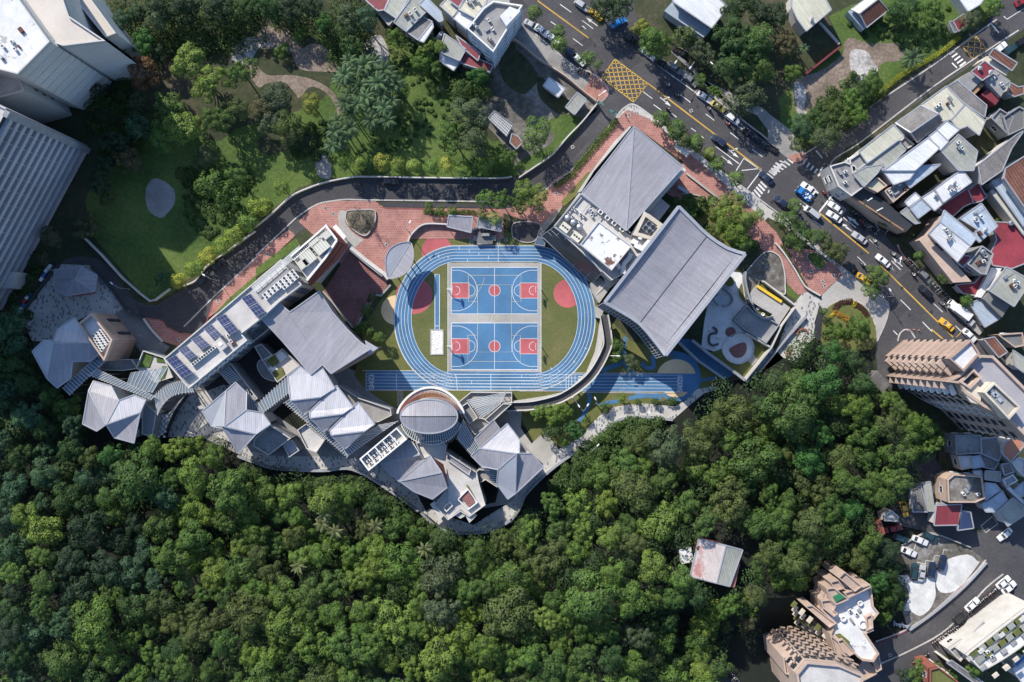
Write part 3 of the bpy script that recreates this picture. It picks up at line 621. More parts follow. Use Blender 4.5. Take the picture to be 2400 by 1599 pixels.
b=MB(); rect('F',822,222,1678,1235,0.055,b); struct('court_slab',b,M_conc)
b=MB(); b.poly(wz(T('F','900,218 1600,218 1678,258 822,258'),0.056)); struct('court_slab',b,M_conc)
b=MB(); rect('F',855,262,1650,690,0.075,b); rect('F',852,773,1647,1200,0.075,b); struct('court_surface',b,M_blue2)
b=MB()
for(x0,x1,y0)in((858,1020,405),(1482,1648,405),(852,1017,915),(1480,1645,919)):rect('F',x0,y0,x1,y0+139,0.085,b)
struct('court_keys',b,M_redc)
disc('centre_circle',1252,475,50,0.086,M_redc); disc('centre_circle',1250,987,50,0.086,M_redc)
cm=MB(); cy=MB()
def arc(b,cx,cy_,r,a0,a1,w=0.1,z=0.1,ry=None):
 n=28; b.ribbon(wz([(840+(cx+r*math.cos(R(a0+(a1-a0)*i/n)))/3.92,560+(cy_+(ry or r)*math.sin(R(a0+(a1-a0)*i/n)))/3.92)for i in range(n+1)],z),w)
for oy,yc in((262,475),(773,987)):
 x0,x1,y1=855,1648,oy+428; cl(cm,'F','%f,%f %f,%f %f,%f %f,%f %f,%f'%(x0,oy,x1,oy,x1,y1,x0,y1,x0,oy),0.16)
 cl(cm,'F','1251,%f 1250,%f'%(oy,y1)); arc(cm,1251,yc,52,0,360)
 for sx,xe in((1,x0),(-1,x1)):
  cx=xe+sx*50; a=0 if sx>0 else 180
  cl(cm,'F','%f,%f %f,%f'%(xe,yc-186,cx+sx*30,yc-186)); cl(cm,'F','%f,%f %f,%f'%(xe,yc+186,cx+sx*30,yc+186))
  arc(cm,cx,yc,186,a-81,a+81); arc(cm,xe+sx*165,yc,52,a-90,a+90); arc(cm,xe+sx*38,yc,40,a-90,a+90)
  cl(cm,'F','%f,%f %f,%f %f,%f %f,%f'%(xe,yc-70,xe+sx*163,yc-70,xe+sx*163,yc+70,xe,yc+70),0.1)
cl(cm,'F','822,225 822,1235',0.12); cl(cm,'F','1678,225 1678,1235',0.12)
for s in('1012,335 1495,335 1495,578 1407,578','1010,335 1010,576 1095,578','1095,422 1407,422 1407,1040 1095,1040 1095,422','1005,885 1090,885','1005,885 1005,1127 1488,1127 1488,887 1407,887','1095,730 1407,730'):cl(cy,'F',s,0.09,0.11)
arc(cy,1251,730,30,0,360,0.09,0.11); arc(cy,905,330,250,5,60,0.07,0.11)
struct('court_lines',cm,M_court_line); struct('yellow_court_lines',cy,M_yline)
b=MB(); rect('F',700,325,748,832,0.07,b); struct('jump_runway',b,M_blue2)
b=MB(); cl(b,'F','703,328 745,328 745,832',0.13,0.09); cl(b,'F','703,328 703,832',0.13,0.09); cl(b,'F','703,800 745,800',0.13,0.09); struct('jump_runway_lines',b,M_court_line)
sp_=thing('sand_pit','long jump sand pit under a crumpled white tarpaulin beside the blue runway','sand pit')
b=MB(); b.ring(wz(T('F','660,832 784,832 784,1068 660,1068'),0),0.3,0.02,0.22); b.build('kerb',M_conc,sp_)
b=MB(); c0=T('F','668,840')[0]; c1=T('F','776,1060')[0]; nn=14; mm=26; gr={}
random.seed(3)
for i in range(nn+1):
 for j in range(mm+1):
  q=P(c0[0]+(c1[0]-c0[0])*i/nn,c0[1]+(c1[1]-c0[1])*j/mm); gr[i,j]=(q.x,q.y,0.16+random.uniform(-.05,.09))
for i in range(nn):
 for j in range(mm):b.face([gr[i,j+1],gr[i+1,j+1],gr[i+1,j],gr[i,j]])
b.build('tarpaulin',M_white,sp_)
def hoop(t,s,face,label):
 q=W(T(t,s))[0]; r=thing('basketball_hoop',label,'basketball hoop',(q.x,q.y,0.05),0 if face>0 else math.pi,'basketball hoops on the blue courts')
 b=MB(); b.tube((-.05,0,0),(-.05,0,2.4),0.11,0.09); b.bar((-.05,0,2.3),(1.35,0,3.0),0.14,0.14); b.bar((-.05,0,1.7),(1.35,0,2.85),0.08,0.08); b.build('pole',M_white,r)
 b=MB(); b.box((1.42,0,2.75),0.06,1.7,1.05); b.build('backboard',M_white,r)
 b=MB()
 for k in range(12):
  a0,a1=R(k*30),R(k*30+30); b.bar((1.75+.23*math.cos(a0),.23*math.sin(a0),2.95),(1.75+.23*math.cos(a1),.23*math.sin(a1),2.95),.03,.03)
 b.build('rim',mat('orange rim',(0.6,0.12,0.03),0.5),r)
 b=MB()
 for k in range(8):
  a0=R(k*45); b.bar((1.75+.22*math.cos(a0),.22*math.sin(a0),2.93),(1.75+.13*math.cos(a0+.4),.13*math.sin(a0+.4),2.5),.015,.015)
 b.build('net',M_white,r)
hoop('F','822,467',1,'white basketball hoop on the left side of the upper blue court'); hoop('F','1677,470',-1,'white basketball hoop on the right side of the upper blue court')
hoop('F','822,985',1,'white basketball hoop on the left side of the lower blue court'); hoop('F','1677,988',-1,'white basketball hoop on the right side of the lower blue court')
bk=0; b=MB()
for s,w in(('1040,-40 1030,100 1050,230 1120,290',1.0),('1130,480 1250,500 1370,520',1.1),('830,275 900,240 1000,205 1060,190',1.2),('1180,190 1230,240 1300,235 1290,130',1.0),('705,470 710,540 690,620 610,740',1.0),('800,590 880,565 980,550',1.0),('1070,525 1200,505 1300,495 1380,510',1.0),('1700,370 1880,330',0.8),('1400,130 1500,110 1650,170 1715,320 1690,430 1600,520',1.2),('1380,470 1440,520 1560,530 1640,470',1.0),('1440,120 1300,60 1280,-60',1.0)):
 b.ribbon(wz(smooth(T('22',s),False,8),0.046+.0035*bk),w); bk+=1
struct('blue_garden_path',b,M_blue)
def stepping(t,x0,x1,y0,y1,n,rz=0):
 b=MB(); dx=(x1-x0)/2
 for i in range(n):
  for k in range(2):
   q=W(T(t,'%f,%f'%(x0+dx*(k+.5),y0+(y1-y0)*(i+.5)/n)))[0]; b.box((q.x,q.y,0.02),dx/3.92*S*.85,abs(y1-y0)/n/3.92*S*.6,0.08)
 struct('stepping_stones',b,M_conc)
stepping('F',352,412,1392,1535,13); stepping('F',1018,1058,-10,58,7); stepping('F',1272,1308,-10,58,7)
r=thing('curved_ramp','raised curved walkway with dark surface sweeping round the track corner','ramp')
cen=smooth(T('21','845,1330')+T('22','880,-10 850,110 775,250 700,345 600,430 500,495 400,540 200,588 0,600')+T('12','2200,600'),False,6)
Z=3.6; cw=[P(p[0],p[1],Z)for p in cen]
b=MB(); b.wallpath(cw,2.3,-0.4,0.0); b.build('deck',M_conc,r)
b=MB(); b.ribbon([(p.x,p.y,Z+.02)for p in cw],1.6); b.build('walking_surface',M_asph2,r)
def offpath(pts,d):
 out=[]
 for i,p in enumerate(pts):
  a,c=pts[max(i-1,0)],pts[min(i+1,len(pts)-1)]; t=Vector((c[0]-a[0],c[1]-a[1])).normalized(); out.append(Vector((p[0]-t.y*d,p[1]+t.x*d,p[2])))
 return out
for d in(1.05,-1.05):
 b=MB(); b.wallpath(offpath(cw,d),0.14,0.0,0.9); b.build('parapet',M_wallw,r)
for i in range(3,len(cw)-3,7):
 b=MB(); b.tube((cw[i].x,cw[i].y,0),(cw[i].x,cw[i].y,Z-.4),0.25); b.build('column',M_conc,r)
r=thing('white_terrace_deck','wedge of pale concrete terrace running along the inside of the curved ramp','terrace')
pts=T('21','760,1240 850,1290 830,1420')+T('22','835,0 795,110 700,290 620,375 500,470 400,500 70,545 0,562')+T('12','2352,560 2352,590')+T('22','0,580 200,560 400,505 560,400 700,270 790,100 815,0')+T('21','790,1350')
pts=T('21','760,1240 830,1290 800,1420')+T('22','780,0 760,100 680,290 500,462 300,505 70,540')+T('12','2352,550 2352,585')+T('22','80,568 250,552 420,505 590,395 730,250 810,100 835,0')+T('21','850,1330')
b=MB(); b.prism(W(pts,3.3),2.9,3.3,bottom=True); b.build('slab',M_conc,r)
r=thing('concrete_rostrum','small concrete stage with side ramps at the top edge of the running track','stage')
b=MB(); b.prism(W(T('11','2030,560 2172,560 2175,675 2030,680'),1.1),0,1.1); b.build('stage',M_conc_d,r)
b=MB(); b.prism(W(T('11','1995,600 2030,595 2030,650 1998,640'),0.6),0,0.6); b.build('side_ramp',M_conc,r); b=MB(); b.prism(W(T('11','2175,595 2208,592 2205,640 2175,645'),0.6),0,0.6); b.build('side_ramp',M_conc,r)
b=MB(); b.box(P(1138,551,1.1),2.0,0.7,1.0); b.build('lectern_wall',M_conc,r)
for k,x in enumerate((2060,2092,2118)):
 q=W(T('11','%d,556'%x))[0]; f=thing('flag_pole',('left','middle','right')[k]+'most slim white flagpole behind the concrete stage','flagpole',(q.x,q.y,0),0,'flagpoles behind the stage'); b=MB(); b.tube((0,0,0),(0,0,7.5),0.07,0.04); b.build('pole',M_white,f); b=MB(); b.lathe((0,0,7.5),[(0.09,0),(0.1,.06),(0.02,.15)],8); b.build('finial',M_steel,f)
# ================================================================== SCHOOL
def block(root,pts,z1,mw,mr,z0=0.0,par=0.7,pw=0.3,wall='wall',roof='roof',ins=0.0):
 w=ccw(W(pts,z1)); base=inset(w,ins)if ins else w
 b=MB(); b.prism(base,z0,z1,top=False); b.build(wall,mw,root)
 b=MB(); b.poly([(p[0],p[1],z1)for p in w]); b.build(roof,mr,root)
 if par:b=MB(); b.ring(w,pw,z1-0.4,z1+par); b.build('parapet',mw,root)
 return w
def seam_roof(root,V,faces,mroof,name='roof',eave=0.35,wallm=None,z0=0.0,ins=0.7,outline=None,ridges=(),trim=None):
 """V: list of (px,py,z); faces: (indices, seam direction degrees or None=down slope, material key)"""
 Pt=[P(*v)for v in V]
 for k,f in enumerate(faces):
  idx,m=f[0],(f[1]if len(f)>1 and f[1]else mroof); q=[Pt[i]for i in idx]
  if area2(q)<0:q=q[::-1]
  nrm=Vector((0,0,0))
  for i in range(len(q)):nrm+=q[i-1].cross(q[i])
  nrm.normalize()
  if len(f)>2:d=Vector((math.cos(R(f[2])),math.sin(R(f[2]))))
  else:
   d=Vector((nrm.x,nrm.y))
   if d.length<0.01:d=Vector((0,1))
   d.normalize()
  pd=Vector((-d.y,d.x)); uv=[(v.x*pd.x+v.y*pd.y,v.x*d.x+v.y*d.y)for v in q]
  b=MB(); b.poly(q,0,uv); n=len(q)
  for i in range(n):
   a,c=q[i],q[(i+1)%n]; b.face([(a.x,a.y,a.z-eave),(c.x,c.y,c.z-eave),tuple(c),tuple(a)],[(0,0)]*4)
  b.build(name,m,root)
 if ridges:
  b=MB()
  for(i,j)in ridges:b.bar(Pt[i]+Vector((0,0,.05)),Pt[j]+Vector((0,0,.05)),0.3,0.16)
  b.build('ridge_cap',trim or M_trim,root)
 if outline:
  o=[Pt[i]for i in outline]; b=MB(); n=len(o)
  for i in range(n):b.bar(o[i]+Vector((0,0,-.05)),o[(i+1)%n]+Vector((0,0,-.05)),0.28,0.34)
  b.build('eave_trim',trim or M_trim,root)
  if wallm:
   oo=ccw(o); q=inset(oo,ins); b=MB(); n=len(q)
   for i in range(n):
    a,c=q[i],q[(i+1)%n]; b.face([(a[0],a[1],z0),(c[0],c[1],z0),(c[0],c[1],c[2]-eave*.6),(a[0],a[1],a[2]-eave*.6)])
   b.build('wall',wallm,root)
   for i in range(n):
    p,c=Vector(q[i][:2]),Vector(q[(i+1)%n][:2]); d=c-p; zt=min(q[i][2],q[(i+1)%n][2])
    if d.length>6 and zt>9:m=(p+c)/2-Vector((d.y,-d.x)).normalized()*3; windows(root,p,c,1.5,zt-1,max(1,int(d.length/6)),2 if d.length>14 else 3,2.6,1.7,M_trimd,m,cap=12)
 return Pt
WINC={}
def win_mesh(w,h,mf=None,sill=True):
 key=(round(w,2),round(h,2),(mf or M_white).name)
 if key in WINC:return WINC[key]
 b=MB(); f=0.07
 b.box((0,-0.01,0),w,0.1,h,mi=1)
 b.box((-w/4+f*.25,-0.035,f),w/2-f*1.5,0.09,h-2*f,mi=0); b.box((w/4-f*.25,-0.035,f),w/2-f*1.5,0.09,h-2*f,mi=0)
 if sill:b.box((0,-0.12,-0.1),w+0.2,0.24,0.1,mi=1)
 WINC[key]=b.mesh('window',[M_glass,mf or M_white]); return WINC[key]
def windows(root,a,b_,z0,z1,nx,nz,w=1.4,h=1.4,mf=None,centre=None,name='window',cap=100):
 """rows of windows on the wall from a to b (world), facing away from centre"""
 a=Vector(a[:2]); b_=Vector(b_[:2]); d=b_-a; L=d.length; d.normalize(); n=Vector((d.y,-d.x))
 c=Vector(centre[:2])
 if(a+b_).lerp(a+b_,0)is None:pass
 if((a+b_)/2-c).dot(n)<0:n=-n
 rz=math.atan2(n.y,n.x)+math.pi/2; me=win_mesh(w,h,mf); k=0
 for j in range(nz):
  for i in range(nx):
   if k>=cap:return
   q=a+d*L*(i+.5)/nx+n*0.02; z=z0+(z1-z0)*(j+.5)/nz-h/2; obj(name,me,root,(q.x,q.y,z),rz); k+=1
def cen(w):return Vector((sum(p[0]for p in w)/len(w),sum(p[1]for p in w)/len(w)))
def visible_sides(w,minlen=2.5):
 """wall edges that face the middle of the site"""
 w=ccw(w); out=[]
 for i in range(len(w)):
  a,b=Vector(w[i][:2]),Vector(w[(i+1)%len(w)][:2]); d=b-a
  if d.length<minlen:continue
  n=Vector((d.y,-d.x)).normalized()
  if n.dot(-(a+b)/2)>0:out.append((a,b,d.length))
 return out
def auto_windows(root,w,z0,z1,step=3.2,floor=3.3,ww=1.5,wh=1.5,mf=None,cap=90):
 c=cen(w); s=visible_sides(w); tot=0
 for a,b,L in s:
  nx=max(1,int(L/step)); nz=max(1,int((z1-z0)/floor))
  if tot+nx*nz>cap:nx=max(1,(cap-tot)//max(nz,1))
  if tot>=cap:break
  windows(root,a,b,z0+.3,z1-.3,nx,nz,ww,wh,mf,c); tot+=nx*nz
def Z3(t,s):return T(t,s)
r=thing('assembly_hall','school hall with kite shaped grey folded metal roof whose point faces the box junction','hall')
V=[(1487,296,12),(1601,390,12),(1468,541,12),(1362,452,12),(1485,300,13.6),(1469,530,13.6)]
V=[(1486,296,13.4),(1601,391,12),(1468,541,13.2),(1364,452,12)]
seam_roof(r,V,[((0,2,3),None,62),((0,1,2),None,52)],M_roof,wallm=M_wallw,outline=(0,1,2,3),ridges=((0,2),),ins=0.8)
b=MB(); b.prism(W(T('21','1530,20 1580,-30 1600,-5 1250,390 1215,360'),10.5),0,10.5); b.build('side_ledge',M_wallw,r)
b=MB(); b.prism(W(T('20','940,1300 1080,1160 1095,1165 755,1568')+T('21','640,190 600,200 720,20'),10.2),0,10.2); b.build('side_ledge',M_flatp,r)
b=MB(); w_=W(T('21','1355,245 1450,325 1345,465 1235,375'),8.5); b.prism(w_,0,8.3); b.build('annex',M_wallg,r)
V=[p+(8.6,)for p in T('21','1355,243 1452,325 1345,468 1232,375')]; seam_roof(r,V,[((0,1,2,3),None,50)],M_roof,name='annex_roof')
r=thing('service_building','flat roofed plant building between the two large grey roofed halls, with slanted dark glass side','building')
sv=T('21','620,205 1085,600 1215,370 1385,495 1290,640 1180,760 1010,960 915,1010 830,930 385,515')
w_=ccw(W(sv,11.5)); b=MB(); b.prism(w_,0,11.5,top=False); b.build('wall',M_wallw,r)
b=MB(); b.poly([(p[0],p[1],11.5)for p in w_]); b.build('roof',M_flatp,r); b=MB(); b.ring(w_,0.3,11.1,12.0); b.build('parapet',M_wallw,r)
rm=W(T('21','795,462 1100,690 915,920 622,680'),14.6); b=MB(); b.prism(rm,11.5,14.6,top=False); b.ring(rm,0.3,14.2,14.95); b.build('roof_room',M_wallw,r); b=MB(); b.poly([(p[0],p[1],14.62)for p in rm]); b.build('stained_roof',M_rust,r)
gt=T('21','395,510 830,935 735,1035 270,600'); a0,a1,c1,c0=gt
gw=[P(*a0,11.3),P(*a1,11.3),P(*c1,2.5),P(*c0,5.5)]; b=MB()
top=[gw[0].lerp(gw[1],i/8)for i in range(9)]; bot=[gw[3].lerp(gw[2],i/8)for i in range(9)]
b.face([gw[0],gw[1],gw[2],gw[3]][::-1]if area2(gw)<0 else gw); b.build('slanted_glazing',M_dglass,r)
b=MB()
for t_,u in zip(top,bot):b.bar(t_+Vector((0,0,.08)),u+Vector((0,0,.08)),0.12,0.12)
for k in(0,.33,.55,1):b.bar(top[0].lerp(bot[0],k)+Vector((0,0,.08)),top[-1].lerp(bot[-1],k)+Vector((0,0,.08)),0.3 if k in(0,1)else.15,0.15)
b.build('glazing_bars',M_trim,r)
b=MB(); q=[gw[3],gw[2]]; b.face([(q[0].x,q[0].y,0),(q[1].x,q[1].y,0),tuple(q[1]),tuple(q[0])]); b.build('base_wall',M_dark,r)
b=MB()
for s in('250,75 1640,770','780,130 300,715','300,715 1175,1545','960,260 900,340','1110,370 1050,450'):
 pass
hq=W(T('H','800,110 1660,790 1700,830'),12.6)
for i in(0,1):b.bar(hq[i],hq[i+1],0.35,0.25)
hq=W(T('H','800,110 300,715 770,1050 1170,1545'),12.4)
for i in range(3):b.bar(hq[i],hq[i+1],0.35,0.3)
for s in('980,260 740,560','1110,370 1040,460','1220,450 1120,580'):q=W(T('H',s),12.2); b.bar(q[0],q[1],.18,.18)
b.build('roof_frame',M_trim,r)
for k,(x,y)in enumerate(((550,562),(655,645),(765,730))):
 q=P(*T('H','%d,%d'%(x,y))[0],12.5); m_=thing('water_tank',('leftmost','middle','rightmost')[k]+' of three round steel water tanks on the plant roof','water tank',(q.x,q.y,11.52),0,'round steel water tanks')
 b=MB(); b.lathe((0,0,0),[(.72,0),(.75,.1),(.75,1.7),(.6,2.0),(.25,2.15),(.0,2.2)],20); b.build('tank',M_steel,m_,True); b=MB(); b.lathe((.2,0,2.05),[(.18,0),(.18,.2),(0,.21)],10); b.build('lid',M_steel,m_)
 b=MB(); b.bar((.78,-.2,0),(.78,-.2,2.0),.05,.05); b.bar((.78,.2,0),(.78,.2,2.0),.05,.05)
 for z in range(6):b.bar((.78,-.2,.2+z*.33),(.78,.2,.2+z*.33),.04,.04)
 b.build('ladder',M_steel,m_)
for k,(x,y)in enumerate(((505,735),(715,905))):
 q=P(*T('H','%d,%d'%(x,y))[0],12.5); b=MB(); m_=thing('white_plant_box',('upper','lower')[k]+' of two cream plant boxes beside the round tanks','plant box',(q.x,q.y,11.52),ang((1320,520),(1370,560)))
 b.box((0,0,0),2.4,2.0,1.4); b.build('casing',M_plantc,m_); b=MB()
 for i in range(3):b.lathe((-.7+i*.7,0,1.4),[(.26,0),(.26,.08),(.2,.09)],10)
 b.build('fan_cowl',M_dark,m_)
def ac_proto():
 r=thing('air_conditioner','white outdoor air conditioning unit on the roof','air conditioner'); b=MB(); b.box((0,0,.12),1.1,.75,.95); b.box((-.4,0,0),.1,.8,.12); b.box((.4,0,0),.1,.8,.12); b.build('casing',M_white,r)
 b=MB(); b.lathe((0,0,1.07),[(.32,0),(.32,.05),(.26,.06),(.0,.03)],14); b.build('fan_grille',M_dark,r); return r
AC=ac_proto(); ACn=[0]
def ac(q,rz,label,group,sc=1.0):
 if ACn[0]==0:o=AC; o.location=q; o.rotation_euler=(0,0,rz); o.scale=(sc,)*3; o['label']=label; o['group']=group
 else:o=copy_tree(AC,q,rz,label,group,(sc,)*3)
 ACn[0]+=1; return o
ordw=['first','second','third','fourth','fifth','sixth','seventh','eighth','ninth','tenth','eleventh','twelfth','thirteenth','fourteenth','fifteenth','sixteenth','seventeenth','eighteenth','nineteenth','twentieth']
def nth(i):return ordw[i]if i<20 else('%dth'%(i+1)if(i+1)%10 not in(1,2,3)or(i+1)%100 in(11,12,13)else '%d%s'%(i+1,{1:'st',2:'nd',3:'rd'}[(i+1)%10]))
for k,(x,y)in enumerate(((1150,455),(1275,560),(1400,660),(1545,770))):
 ac(P(*T('H','%d,%d'%(x,y))[0],12)-Vector((0,0,.48)),ang((1407,498),(1457,538)),nth(k)+' white unit from the left in the row below the kite roof','units below the kite roof',1.15)
for k,(x,y)in enumerate(((640,380),(700,415),(790,490),(850,530),(570,470),(640,530),(705,590),(770,630))):
 ac(P(*T('H','%d,%d'%(x,y))[0],12)-Vector((0,0,.48)),.7,nth(k)+' small unit from the top in the cluster above the three round tanks','units above the round tanks',.7)
r2=thing('duct_work','white angular ventilation duct bending round the plant deck beside the curved hall','duct')
for s,w2 in(('1100,650 1140,670 1130,690 1190,725 1225,690 1300,600',1.2),('1090,765 1070,810 1025,860 1015,950',1.1),('990,870 960,890',1.6),('1160,610 1190,625',1.0)):
 b=MB(); b.wallpath(W(T('21',s),11.6),w2,0,1.3); b.build('duct',M_white,r2)
r2=thing('cooling_tower','square cooling tower with swirling fan guards in the walled plant pit','cooling tower',P(*T('H','2040,745')[0],12)-Vector((0,0,.4)),ang((1510,520),(1540,545)))
b=MB(); b.box((0,0,0),2.6,2.6,1.7); b.build('casing',M_steel,r2)
for i in range(4):
 b=MB(); x,y=(-.65,.65)[i%2],(-.65,.65)[i//2]; b.lathe((x,y,1.7),[(.58,0),(.58,.12),(.5,.13),(.1,.05)],14)
 for k in range(4):a=k*.785; b.bar((x-.55*math.cos(a),y-.55*math.sin(a),1.84),(x+.55*math.cos(a),y+.55*math.sin(a),1.84),.05,.03)
 b.build('fan',M_dark,r2)
b=MB(); b.ring(W(T('21','1215,372 1380,495 1290,640 1110,590'),13.0),0.9,11.5,13.0); tag(b.build('plant_screen_wall',M_wallc),'thick cream screen wall round the cooling tower pit','wall')
r=thing('gymnasium','largest school hall with broad saddle curved grey metal roof right of the track','hall')
NE=[p+(16.0-.9*math.sin(math.pi*i/8),)for i,p in enumerate(smooth(T('G','865,35 1130,300 1400,560 1760,800 2090,905'),False,2))]
SW=[p+(16.0-.9*math.sin(math.pi*i/8),)for i,p in enumerate(smooth(T('21','850,1210 1010,1300 1170,1405 1300,1555')+T('22','1410,130'),False,2))]
NEw,SWw=[P(*p)for p in NE],[P(*p)for p in SW]; n=len(NEw); b=MB(); dirn=Vector((NEw[-1].x-NEw[0].x,NEw[-1].y-NEw[0].y)).normalized()
pd=Vector((-dirn.y,dirn.x)); M_=12
G=[[NEw[i].lerp(SWw[i],j/M_)+Vector((0,0,-.3*math.sin(math.pi*j/M_)))for j in range(M_+1)]for i in range(n)]
for i in range(n-1):
 for j in range(M_):
  q=[G[i][j],G[i][j+1],G[i+1][j+1],G[i+1][j]]
  if area2(q)<0:q=q[::-1]
  b.face(q,[(v.x*pd.x+v.y*pd.y,v.x*dirn.x+v.y*dirn.y)for v in q])
b.build('roof',M_roof,r,True)
rim=NEw+SWw[::-1]; b=MB()
for i in range(len(rim)):b.bar(rim[i]+Vector((0,0,.1)),rim[(i+1)%len(rim)]+Vector((0,0,.1)),0.75,0.7)
b.build('eave_gutter',M_trim,r)
mid=[g_ for g_ in G[4]]; b=MB()
for i in range(M_):b.bar(mid[i]+Vector((0,0,.06)),mid[i+1]+Vector((0,0,.06)),0.14,0.12)
b.build('ridge_joint',M_trimd,r)
q=inset(ccw(rim),1.6); b=MB()
for i in range(len(q)):a,c=q[i],q[(i+1)%len(q)]; b.face([(a[0],a[1],0),(c[0],c[1],0),(c[0],c[1],c[2]-.3),(a[0],a[1],a[2]-.3)])
b.build('wall',M_wallg,r)
gl=W(T('21','790,1215 860,1255 1000,1340 1140,1430 1310,1590')+T('22','1310,130 1400,128'),13); b=MB()
SWi=SWw
for i in range(n-1):
 a,c=SWi[i],SWi[i+1]; o=Vector((-1.9,-1.2,0)); q4=[a+Vector((0,0,-.6)),c+Vector((0,0,-.6)),Vector((c.x,c.y,0))+o*.6+Vector((0,0,9)),Vector((a.x,a.y,0))+o*.6+Vector((0,0,9))]
 b.face(q4)
b.build('end_glazing',M_dglass,r); b=MB()
for i in range((n-1)*3+1):
 k,f=divmod(i,3); a=SWw[k]if k>=n-1 else SWw[k].lerp(SWw[k+1],f/3); b.bar(a+Vector((0,0,-.5)),Vector((a.x-1.2,a.y-.8,8.9)),0.14,0.14)
for h_ in(9,11.5,14):
 f=(15.4-h_)/6.4
 for i in range(n-1):b.bar(Vector((SWw[i].x-1.2*f,SWw[i].y-.8*f,h_)),Vector((SWw[i+1].x-1.2*f,SWw[i+1].y-.8*f,h_)),.14,.14)
b.build('glazing_bars',M_trim,r)
r=thing('entrance_stair','pale concrete stair landing squeezed between the track and the curved roof hall','stair')
for s,z in(('840,930 1000,1000 900,1080 860,1060',7),('740,1120 860,1000 900,1080 800,1220',5),('790,1215 740,1130 720,1040 780,960 840,1010',3.4),('760,1240 840,1290 820,1360 770,1350',3.6)):
 b=MB(); b.prism(W(T('21',s),z),z-.4 if z>4 else 0,z,bottom=True); b.build('landing',M_conc,r)
b=MB()
for k in range(9):q=W(T('21','%f,%f'%(805+k*9,1110-k*10)),5.4)[0]; b.box((q.x,q.y,5.0+.02),.3,2.2,.12+k*.02,-.85)
b.build('steps',M_wallw,r)
r=thing('leaf_canopy','leaf shaped metal canopy split by a dark diagonal slot beside the track','canopy')
lf=smooth(T('11','1412,658 1442,710 1448,800 1425,880 1375,945 1300,982 1222,992 1198,930 1190,850 1200,780 1235,720 1310,672'),True,3); z=6.5
lw=W(lf,z); b=MB(); A0,A1=P(*T('11','1412,675')[0],z),P(*T('11','1222,978')[0],z); dv=(A1-A0); nn_=Vector((-dv.y,dv.x,0)).normalized()
for sgn,mm_ in((1,M_roof),(-1,M_trim)):
 side=[p for p in lw if(p-A0).dot(nn_)*sgn>0.15]; side=sorted(side,key=lambda p:(p-A0).dot(dv)); pts=[A0+nn_*sgn*.13]+side+[A1+nn_*sgn*.13]
 d=dv.normalized(); b=MB(); uv=[(p.dot(d),p.dot(nn_))for p in pts]; b.poly([p+Vector((0,0,.12*abs((p-A0).dot(nn_))))for p in pts],0,uv)
 pp=ccw(pts)
 for i in range(len(pp)):a,c=pp[i],pp[(i+1)%len(pp)]; up=lambda p:Vector((p.x,p.y,z+.12*abs((p-A0).dot(nn_)))); b.face([up(a)-Vector((0,0,.35)),up(c)-Vector((0,0,.35)),up(c),up(a)],[(0,0)]*4)
 b.build('leaf_panel',mm_,r)
b=MB(); n=len(lw)
for i in range(n):a,c=lw[i-1],lw[i]; f=lambda p:Vector((p.x,p.y,z+.12*abs((p-A0).dot(nn_))+.05)); b.bar(f(a),f(c),.18,.25)
b.bar(A0,A1,.25,.2); b.build('edge_rim',M_trim,r)
for(x,y)in((1250,760),(1390,750),(1400,860),(1260,930)):q=P(*T('11','%d,%d'%(x,y))[0],3); b=MB(); b.tube((q.x,q.y,0),(q.x,q.y,6.4),.16); b.build('column',M_steel,r)
b=MB(); b.wallpath(W(T('11','885,715 1030,835 1190,955 1225,1000'),0),.9,0,2.4); tag(b.build('entrance_wall',M_wallw),'long pale entrance wall between the dark brick court and the leaf canopy','wall')
b=MB(); b.wallpath(W(T('11','870,730 1010,850 1170,975'),0),.35,0,2.0); tag(b.build('court_wall',M_wallg),'thin dark glass fence just inside the pale entrance wall','wall')
b=MB(); b.wallpath(W(T('11','1240,1050 1195,1100 1150,1150 1060,1135'),0),.5,0,.9); tag(b.build('low_wall',M_conc),'short low white wall at the right corner of the dark brick court','wall')
b=MB(); b.wallpath(W(T('11','620,1110 700,1200 890,1440 940,1420 1030,1220'),0),.4,0,.9); tag(b.build('low_wall',M_conc),'low pale wall round the lower edge of the dark brick court','wall')
b=MB(); b.wallpath(W(smooth(T('11','1400,665 1420,610 1460,560 1520,510 1600,492 1755,498'),False,4),0),.35,0,1.5); b.wallpath(W(smooth(T('11','1755,500 1850,520 1960,570 2000,545 2100,530 2240,565'),False,4),0),.35,0,1.5); tag(b.build('garden_wall',M_wallw),'curved garden wall from the leaf canopy towards the two small striped roofs','wall')
for k,s in enumerate(('1770,410 1990,425 1975,570 1755,515','2045,425 2260,440 2250,560 2030,515')):
 r=thing('shelter',('left','right')[k]+' of two small grey striped roofs beside the brick forecourt','shelter')
 V=[p+(zz,)for p,zz in zip(T('11',s),(3.2,3.2,2.7,2.7))]; seam_roof(r,V,[((0,1,2,3),None,-78+k*4)],M_roof,outline=(0,1,2,3))
 for p in V:q=P(p[0],p[1],0); b=MB(); b.tube((q.x,q.y,0),(q.x,q.y,2.6),.09); b.build('post',M_steel,r)
r=thing('glass_shelter','small dark glazed lean-to at the foot of the slanted glass facade','shelter'); b=MB(); b.prism(W(T('21','235,600 310,640 300,695 205,680'),3),2.8,3,bottom=True); b.build('roof',M_canopyd,r); b=MB(); b.ring(W(T('21','235,600 310,640 300,695 205,680'),3.02),.15,2.7,3.1); b.build('frame',M_trim,r)
b=MB(); b.prism(W(T('21','235,600 310,640 300,695 205,680'),2.7),0,2.7); b.build('base',M_wallg,r)
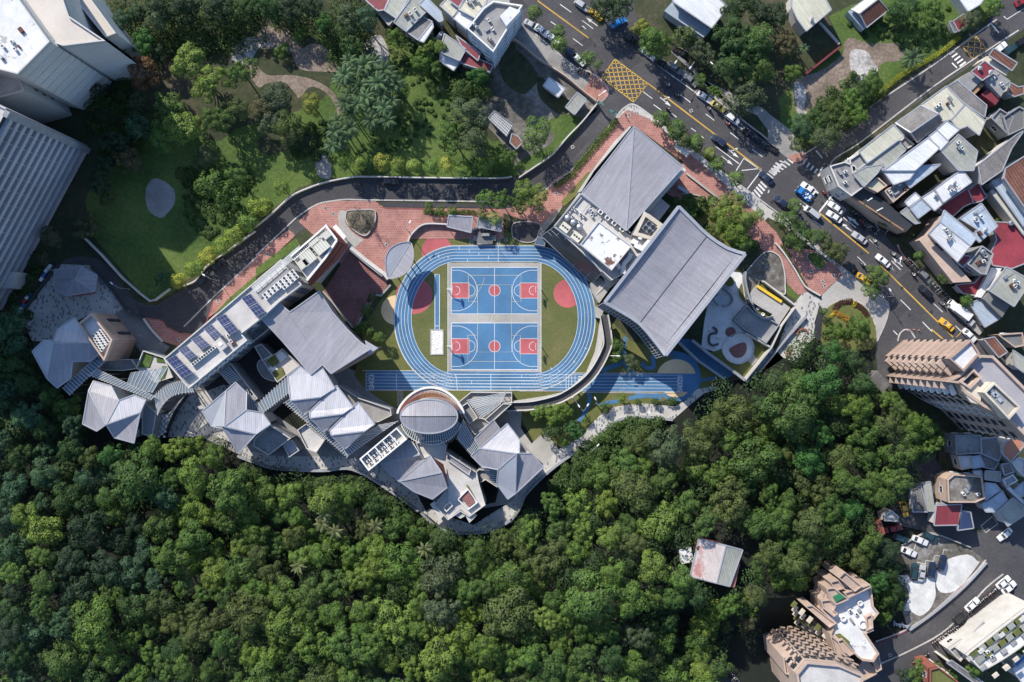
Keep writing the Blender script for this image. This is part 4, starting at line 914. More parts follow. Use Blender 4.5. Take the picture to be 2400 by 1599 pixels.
r=thing('pool_terrace','rounded dark asphalt forecourt under the plant building with a pale curb','terrace'); b=MB(); w_=W(smooth(T('21','0,500 60,470 200,470 265,500 240,600 200,655 120,665 40,640 0,600'),True,4),0); b.prism(w_,0,.1); b.build('surface',M_asph2,r); b=MB(); b.ring(w_,.25,0,.3); b.build('curb',M_conc,r)
b=MB(); b.prism(W(T('21','470,320 400,440 260,610 225,590 270,500 380,400'),0),0,.16); struct('paved_forecourt',b,M_walk)
r=thing('solar_wing','long narrow flat roofed classroom wing carrying solar panels beside the lane','building')
sw=T('P','385,841 444,911 581,798 567,782 617,744 656,708 709,668 660,608 605,655')
w_=block(r,sw,14,M_wallw,M_flatp,par=.6)
for a,c,L in visible_sides(w_,5):windows(r,a,c,1.5,13.2,int(L/3),4,2.0,1.9,M_trim,cen(w_),cap=40)
b=MB()
fa,fb=P(*T('L','340,1310')[0],14),P(*T('L','1050,722')[0],14); dn=(fb-fa).normalized(); on=Vector((dn.y,-dn.x,0)); L_=(fb-fa).length
for i in range(int(L_/.75)):
 for k in range(3):
  if(i+k)%2:q=fa+dn*(i*.75+.37)+on*.25; b.box((q.x,q.y,12.4-k*1.1),.7,.25,.9,math.atan2(dn.y,dn.x))
b.build('checker_screen',M_white,r)
def panel_array(L4,z,nx,ny,lab):
 q=[P(*p,zz)for p,zz in zip(T('L',L4),(z-.05,z-.05,z+.9,z+.9))]
 r_=thing('solar_panel_array',lab,'solar panels',(0,0,0),0,'solar panel arrays on the wing roof')
 b=MB(); qq=q if area2(q)>0 else q[::-1]; uvs=[(0,0),(0,ny),(nx,ny),(nx,0)]; uv=[uvs[q.index(p)]for p in qq]
 b.face(qq,uv)
 b.build('panel',M_solar,r_); b=MB()
 for i in range(4):b.bar(q[i]-Vector((0,0,.05)),q[(i+1)%4]-Vector((0,0,.05)),.08,.1)
 b.bar(q[0].lerp(q[3],.5)+Vector((0,0,.03)),q[1].lerp(q[2],.5)+Vector((0,0,.03)),.16,.04)
 for i in(0,1,2,3):b.bar(q[i],Vector((q[i].x,q[i].y,14.05)),.08,.08)
 b.build('frame',M_steel,r_)
for s,lab in(('165,905 55,960 245,1185 372,1115','largest solar array at the lower left end of the wing roof'),('300,790 200,840 320,965 420,905','second solar array from the lower left end of the wing roof'),('460,660 355,710 475,840 585,775','third solar array from the lower left end of the wing roof'),('610,530 510,585 625,715 735,655','fourth solar array from the lower left end of the wing roof'),('775,400 660,450 820,655 930,590','fifth solar array from the lower left end of the wing roof'),('1080,150 970,205 1150,428 1262,370','uppermost solar array on the wing roof')):
 panel_array(s,14.7,5,3,lab)
wing_rz=ang((444,911),(581,798))
for i in range(10):
 q=P(*lerp(T('L','385,1010')[0],T('L','635,815')[0],i/9),14.6); ac((q.x,q.y,14.02),wing_rz,nth(i)+' unit from the left in the single row on the solar wing roof','single row of units on the solar wing',.95)
for i in range(8):
 for k in range(3 if i>3 else 2):
  o,e=T('11','85,1140')[0],T('11','335,930')[0]; c_=lerp(o,e,i/7); q=P(c_[0]+k*5.2,c_[1]+k*6.6,14.6)
  ac((q.x,q.y,14.02),wing_rz,'%s unit from the left in the %s row of the block beside the tower'%(nth(i),('top','middle','bottom')[k]),'block of units beside the finned tower',1.05)
r2=thing('roof_hatch','square concrete roof hatch box beside the row of units on the wing','roof hatch'); b=MB(); b.prism(W(T('L','640,740 705,680 800,790 730,850'),15.6),14,15.6); b.build('box',M_flatp,r2); b=MB(); b.box(P(*T('L','715,765')[0],15.6),.9,.9,.15,wing_rz); b.build('lid',M_white,r2)
r2=thing('roof_pergola','slatted pergola along the lane edge of the solar wing roof','pergola'); b=MB(); o,e=T('11','-40,1070')[0],T('11','400,690')[0]
for i in range(60):c_=lerp(o,e,i/60); q0=P(c_[0],c_[1],15.6); q1=P(c_[0]+9,c_[1]+12,15.6); b.bar(q0,q1,.12,.15)
b.build('slats',M_white,r2); b=MB()
for dx,dy in((0,0),(9,12)):b.bar(P(o[0]+dx,o[1]+dy,15.45),P(e[0]+dx,e[1]+dy,15.45),.2,.2)
for i in range(10):c_=lerp(o,e,i/9); b.bar(P(c_[0],c_[1],15.4),Vector((P(c_[0],c_[1],15.4).x,P(c_[0],c_[1],15.4).y,14)),.15,.15)
b.build('beams',M_trim,r2)
r=thing('finned_tower','tower wrapped in leaning red brick fins at the upper end of the solar wing','building')
tw=T('11','325,785 625,535 745,640 640,800 475,1000')
w_=block(r,tw,16.5,M_wallw,M_flatp,par=.4)
b=MB(); A=[P(*p,16.8)for p in T('11','640,500 745,640 640,800 470,1010')]; Bq=[P(*p,9.0)for p in T('11','720,560 845,690 740,830 500,1062')]
for sgi in range(3):
 for i in range((26,30,30)[sgi]):
  f=i/(26,30,30)[sgi]; a=A[sgi].lerp(A[sgi+1],f); c=Bq[sgi].lerp(Bq[sgi+1],f); b.bar(a,c,.14,.3)
  for k in(.3,.6):m_=a.lerp(c,k); b.box(m_,.5,.3,.5,.7)
b.build('brick_fins',M_fin,r); b=MB()
for sgi in range(3):
 q4=[A[sgi],A[sgi+1],Bq[sgi+1],Bq[sgi]]; q4=[Vector((p.x-.3,p.y+.2,p.z-.2))for p in q4]; b.face(q4)
b.build('fin_backing',M_fin,r)
b=MB()
for i in range(3):b.bar(A[i]+Vector((0,0,.3)),A[i+1]+Vector((0,0,.3)),.5,.5)
q=W(T('11','320,790 640,510'),17.2); b.bar(q[0],q[1],.4,.4); q=W(T('11','350,820 600,600'),17.0); b.bar(q[0],q[1],.2,.2)
for i in range(22):c_=lerp(T('11','330,800')[0],T('11','625,545')[0],i/21); b.bar(P(c_[0],c_[1],17),P(c_[0]+6,c_[1]+7,17),.12,.12)
b.build('top_frame',M_white,r)
for k,(x,y,sx,sy)in enumerate(((600,700,3.6,2.8),(480,800,3.2,3.0),(440,860,2.6,1.6),(640,600,2.4,1.6),(540,660,2.8,1.2))):
 q=P(*T('11','%d,%d'%(x,y))[0],17.5); m_=thing('rooftop_plant',nth(k)+' cream plant box on the finned tower roof counted by size from the largest','plant box',(q.x,q.y,16.52),wing_rz,'plant boxes on the finned tower'); b=MB(); b.box((0,0,.15),sx,sy,1.3); b.build('casing',M_plantc,m_)
 b=MB()
 for i in range(5):b.bar((-sx/2+(i+.5)*sx/5,-sy/2,1.47),(-sx/2+(i+.5)*sx/5,sy/2,1.47),.12,.05)
 b.build('ribs',M_steel,m_)
m_=thing('pipe_run','tangle of dark pipes between the plant boxes on the finned tower','pipes'); b=MB(); random.seed(8)
for i in range(34):
 c_=lerp(T('11','420,760')[0],T('11','600,720')[0],random.random()); a=P(c_[0]+random.uniform(-4,12),c_[1]+random.uniform(-14,10),16.9); l=random.uniform(.5,2); d=Vector((math.cos(wing_rz),math.sin(wing_rz),0))if i%2 else Vector((-math.sin(wing_rz),math.cos(wing_rz),0)); b.bar(a,a+d*l,.12,.12)
b.build('pipes',M_dark,m_)
r2=thing('white_canopy_slab','small white rectangular canopy beside the red finned tower','canopy'); b=MB(); b.prism(W(T('11','735,495 830,605 805,635 705,520'),4),3.7,4,bottom=True); b.build('slab',M_white,r2); b=MB(); q=P(*T('11','770,560')[0],3); b.tube((q.x,q.y,0),(q.x,q.y,3.7),.15); b.build('column',M_steel,r2)
r=thing('auditorium','large grey standing seam roofed hall left of the dark brick court','hall')
V=[(615,749,13.2),(656,711,13.2),(679,732,13.4),(748,683,13.6),(779,732,13.0),(814,772,12.9),(845,803,13.2),(868,818,13.6),(776,876,13.4),(756,855,13.2),(728,878,13.2),(664,802,12.9)]
seam_roof(r,V,[((0,1,2,9,10,11),None,52),((2,3,4,8,9),None,52),((4,5,6,7,8),None,52)],M_roof,wallm=M_wallb,outline=tuple(range(12)),ins=.8)
b=MB(); b.prism(W(T('12','1000,60 1115,50 1030,120 700,305 620,230'),12),3,12); b.build('end_block',M_tile,r)
b=MB(); b.prism(W(T('12','1000,-10 1122,62 1040,120 1020,90'),12.6),12.2,12.6,bottom=True); b.build('eave_slab',M_trim,r)
def folded(label,up,lo,name='folded_roof_pavilion',zt=13.6,ze=12.0):
 pass
def pav(label,t,spec,faces,ridges,outline,name='classroom_pavilion',walls=M_wallw,seams=()):
 r_=thing(name,label,'building',(0,0,0),0,'folded metal roofed classroom pavilions')
 seam_roof(r_,Z3(t,spec),faces,M_roof,wallm=walls,outline=outline,ridges=ridges,ins=.9); return r_
pav('upper white and grey folded roof of the three stepped pavilions','12','290,320,13.2 400,225,13.1 500,300,13 610,240,12.9 725,430,12.8 600,512,13.4 318,545,13.8 440,670,11.8',[((0,1,2,3,4,5,6),M_roof_sunlit,-95),((6,5,4,7),M_roof,-88)],((6,5),),(0,1,2,3,4,7,6))  # white face is the same metal coloured as sunlit
pav('middle white and grey folded roof of the three stepped pavilions','12','740,405,12.4 895,602,12.4 800,668,12.9 498,706,13.2 490,650,13.0 620,832,11.4',[((0,1,2,3,4),M_roof_sunlit,-95),((3,2,1,5),M_roof,-88)],((3,2),),(0,1,5,3,4))
pav('lower white and grey folded roof of the three stepped pavilions','12','940,558,12 1092,760,12 1000,826,12.5 690,864,12.8 680,810,12.6 820,988,11',[((0,1,2,3,4),M_roof_sunlit,-95),((3,2,1,5),M_roof,-88)],((3,2),),(0,1,5,3,4))
pav('westernmost pinwheel roofed pavilion beside the dotted plaza and brown tower','K','1015,420,12 750,590,12 685,772,13.2 540,767,12.4 365,940,12 590,1355,12.4 745,1498,11.8 950,1350,12.4 980,1090,12.6 1245,1092,12.4 1395,965,11.8 1250,815,13 1190,700,12.4 690,806,14.4 870,818,14.2',[((0,1,2,13,14,11,12),M_roof_sunlit,-97),((3,4,5,13,2),M_trim,-93),((13,5,6,7,8,14),M_roof,-92),((14,8,9,10,11),M_roof,-92)],((13,5),(13,14),(2,13)),(0,1,2,3,4,5,6,7,8,9,10,11,12),name='pinwheel_pavilion')  # paler faces carry the sunlit tone in their colour
pav('pinwheel roofed pavilion at the forest edge below the glass walkway','02','860,365,12 1020,410,12 1092,545,13 1230,492,12.2 1340,536,12 1288,655,12.4 1232,935,12 1050,885,12 975,765,14.4 890,825,12.2 760,760,12 815,455,12.8',[((11,0,1,2,8),M_roof,-95),((10,9,8,11),M_roof,-95),((2,3,4,5,8),M_roof_sunlit,-80),((8,5,6,7),M_roof,-70)],((8,11),(8,2),(8,5)),(11,0,1,2,3,4,5,6,7,8,9,10),name='pinwheel_pavilion')  # pale facet coloured as sunlit, same metal as the rest
pav('pinwheel roofed pavilion right of the grey plaza with east face coloured sunlit white','P','474,963,12 529,917,12.8 552,896,12 578,921,12 577,961,13 615,967,12 634,994,12 600,1018,12.6 559,1063,11.8 522,1004,13.6 496,999,12 525,1000,14.6',[((0,1,11,10),M_trim,-95),((1,2,3,4,11),M_roof,90),((11,4,5,6,7),M_roof_sunlit,-88),((9,11,7,8),M_roof,-88)],((11,1),(11,4),(11,7)),(0,1,2,3,4,5,6,7,8,9,10),name='pinwheel_pavilion')  # lighter faces have the sun painted into their colour
r4=pav('dark grey folded roof pavilion with a red brick side at the bottom of the school','12','1600,1050,12.4 1706,1205,13.2 1755,1345,12 1620,1450,11.5 1450,1380,11.8 1320,1286,12.2',[((0,1,5),M_roof,-85),((5,1,2,3,4),M_roof,-85)],((5,1),),(0,1,2,3,4,5),name='pinwheel_pavilion')
b=MB(); q=[P(*p)for p in Z3('12','1606,1052,12.2 1708,1205,13 1765,1300,9 1722,1130,9')]; b.face(q); b.build('brick_side',M_fin,r4)
pav('low grey roof pavilion below the white plant frame','12','1385,905,9 1440,930,9 1540,1085,9 1320,1292,8.2 1140,1130,8.6 1505,1042,10',[((0,1,5,4),M_roof,-80),((4,5,2,3),M_roof,-80)],((4,5),),(0,1,5,2,3,4))
pav('pinwheel roofed pavilion farthest right in the school cluster','P','1123,1051,13 1189,993,12 1202,1009,12 1218,1031,12.2 1217,1063,12.8 1246,1063,12.2 1274,1095,11.6 1208,1157,12.2 1190,1170,11.8 1164,1134,12 1167,1101,13.2 1129,1093,12 1104,1068,12 1210,1063,14.6',[((0,1,2,3,4,13),M_roof_sunlit,52),((12,0,13,10,11),M_roof,-92),((10,13,7,8,9),M_trim,60),((13,4,5,6,7),M_roof,70)],((0,13),(10,13),(13,7)),(0,1,2,3,4,5,6,7,8,9,10,11,12),name='pinwheel_pavilion')  # lighter slopes coloured as sunlit sides of one metal
r=thing('link_block','narrow grey seamed lean-to roof above the right hand pinwheel pavilion','building',(0,0,0),0)
seam_roof(r,Z3('12','2010,890,10 2180,722,10 2238,800,9.6 2060,990,9.6'),[((0,1,2,3),M_roof,48)],M_roof,wallm=M_wallw,outline=(0,1,2,3))
r=thing('elliptical_hall','oval metal roofed hall with a crescent of red brick fins below the running track','hall')
c0=P(*T('12','1590,690')[0],14); rx=262/3.92*S*.944; ry=156/3.92*S*.944; n=64
for sgn in(1,-1):
 b=MB(); K=8
 for i in range(n):
  a0,a1=math.pi*i/n,math.pi*(i+1)/n
  for k in range(K):
   f0,f1=k/K,(k+1)/K
   g_=lambda a,f:Vector((c0 .x+rx*math.cos(a),c0 .y+sgn*(.12+(ry-.12)*math.sin(a)*f),14+1.0*(1-f)*math.sin(a)+.2))
   q=[g_(a0,f0),g_(a0,f1),g_(a1,f1),g_(a1,f0)]
   if area2(q)<0:q=q[::-1]
   if abs(area2(q))<1e-7:continue
   b.face(q,[(v.x,v.y)for v in q])
 b.build('roof_half',M_roof,r)
el=[Vector((c0 .x+rx*math.cos(2*math.pi*i/n),c0 .y+ry*math.sin(2*math.pi*i/n),14))for i in range(n)]
b=MB(); b.prism([Vector((c0 .x+(p.x-c0 .x)*.95,c0 .y+(p.y-c0 .y)*.95,0))for p in el],0,13.9); b.build('wall',M_wallw,r)
b=MB()
for i in range(n):b.bar(el[i-1]+Vector((0,0,.2)),el[i]+Vector((0,0,.2)),.3,.4)
b.build('eave_trim',M_trim,r)
b=MB()
for i in range(58):
 a=R(20+145*i/57); p=Vector((c0 .x+(rx+.9)*math.cos(a),c0 .y+(ry+1.9*math.sin(a))*math.sin(a),0)); q=Vector((c0 .x+(rx+.2)*math.cos(a),c0 .y+(ry+.2)*math.sin(a),0))
 b.bar((p.x,p.y,11.5),(q.x,q.y,11.5),.14,1.0)
b.build('brick_fins',M_fin,r)
b=MB(); arcp=[Vector((c0 .x+(rx+1.3)*math.cos(R(5+170*i/40)),c0 .y+(ry+2.7*math.sin(R(5+170*i/40)))*math.sin(R(5+170*i/40)),9.5))for i in range(41)]; b.wallpath(arcp,.5,-.8,.5); b.build('ring_wall',M_white,r)
b=MB()
for i in range(40):
 a_,c_=arcp[i],arcp[i+1]; f=lambda p:Vector((c0 .x+(p.x-c0 .x)*.88,c0 .y+(p.y-c0 .y)*.8,9.6)); b.face([a_,c_,f(c_),f(a_)])
b.build('crescent_deck',M_flatp,r)
q_=thing('glass_skirt','curved glass canopy with white ribs under the oval roof','canopy'); b=MB()
o_=[Vector((c0 .x+(rx-.6)*math.cos(R(-20-140*i/30)),c0 .y+(ry-.4)*math.sin(R(-20-140*i/30)),8.2))for i in range(31)]; e_=[Vector((c0 .x+(rx+1)*math.cos(R(-20-140*i/30)),c0 .y+(ry+3.4)*math.sin(R(-20-140*i/30)),8.0))for i in range(31)]
for i in range(30):b.face([o_[i],o_[i+1],e_[i+1],e_[i]][::-1])
b.build('glass',M_canopyd,q_); b=MB()
for i in range(31):b.bar(o_[i]+Vector((0,0,.1)),e_[i]+(e_[i]-o_[i])*.12+Vector((0,0,.1)),.1,.18)
for i in range(30):b.bar(e_[i]+Vector((0,0,.1)),e_[i+1]+Vector((0,0,.1)),.15,.15)
b.build('ribs',M_white,q_)
def glass_walk(label,t,left,right,z,nrib,m=M_canopyd,ov=.14,posts=True,ribm=None):
 r_=thing('glass_walkway_roof',label,'glass roof',(0,0,0),0,'glass walkway roofs'); A=W(smooth(T(t,left),False,5)if left.count(' ')>1 else T(t,left),z); B=W(smooth(T(t,right),False,5)if right.count(' ')>1 else T(t,right),z)
 def at(Q,f):
  x=f*(len(Q)-1); i=min(int(x),len(Q)-2); return Q[i].lerp(Q[i+1],x-i)
 b=MB(); N=max(nrib,6)
 for i in range(N):
  q=[at(A,i/N),at(A,(i+1)/N),at(B,(i+1)/N),at(B,i/N)]; b.face(q if area2(q)>0 else q[::-1])
 b.build('glass',m,r_); b=MB(); up=Vector((0,0,.08))
 for i in range(nrib+1):a,c=at(A,i/nrib),at(B,i/nrib); b.bar(a+(a-c)*ov+up,c+(c-a)*ov+up,.07,.1)
 b.build('ribs',ribm or M_white,r_); b=MB()
 for Q in(A,B):
  for i in range(len(Q)-1):b.bar(Q[i],Q[i+1],.12,.16)
 b.build('edge_beams',M_trim,r_)
 if posts:
  b=MB()
  for i in range(0,nrib+1,4):
   for Q in(A,B):p=at(Q,i/nrib); b.tube((p.x,p.y,0),(p.x,p.y,z),.1,n=6)
  b.build('posts',M_steel,r_)
 return r_
glass_walk('glass walkway roof touching the lower right side of the westernmost pinwheel pavilion','02','580,430 890,140','640,490 955,190',10.5,14)
glass_walk('long straight glass walkway roof between the two western pinwheel pavilions','02','900,262 1420,505','810,305 1390,535',10.5,22,M_canopy)
glass_walk('curved glass walkway roof bending round the end of the solar wing','02','1420,510 1520,420 1640,375 1740,372','1445,660 1500,570 1600,490 1780,462',9.5,20,M_canopy)
glass_walk('wide glass roof over the small garden terrace west of the solar wing','02','1205,290 1540,240','1160,420 1400,470',10,8,M_canopy,.02)
glass_walk('straight glass walkway roof left of the three stepped pavilions','12','0,590 290,330','50,665 300,470',9.6,12,M_canopy)
glass_walk('long glass walkway roof along the lower left side of the three stepped pavilions','12','270,560 840,1060','330,520 880,1030',8.8,30,M_canopyd,.3)
glass_walk('dark glass walkway roof right of the lowest stepped pavilion','12','840,1050 1290,740','800,980 1130,770',9,20,M_canopyd,.08)
glass_walk('glass walkway roof beside the dark courtyard right of the oval hall','12','1850,885 2000,1060','1900,740 2060,985',9.2,16,M_canopyd,.12)
glass_walk('glass walkway roof beside the pinwheel pavilion right of the grey plaza','02','2270,470 2400,640','2265,630 2380,740',9,9,M_canopyd,.2,False)
glass_walk('short glass walkway roof on the dark courtyard below the solar wing','L','710,1100 840,1240','800,1020 960,1200',8,8,M_canopyd,.06)
glass_walk('sloping glass entrance canopy between the ramp and the oval hall','12','1950,540 2080,700','2290,470 2240,580',5,10,M_canopy,.05)
glass_walk('narrow glass roof on the left edge of the far right pinwheel pavilion','12','2080,1160 2210,1330','2220,1180 2222,1330',8,8,M_canopyd,.1,False)
def deck(label,t,s,z,m=M_flatp,mw=M_wallg,par=.9,cat='terrace',sm=False):
 r_=thing('terrace_deck',label,cat,(0,0,0),0); p=T(t,s); p=smooth(p,True,4)if sm else p
 w=W(p,z); b=MB(); b.prism(w,0,z,0,True,mt=1); b.build('slab',[mw,m],r_)
 if par:b=MB(); b.ring(w,.18,z-.3,z+par); b.build('parapet',M_wallw,r_)
 return r_
deck('pale triangular glass-lined deck between the dark courtyard void and the stepped pavilions','12','385,812 470,752 645,895 560,1020 470,985',6,M_flatp)
deck('grey roof terrace with planting boxes below the white faced pinwheel pavilion','12','-10,895 135,765 325,890 120,1045 -20,960',7,M_flatg)
deck('small grey deck and stair roof below the planted terrace','12','255,950 330,900 405,1000 310,1065',5,M_trim)
deck('terrace of paved squares and planting beside the large grey roof','L','1250,985 1480,820 1690,1020 1420,1235',6,M_flatp)
deck('oval sunken deck curving beside the planted terrace squares','L','1180,980 1240,960 1330,1090 1400,1220 1250,1180 1170,1060',4,M_flatg,M_wallg,.5,sm=True)
deck('narrow dark corridor deck crossing the deep courtyard','L','1140,800 1220,760 1360,900 1240,970',7.5,M_flatg)
deck('long stepped corridor deck on the lower side of the deep courtyard','L','690,1090 850,1000 1180,1430 1060,1510',7,M_flatg,M_wallg,.9)
deck('upper corridor deck of the deep courtyard under the solar wing','L','1000,720 1240,480 1330,570 1100,760',8,M_flatg)
deck('wide corridor deck south of the oval hall around the black courtyard','12','1470,930 1700,905 1750,955 1745,1015 2030,1200 2050,1300 2110,1500 1960,1610 1880,1560 1765,1640 1640,1500 1760,1350 1700,1200 1600,1050 1530,1080',7.5,M_flatp)
deck('grey seamed ramp deck left of the black courtyard','12','1755,1020 1980,1170 1960,1230 1750,1080',8.2,M_roof)
deck('brown lower deck between the two right hand pinwheel pavilions','12','2050,1170 2180,1190 2220,1340 2110,1270 2040,1310 1990,1230',6,M_walk)
deck('grey terrace left of the three stepped pavilions lane side','12','760,400 950,520 1240,620 1250,680 1130,740 1090,750 890,590 730,420',6.5,M_walk)
deck('pale forecourt deck wrapping the right end of the oval hall','12','1860,560 1975,465 2352,470 2352,560 2250,575 2090,720 2000,800 1920,740 1850,640',3,M_conc)
deck('grey angled deck right of the oval hall','12','1870,610 1945,560 2040,700 1960,760',6,M_walk)
deck('long grey gangway right of the oval hall','12','2100,720 2270,570 2350,575 2150,760',5.5,M_walk)
deck('grey wing deck above the black courtyard','12','1920,740 2060,700 2180,730 2010,860',4.5,M_flatg)
deck('grey courtyard deck beside the brown tower in the west','K','1460,1110 1560,1060 1900,1060 2000,1200 1780,1235 1500,1230 1400,1200',5,M_walk)
deck('garden terrace with lawn squares west of the solar wing','02','1325,85 1520,150 1600,330 1440,380 1260,245',6,M_flatp)
b=MB()
for s in('1330,100 1410,130 1370,240 1275,240','1440,130 1510,160 1530,200 1440,190','1490,230 1540,230 1500,370 1450,370'):b.prism(W(T('02',s),6.2),6,6.25)
tag(b.build('lawn_patches',M_lawn),'bright green lawn squares on the terrace west of the solar wing','lawn')
deck('brown stone planter block right of the garden terrace','02','1560,270 1640,330 1600,380 1510,350',4,M_soil,M_wallb)
deck('curved glass fronted stair block below the curved glass walkway','02','1310,540 1440,660 1400,885 1305,850',8,M_roof,M_wallg,.3)
deck('curved terrace with checkered screen at the forest edge','02','1440,690 1560,660 1640,560 1700,500 1600,640 1500,860 1400,885',3.5,M_flatp,M_dark,.4)
b=MB(); q0,q1=T('02','1440,690')[0],T('02','1410,880')[0]
for i in range(9):
 for k in range(4):
  if(i+k)%2:c_=lerp(q0,q1,i/8); q=P(c_[0]+k*6.5+2,c_[1],5); b.box((q.x,q.y,3.6),.5,.55,.4)
tag(b.build('checker_blocks',M_white),'checkerboard of white blocks on the curved terrace at the forest edge','screen')
for s,lab in(('90,165 165,110 215,190 150,240','left dark planting square'),('150,280 235,240 270,330 190,370','lower planting square')):
 b=MB(); b.prism(W(T('12',s),6.6),6,6.7); tag(b.build('planting_bed',M_turf),lab+' on the paved squares beside the grey roof','planting bed')
b=MB(); b.prism(W(T('12','160,140 230,85 290,140 220,200'),6.3),6,6.4); b.prism(W(T('12','105,260 160,210 215,270 160,300'),6.3),6,6.4); tag(b.build('white_paving_squares',M_white),'white paving squares between the planting beds beside the grey roof','paving')
r=thing('zigzag_terrace','white zigzag edged terrace with brick planters at the southern tip of the school','terrace')
b=MB(); b.prism(W(T('12','1760,1640 1880,1545 1960,1600 2110,1500 2050,1310 1870,1090 1740,1080 1765,1350'),7.9),0,7.9); b.build('slab',M_flatp,r)
b=MB(); b.prism(W(T('12','1885,1440 1950,1370 2010,1480 1950,1520'),8.3),7.9,8.5); b.build('brick_planter',M_brickd,r); b=MB(); b.ring(W(T('12','1850,1450 1950,1350 2040,1480 1950,1550'),8.3),.25,7.9,8.9); b.build('planter_wall',M_white,r)
b=MB(); b.ring(W(T('12','1720,1530 1780,1470 1810,1510 1750,1568'),8.3),.2,7.9,8.7); b.build('roof_well',M_white,r)
b=MB(); b.prism(W(T('12','1930,1320 1950,1330 2025,1460 2000,1450'),8.3),7.9,8.4); b.build('hedge_strip',M_turf,r)
for s in('760,1640 800,1700 690,1750','-1,0'):
 pass
b=MB()
for s in('1600,1500 1690,1640 1740,1590 1640,1470','1740,1560 1880,1630 1930,1600 1840,1520','1900,1560 1960,1670 2030,1600 1960,1540'):b.prism(W(T('12',s),7.7),6.8,7.7)
b.build('zigzag_edge',M_wallw,r)
r=thing('open_plant_room','white walled open plant room full of dark units left of the oval hall','plant room')
w_=W(T('12','950,1080 1292,790 1388,900 1035,1192'),13); b=MB(); b.prism(w_,0,11.6,0); b.build('building',M_wallw,r); b=MB(); b.ring(w_,.35,11.6,13.2); b.build('screen_wall',M_white,r)
b=MB(); A,Bq,Cq,D=[P(p.x/S+1200,799.5-p.y/S)for p in w_]
A,Bq,Cq,D=w_
for k in(.2,.4,.6,.8):b.bar(A.lerp(Bq,k),D.lerp(Cq,k),.25,.3)
b.build('cross_beams',M_white,r)
for i in range(6):
 for k in range(3):
  f,g_=(i+.8)/7.4,(k+.9)/4; q=A.lerp(Bq,f).lerp(D.lerp(Cq,f),g_); ac((q.x,q.y,11.62),ang((900,1050),(950,1010)),'%s unit from the left in the %s row inside the white plant frame'%(nth(i),('top','middle','bottom')[k]),'units in the white plant frame',.85)
for s,lab in(('250,560 470,750 380,812 150,655','sunken dark courtyard left of the lowest stepped pavilions'),('1850,885 1890,930 2065,1170 2020,1190 1745,1005 1745,960','sunken dark courtyard right of the oval hall'),('2060,1310 2110,1270 2230,1360 2200,1480 2110,1500','sunken dark courtyard by the rightmost pavilion')):
 b=MB(); b.poly(wz(T('12',s),.03)); struct('sunken_court',b,M_floor)  # near-black floor colour stands in for the deep courtyard shade
b=MB(); b.poly(wz(T('L','980,640 1260,450 1700,1010 1180,1500 860,1450 460,1300'),.025)); struct('sunken_court',b,M_asph2)
r=thing('brown_tower_block','brown tiled tower with a recessed white roof yard beside the westernmost pinwheel roof','building')
bt=T('K','1060,515 1265,350 1590,760 1510,975 1460,1090')
w_=ccw(W(bt,15)); b=MB(); b.prism(w_,0,13.4,mt=0); b.build('wall',M_tile,r); b=MB(); b.ring(w_,.4,13.4,15.0); b.build('parapet',M_wallb,r); b=MB(); b.poly([(p[0],p[1],13.42)for p in inset(w_,.4)]); b.build('roof',M_flatw,r)
for a,c,L in visible_sides(w_,4):windows(r,a,c,1,9,max(2,int(L/5)),2,.9,3.2,M_trimd,cen(w_),cap=14)
k=0
for i in range(6):
 for j in range(3):
  f,g_=(i+.5)/6,(j+.5)/3; q=P(*lerp(lerp(T('K','1290,700')[0],T('K','1430,600')[0],g_),lerp(T('K','1440,960')[0],T('K','1570,790')[0],g_),f),13.5)
  ac((q.x,q.y,13.44),1.0,'%s unit from the top in the %s column on the brown tower'%(nth(i),('left','middle','right')[j]),'units on the brown tower',.9)
r=thing('hexagonal_pavilion','blue grey umbrella roofed pavilion in the shaded top of the dotted plaza','pavilion')
V=T('01','500,910 750,880 890,960 870,1110 620,1150 500,1080'); V=[p+(4.2,)for p in V]+[T('01','690,1000')[0]+(5.6,)]
seam_roof(r,V,[((i,(i+1)%6,6),)for i in range(6)],M_roof,outline=(0,1,2,3,4,5),ridges=tuple((i,6)for i in range(6)))
for p in V[:6]:q=P(p[0],p[1],0); c_=P(*V[6][:2],0); q=q.lerp(c_,.12); b=MB(); b.tube((q.x,q.y,0),(q.x,q.y,4),.14); b.build('column',M_steel,r)
b=MB(); b.bar(P(*T('01','690,1150')[0],.4),P(*T('01','880,1115')[0],.4),.5,.5); tag(b.build('red_bench',M_redc),'red bench edge along the front of the umbrella roofed pavilion','bench')
def yard_poly(name,s,z,m,sm=True,t='J',ring=None):
 p=T(t,s); p=smooth(p,True,4)if sm else p; w=W(p,0); b=MB(); b.prism([(q.x,q.y,0)for q in w],0,z); struct(name,b,m)
 if ring:b=MB(); b.ring(w,.22,z-.1,z+ring); struct('yard_curb',b,M_wallw)
yard_poly('yard_lawn','0,1120 200,1080 640,900 850,1050 490,1500',.12,M_turf,False)
yard_poly('yard_floor','-100,1050 -60,700 0,380 150,150 330,-20 480,0 490,200 520,400 640,560 900,700 480,860 640,1040 600,1150 440,1290 300,1260 210,1150 190,1070 80,1110',.16,M_flatw,False)
yard_poly('yard_round_floor','190,1070 250,930 400,850 520,860 620,950 645,1080 590,1210 440,1290 290,1250 210,1160',.2,M_flatw,ring=.25)
yard_poly('yard_upper_terrace','490,40 560,-60 800,-300 1000,-240 1075,-20 1085,160 1060,310 760,120 700,170 560,330 500,200',.22,M_lot,ring=.3)
yard_poly('yard_play_patch','240,820 270,775 340,770 385,820 360,890 290,905 245,870',.24,M_brickd)
yard_poly('yard_play_patch','305,1060 500,980 540,1080 480,1180 380,1195 310,1130',.28,M_brickd)
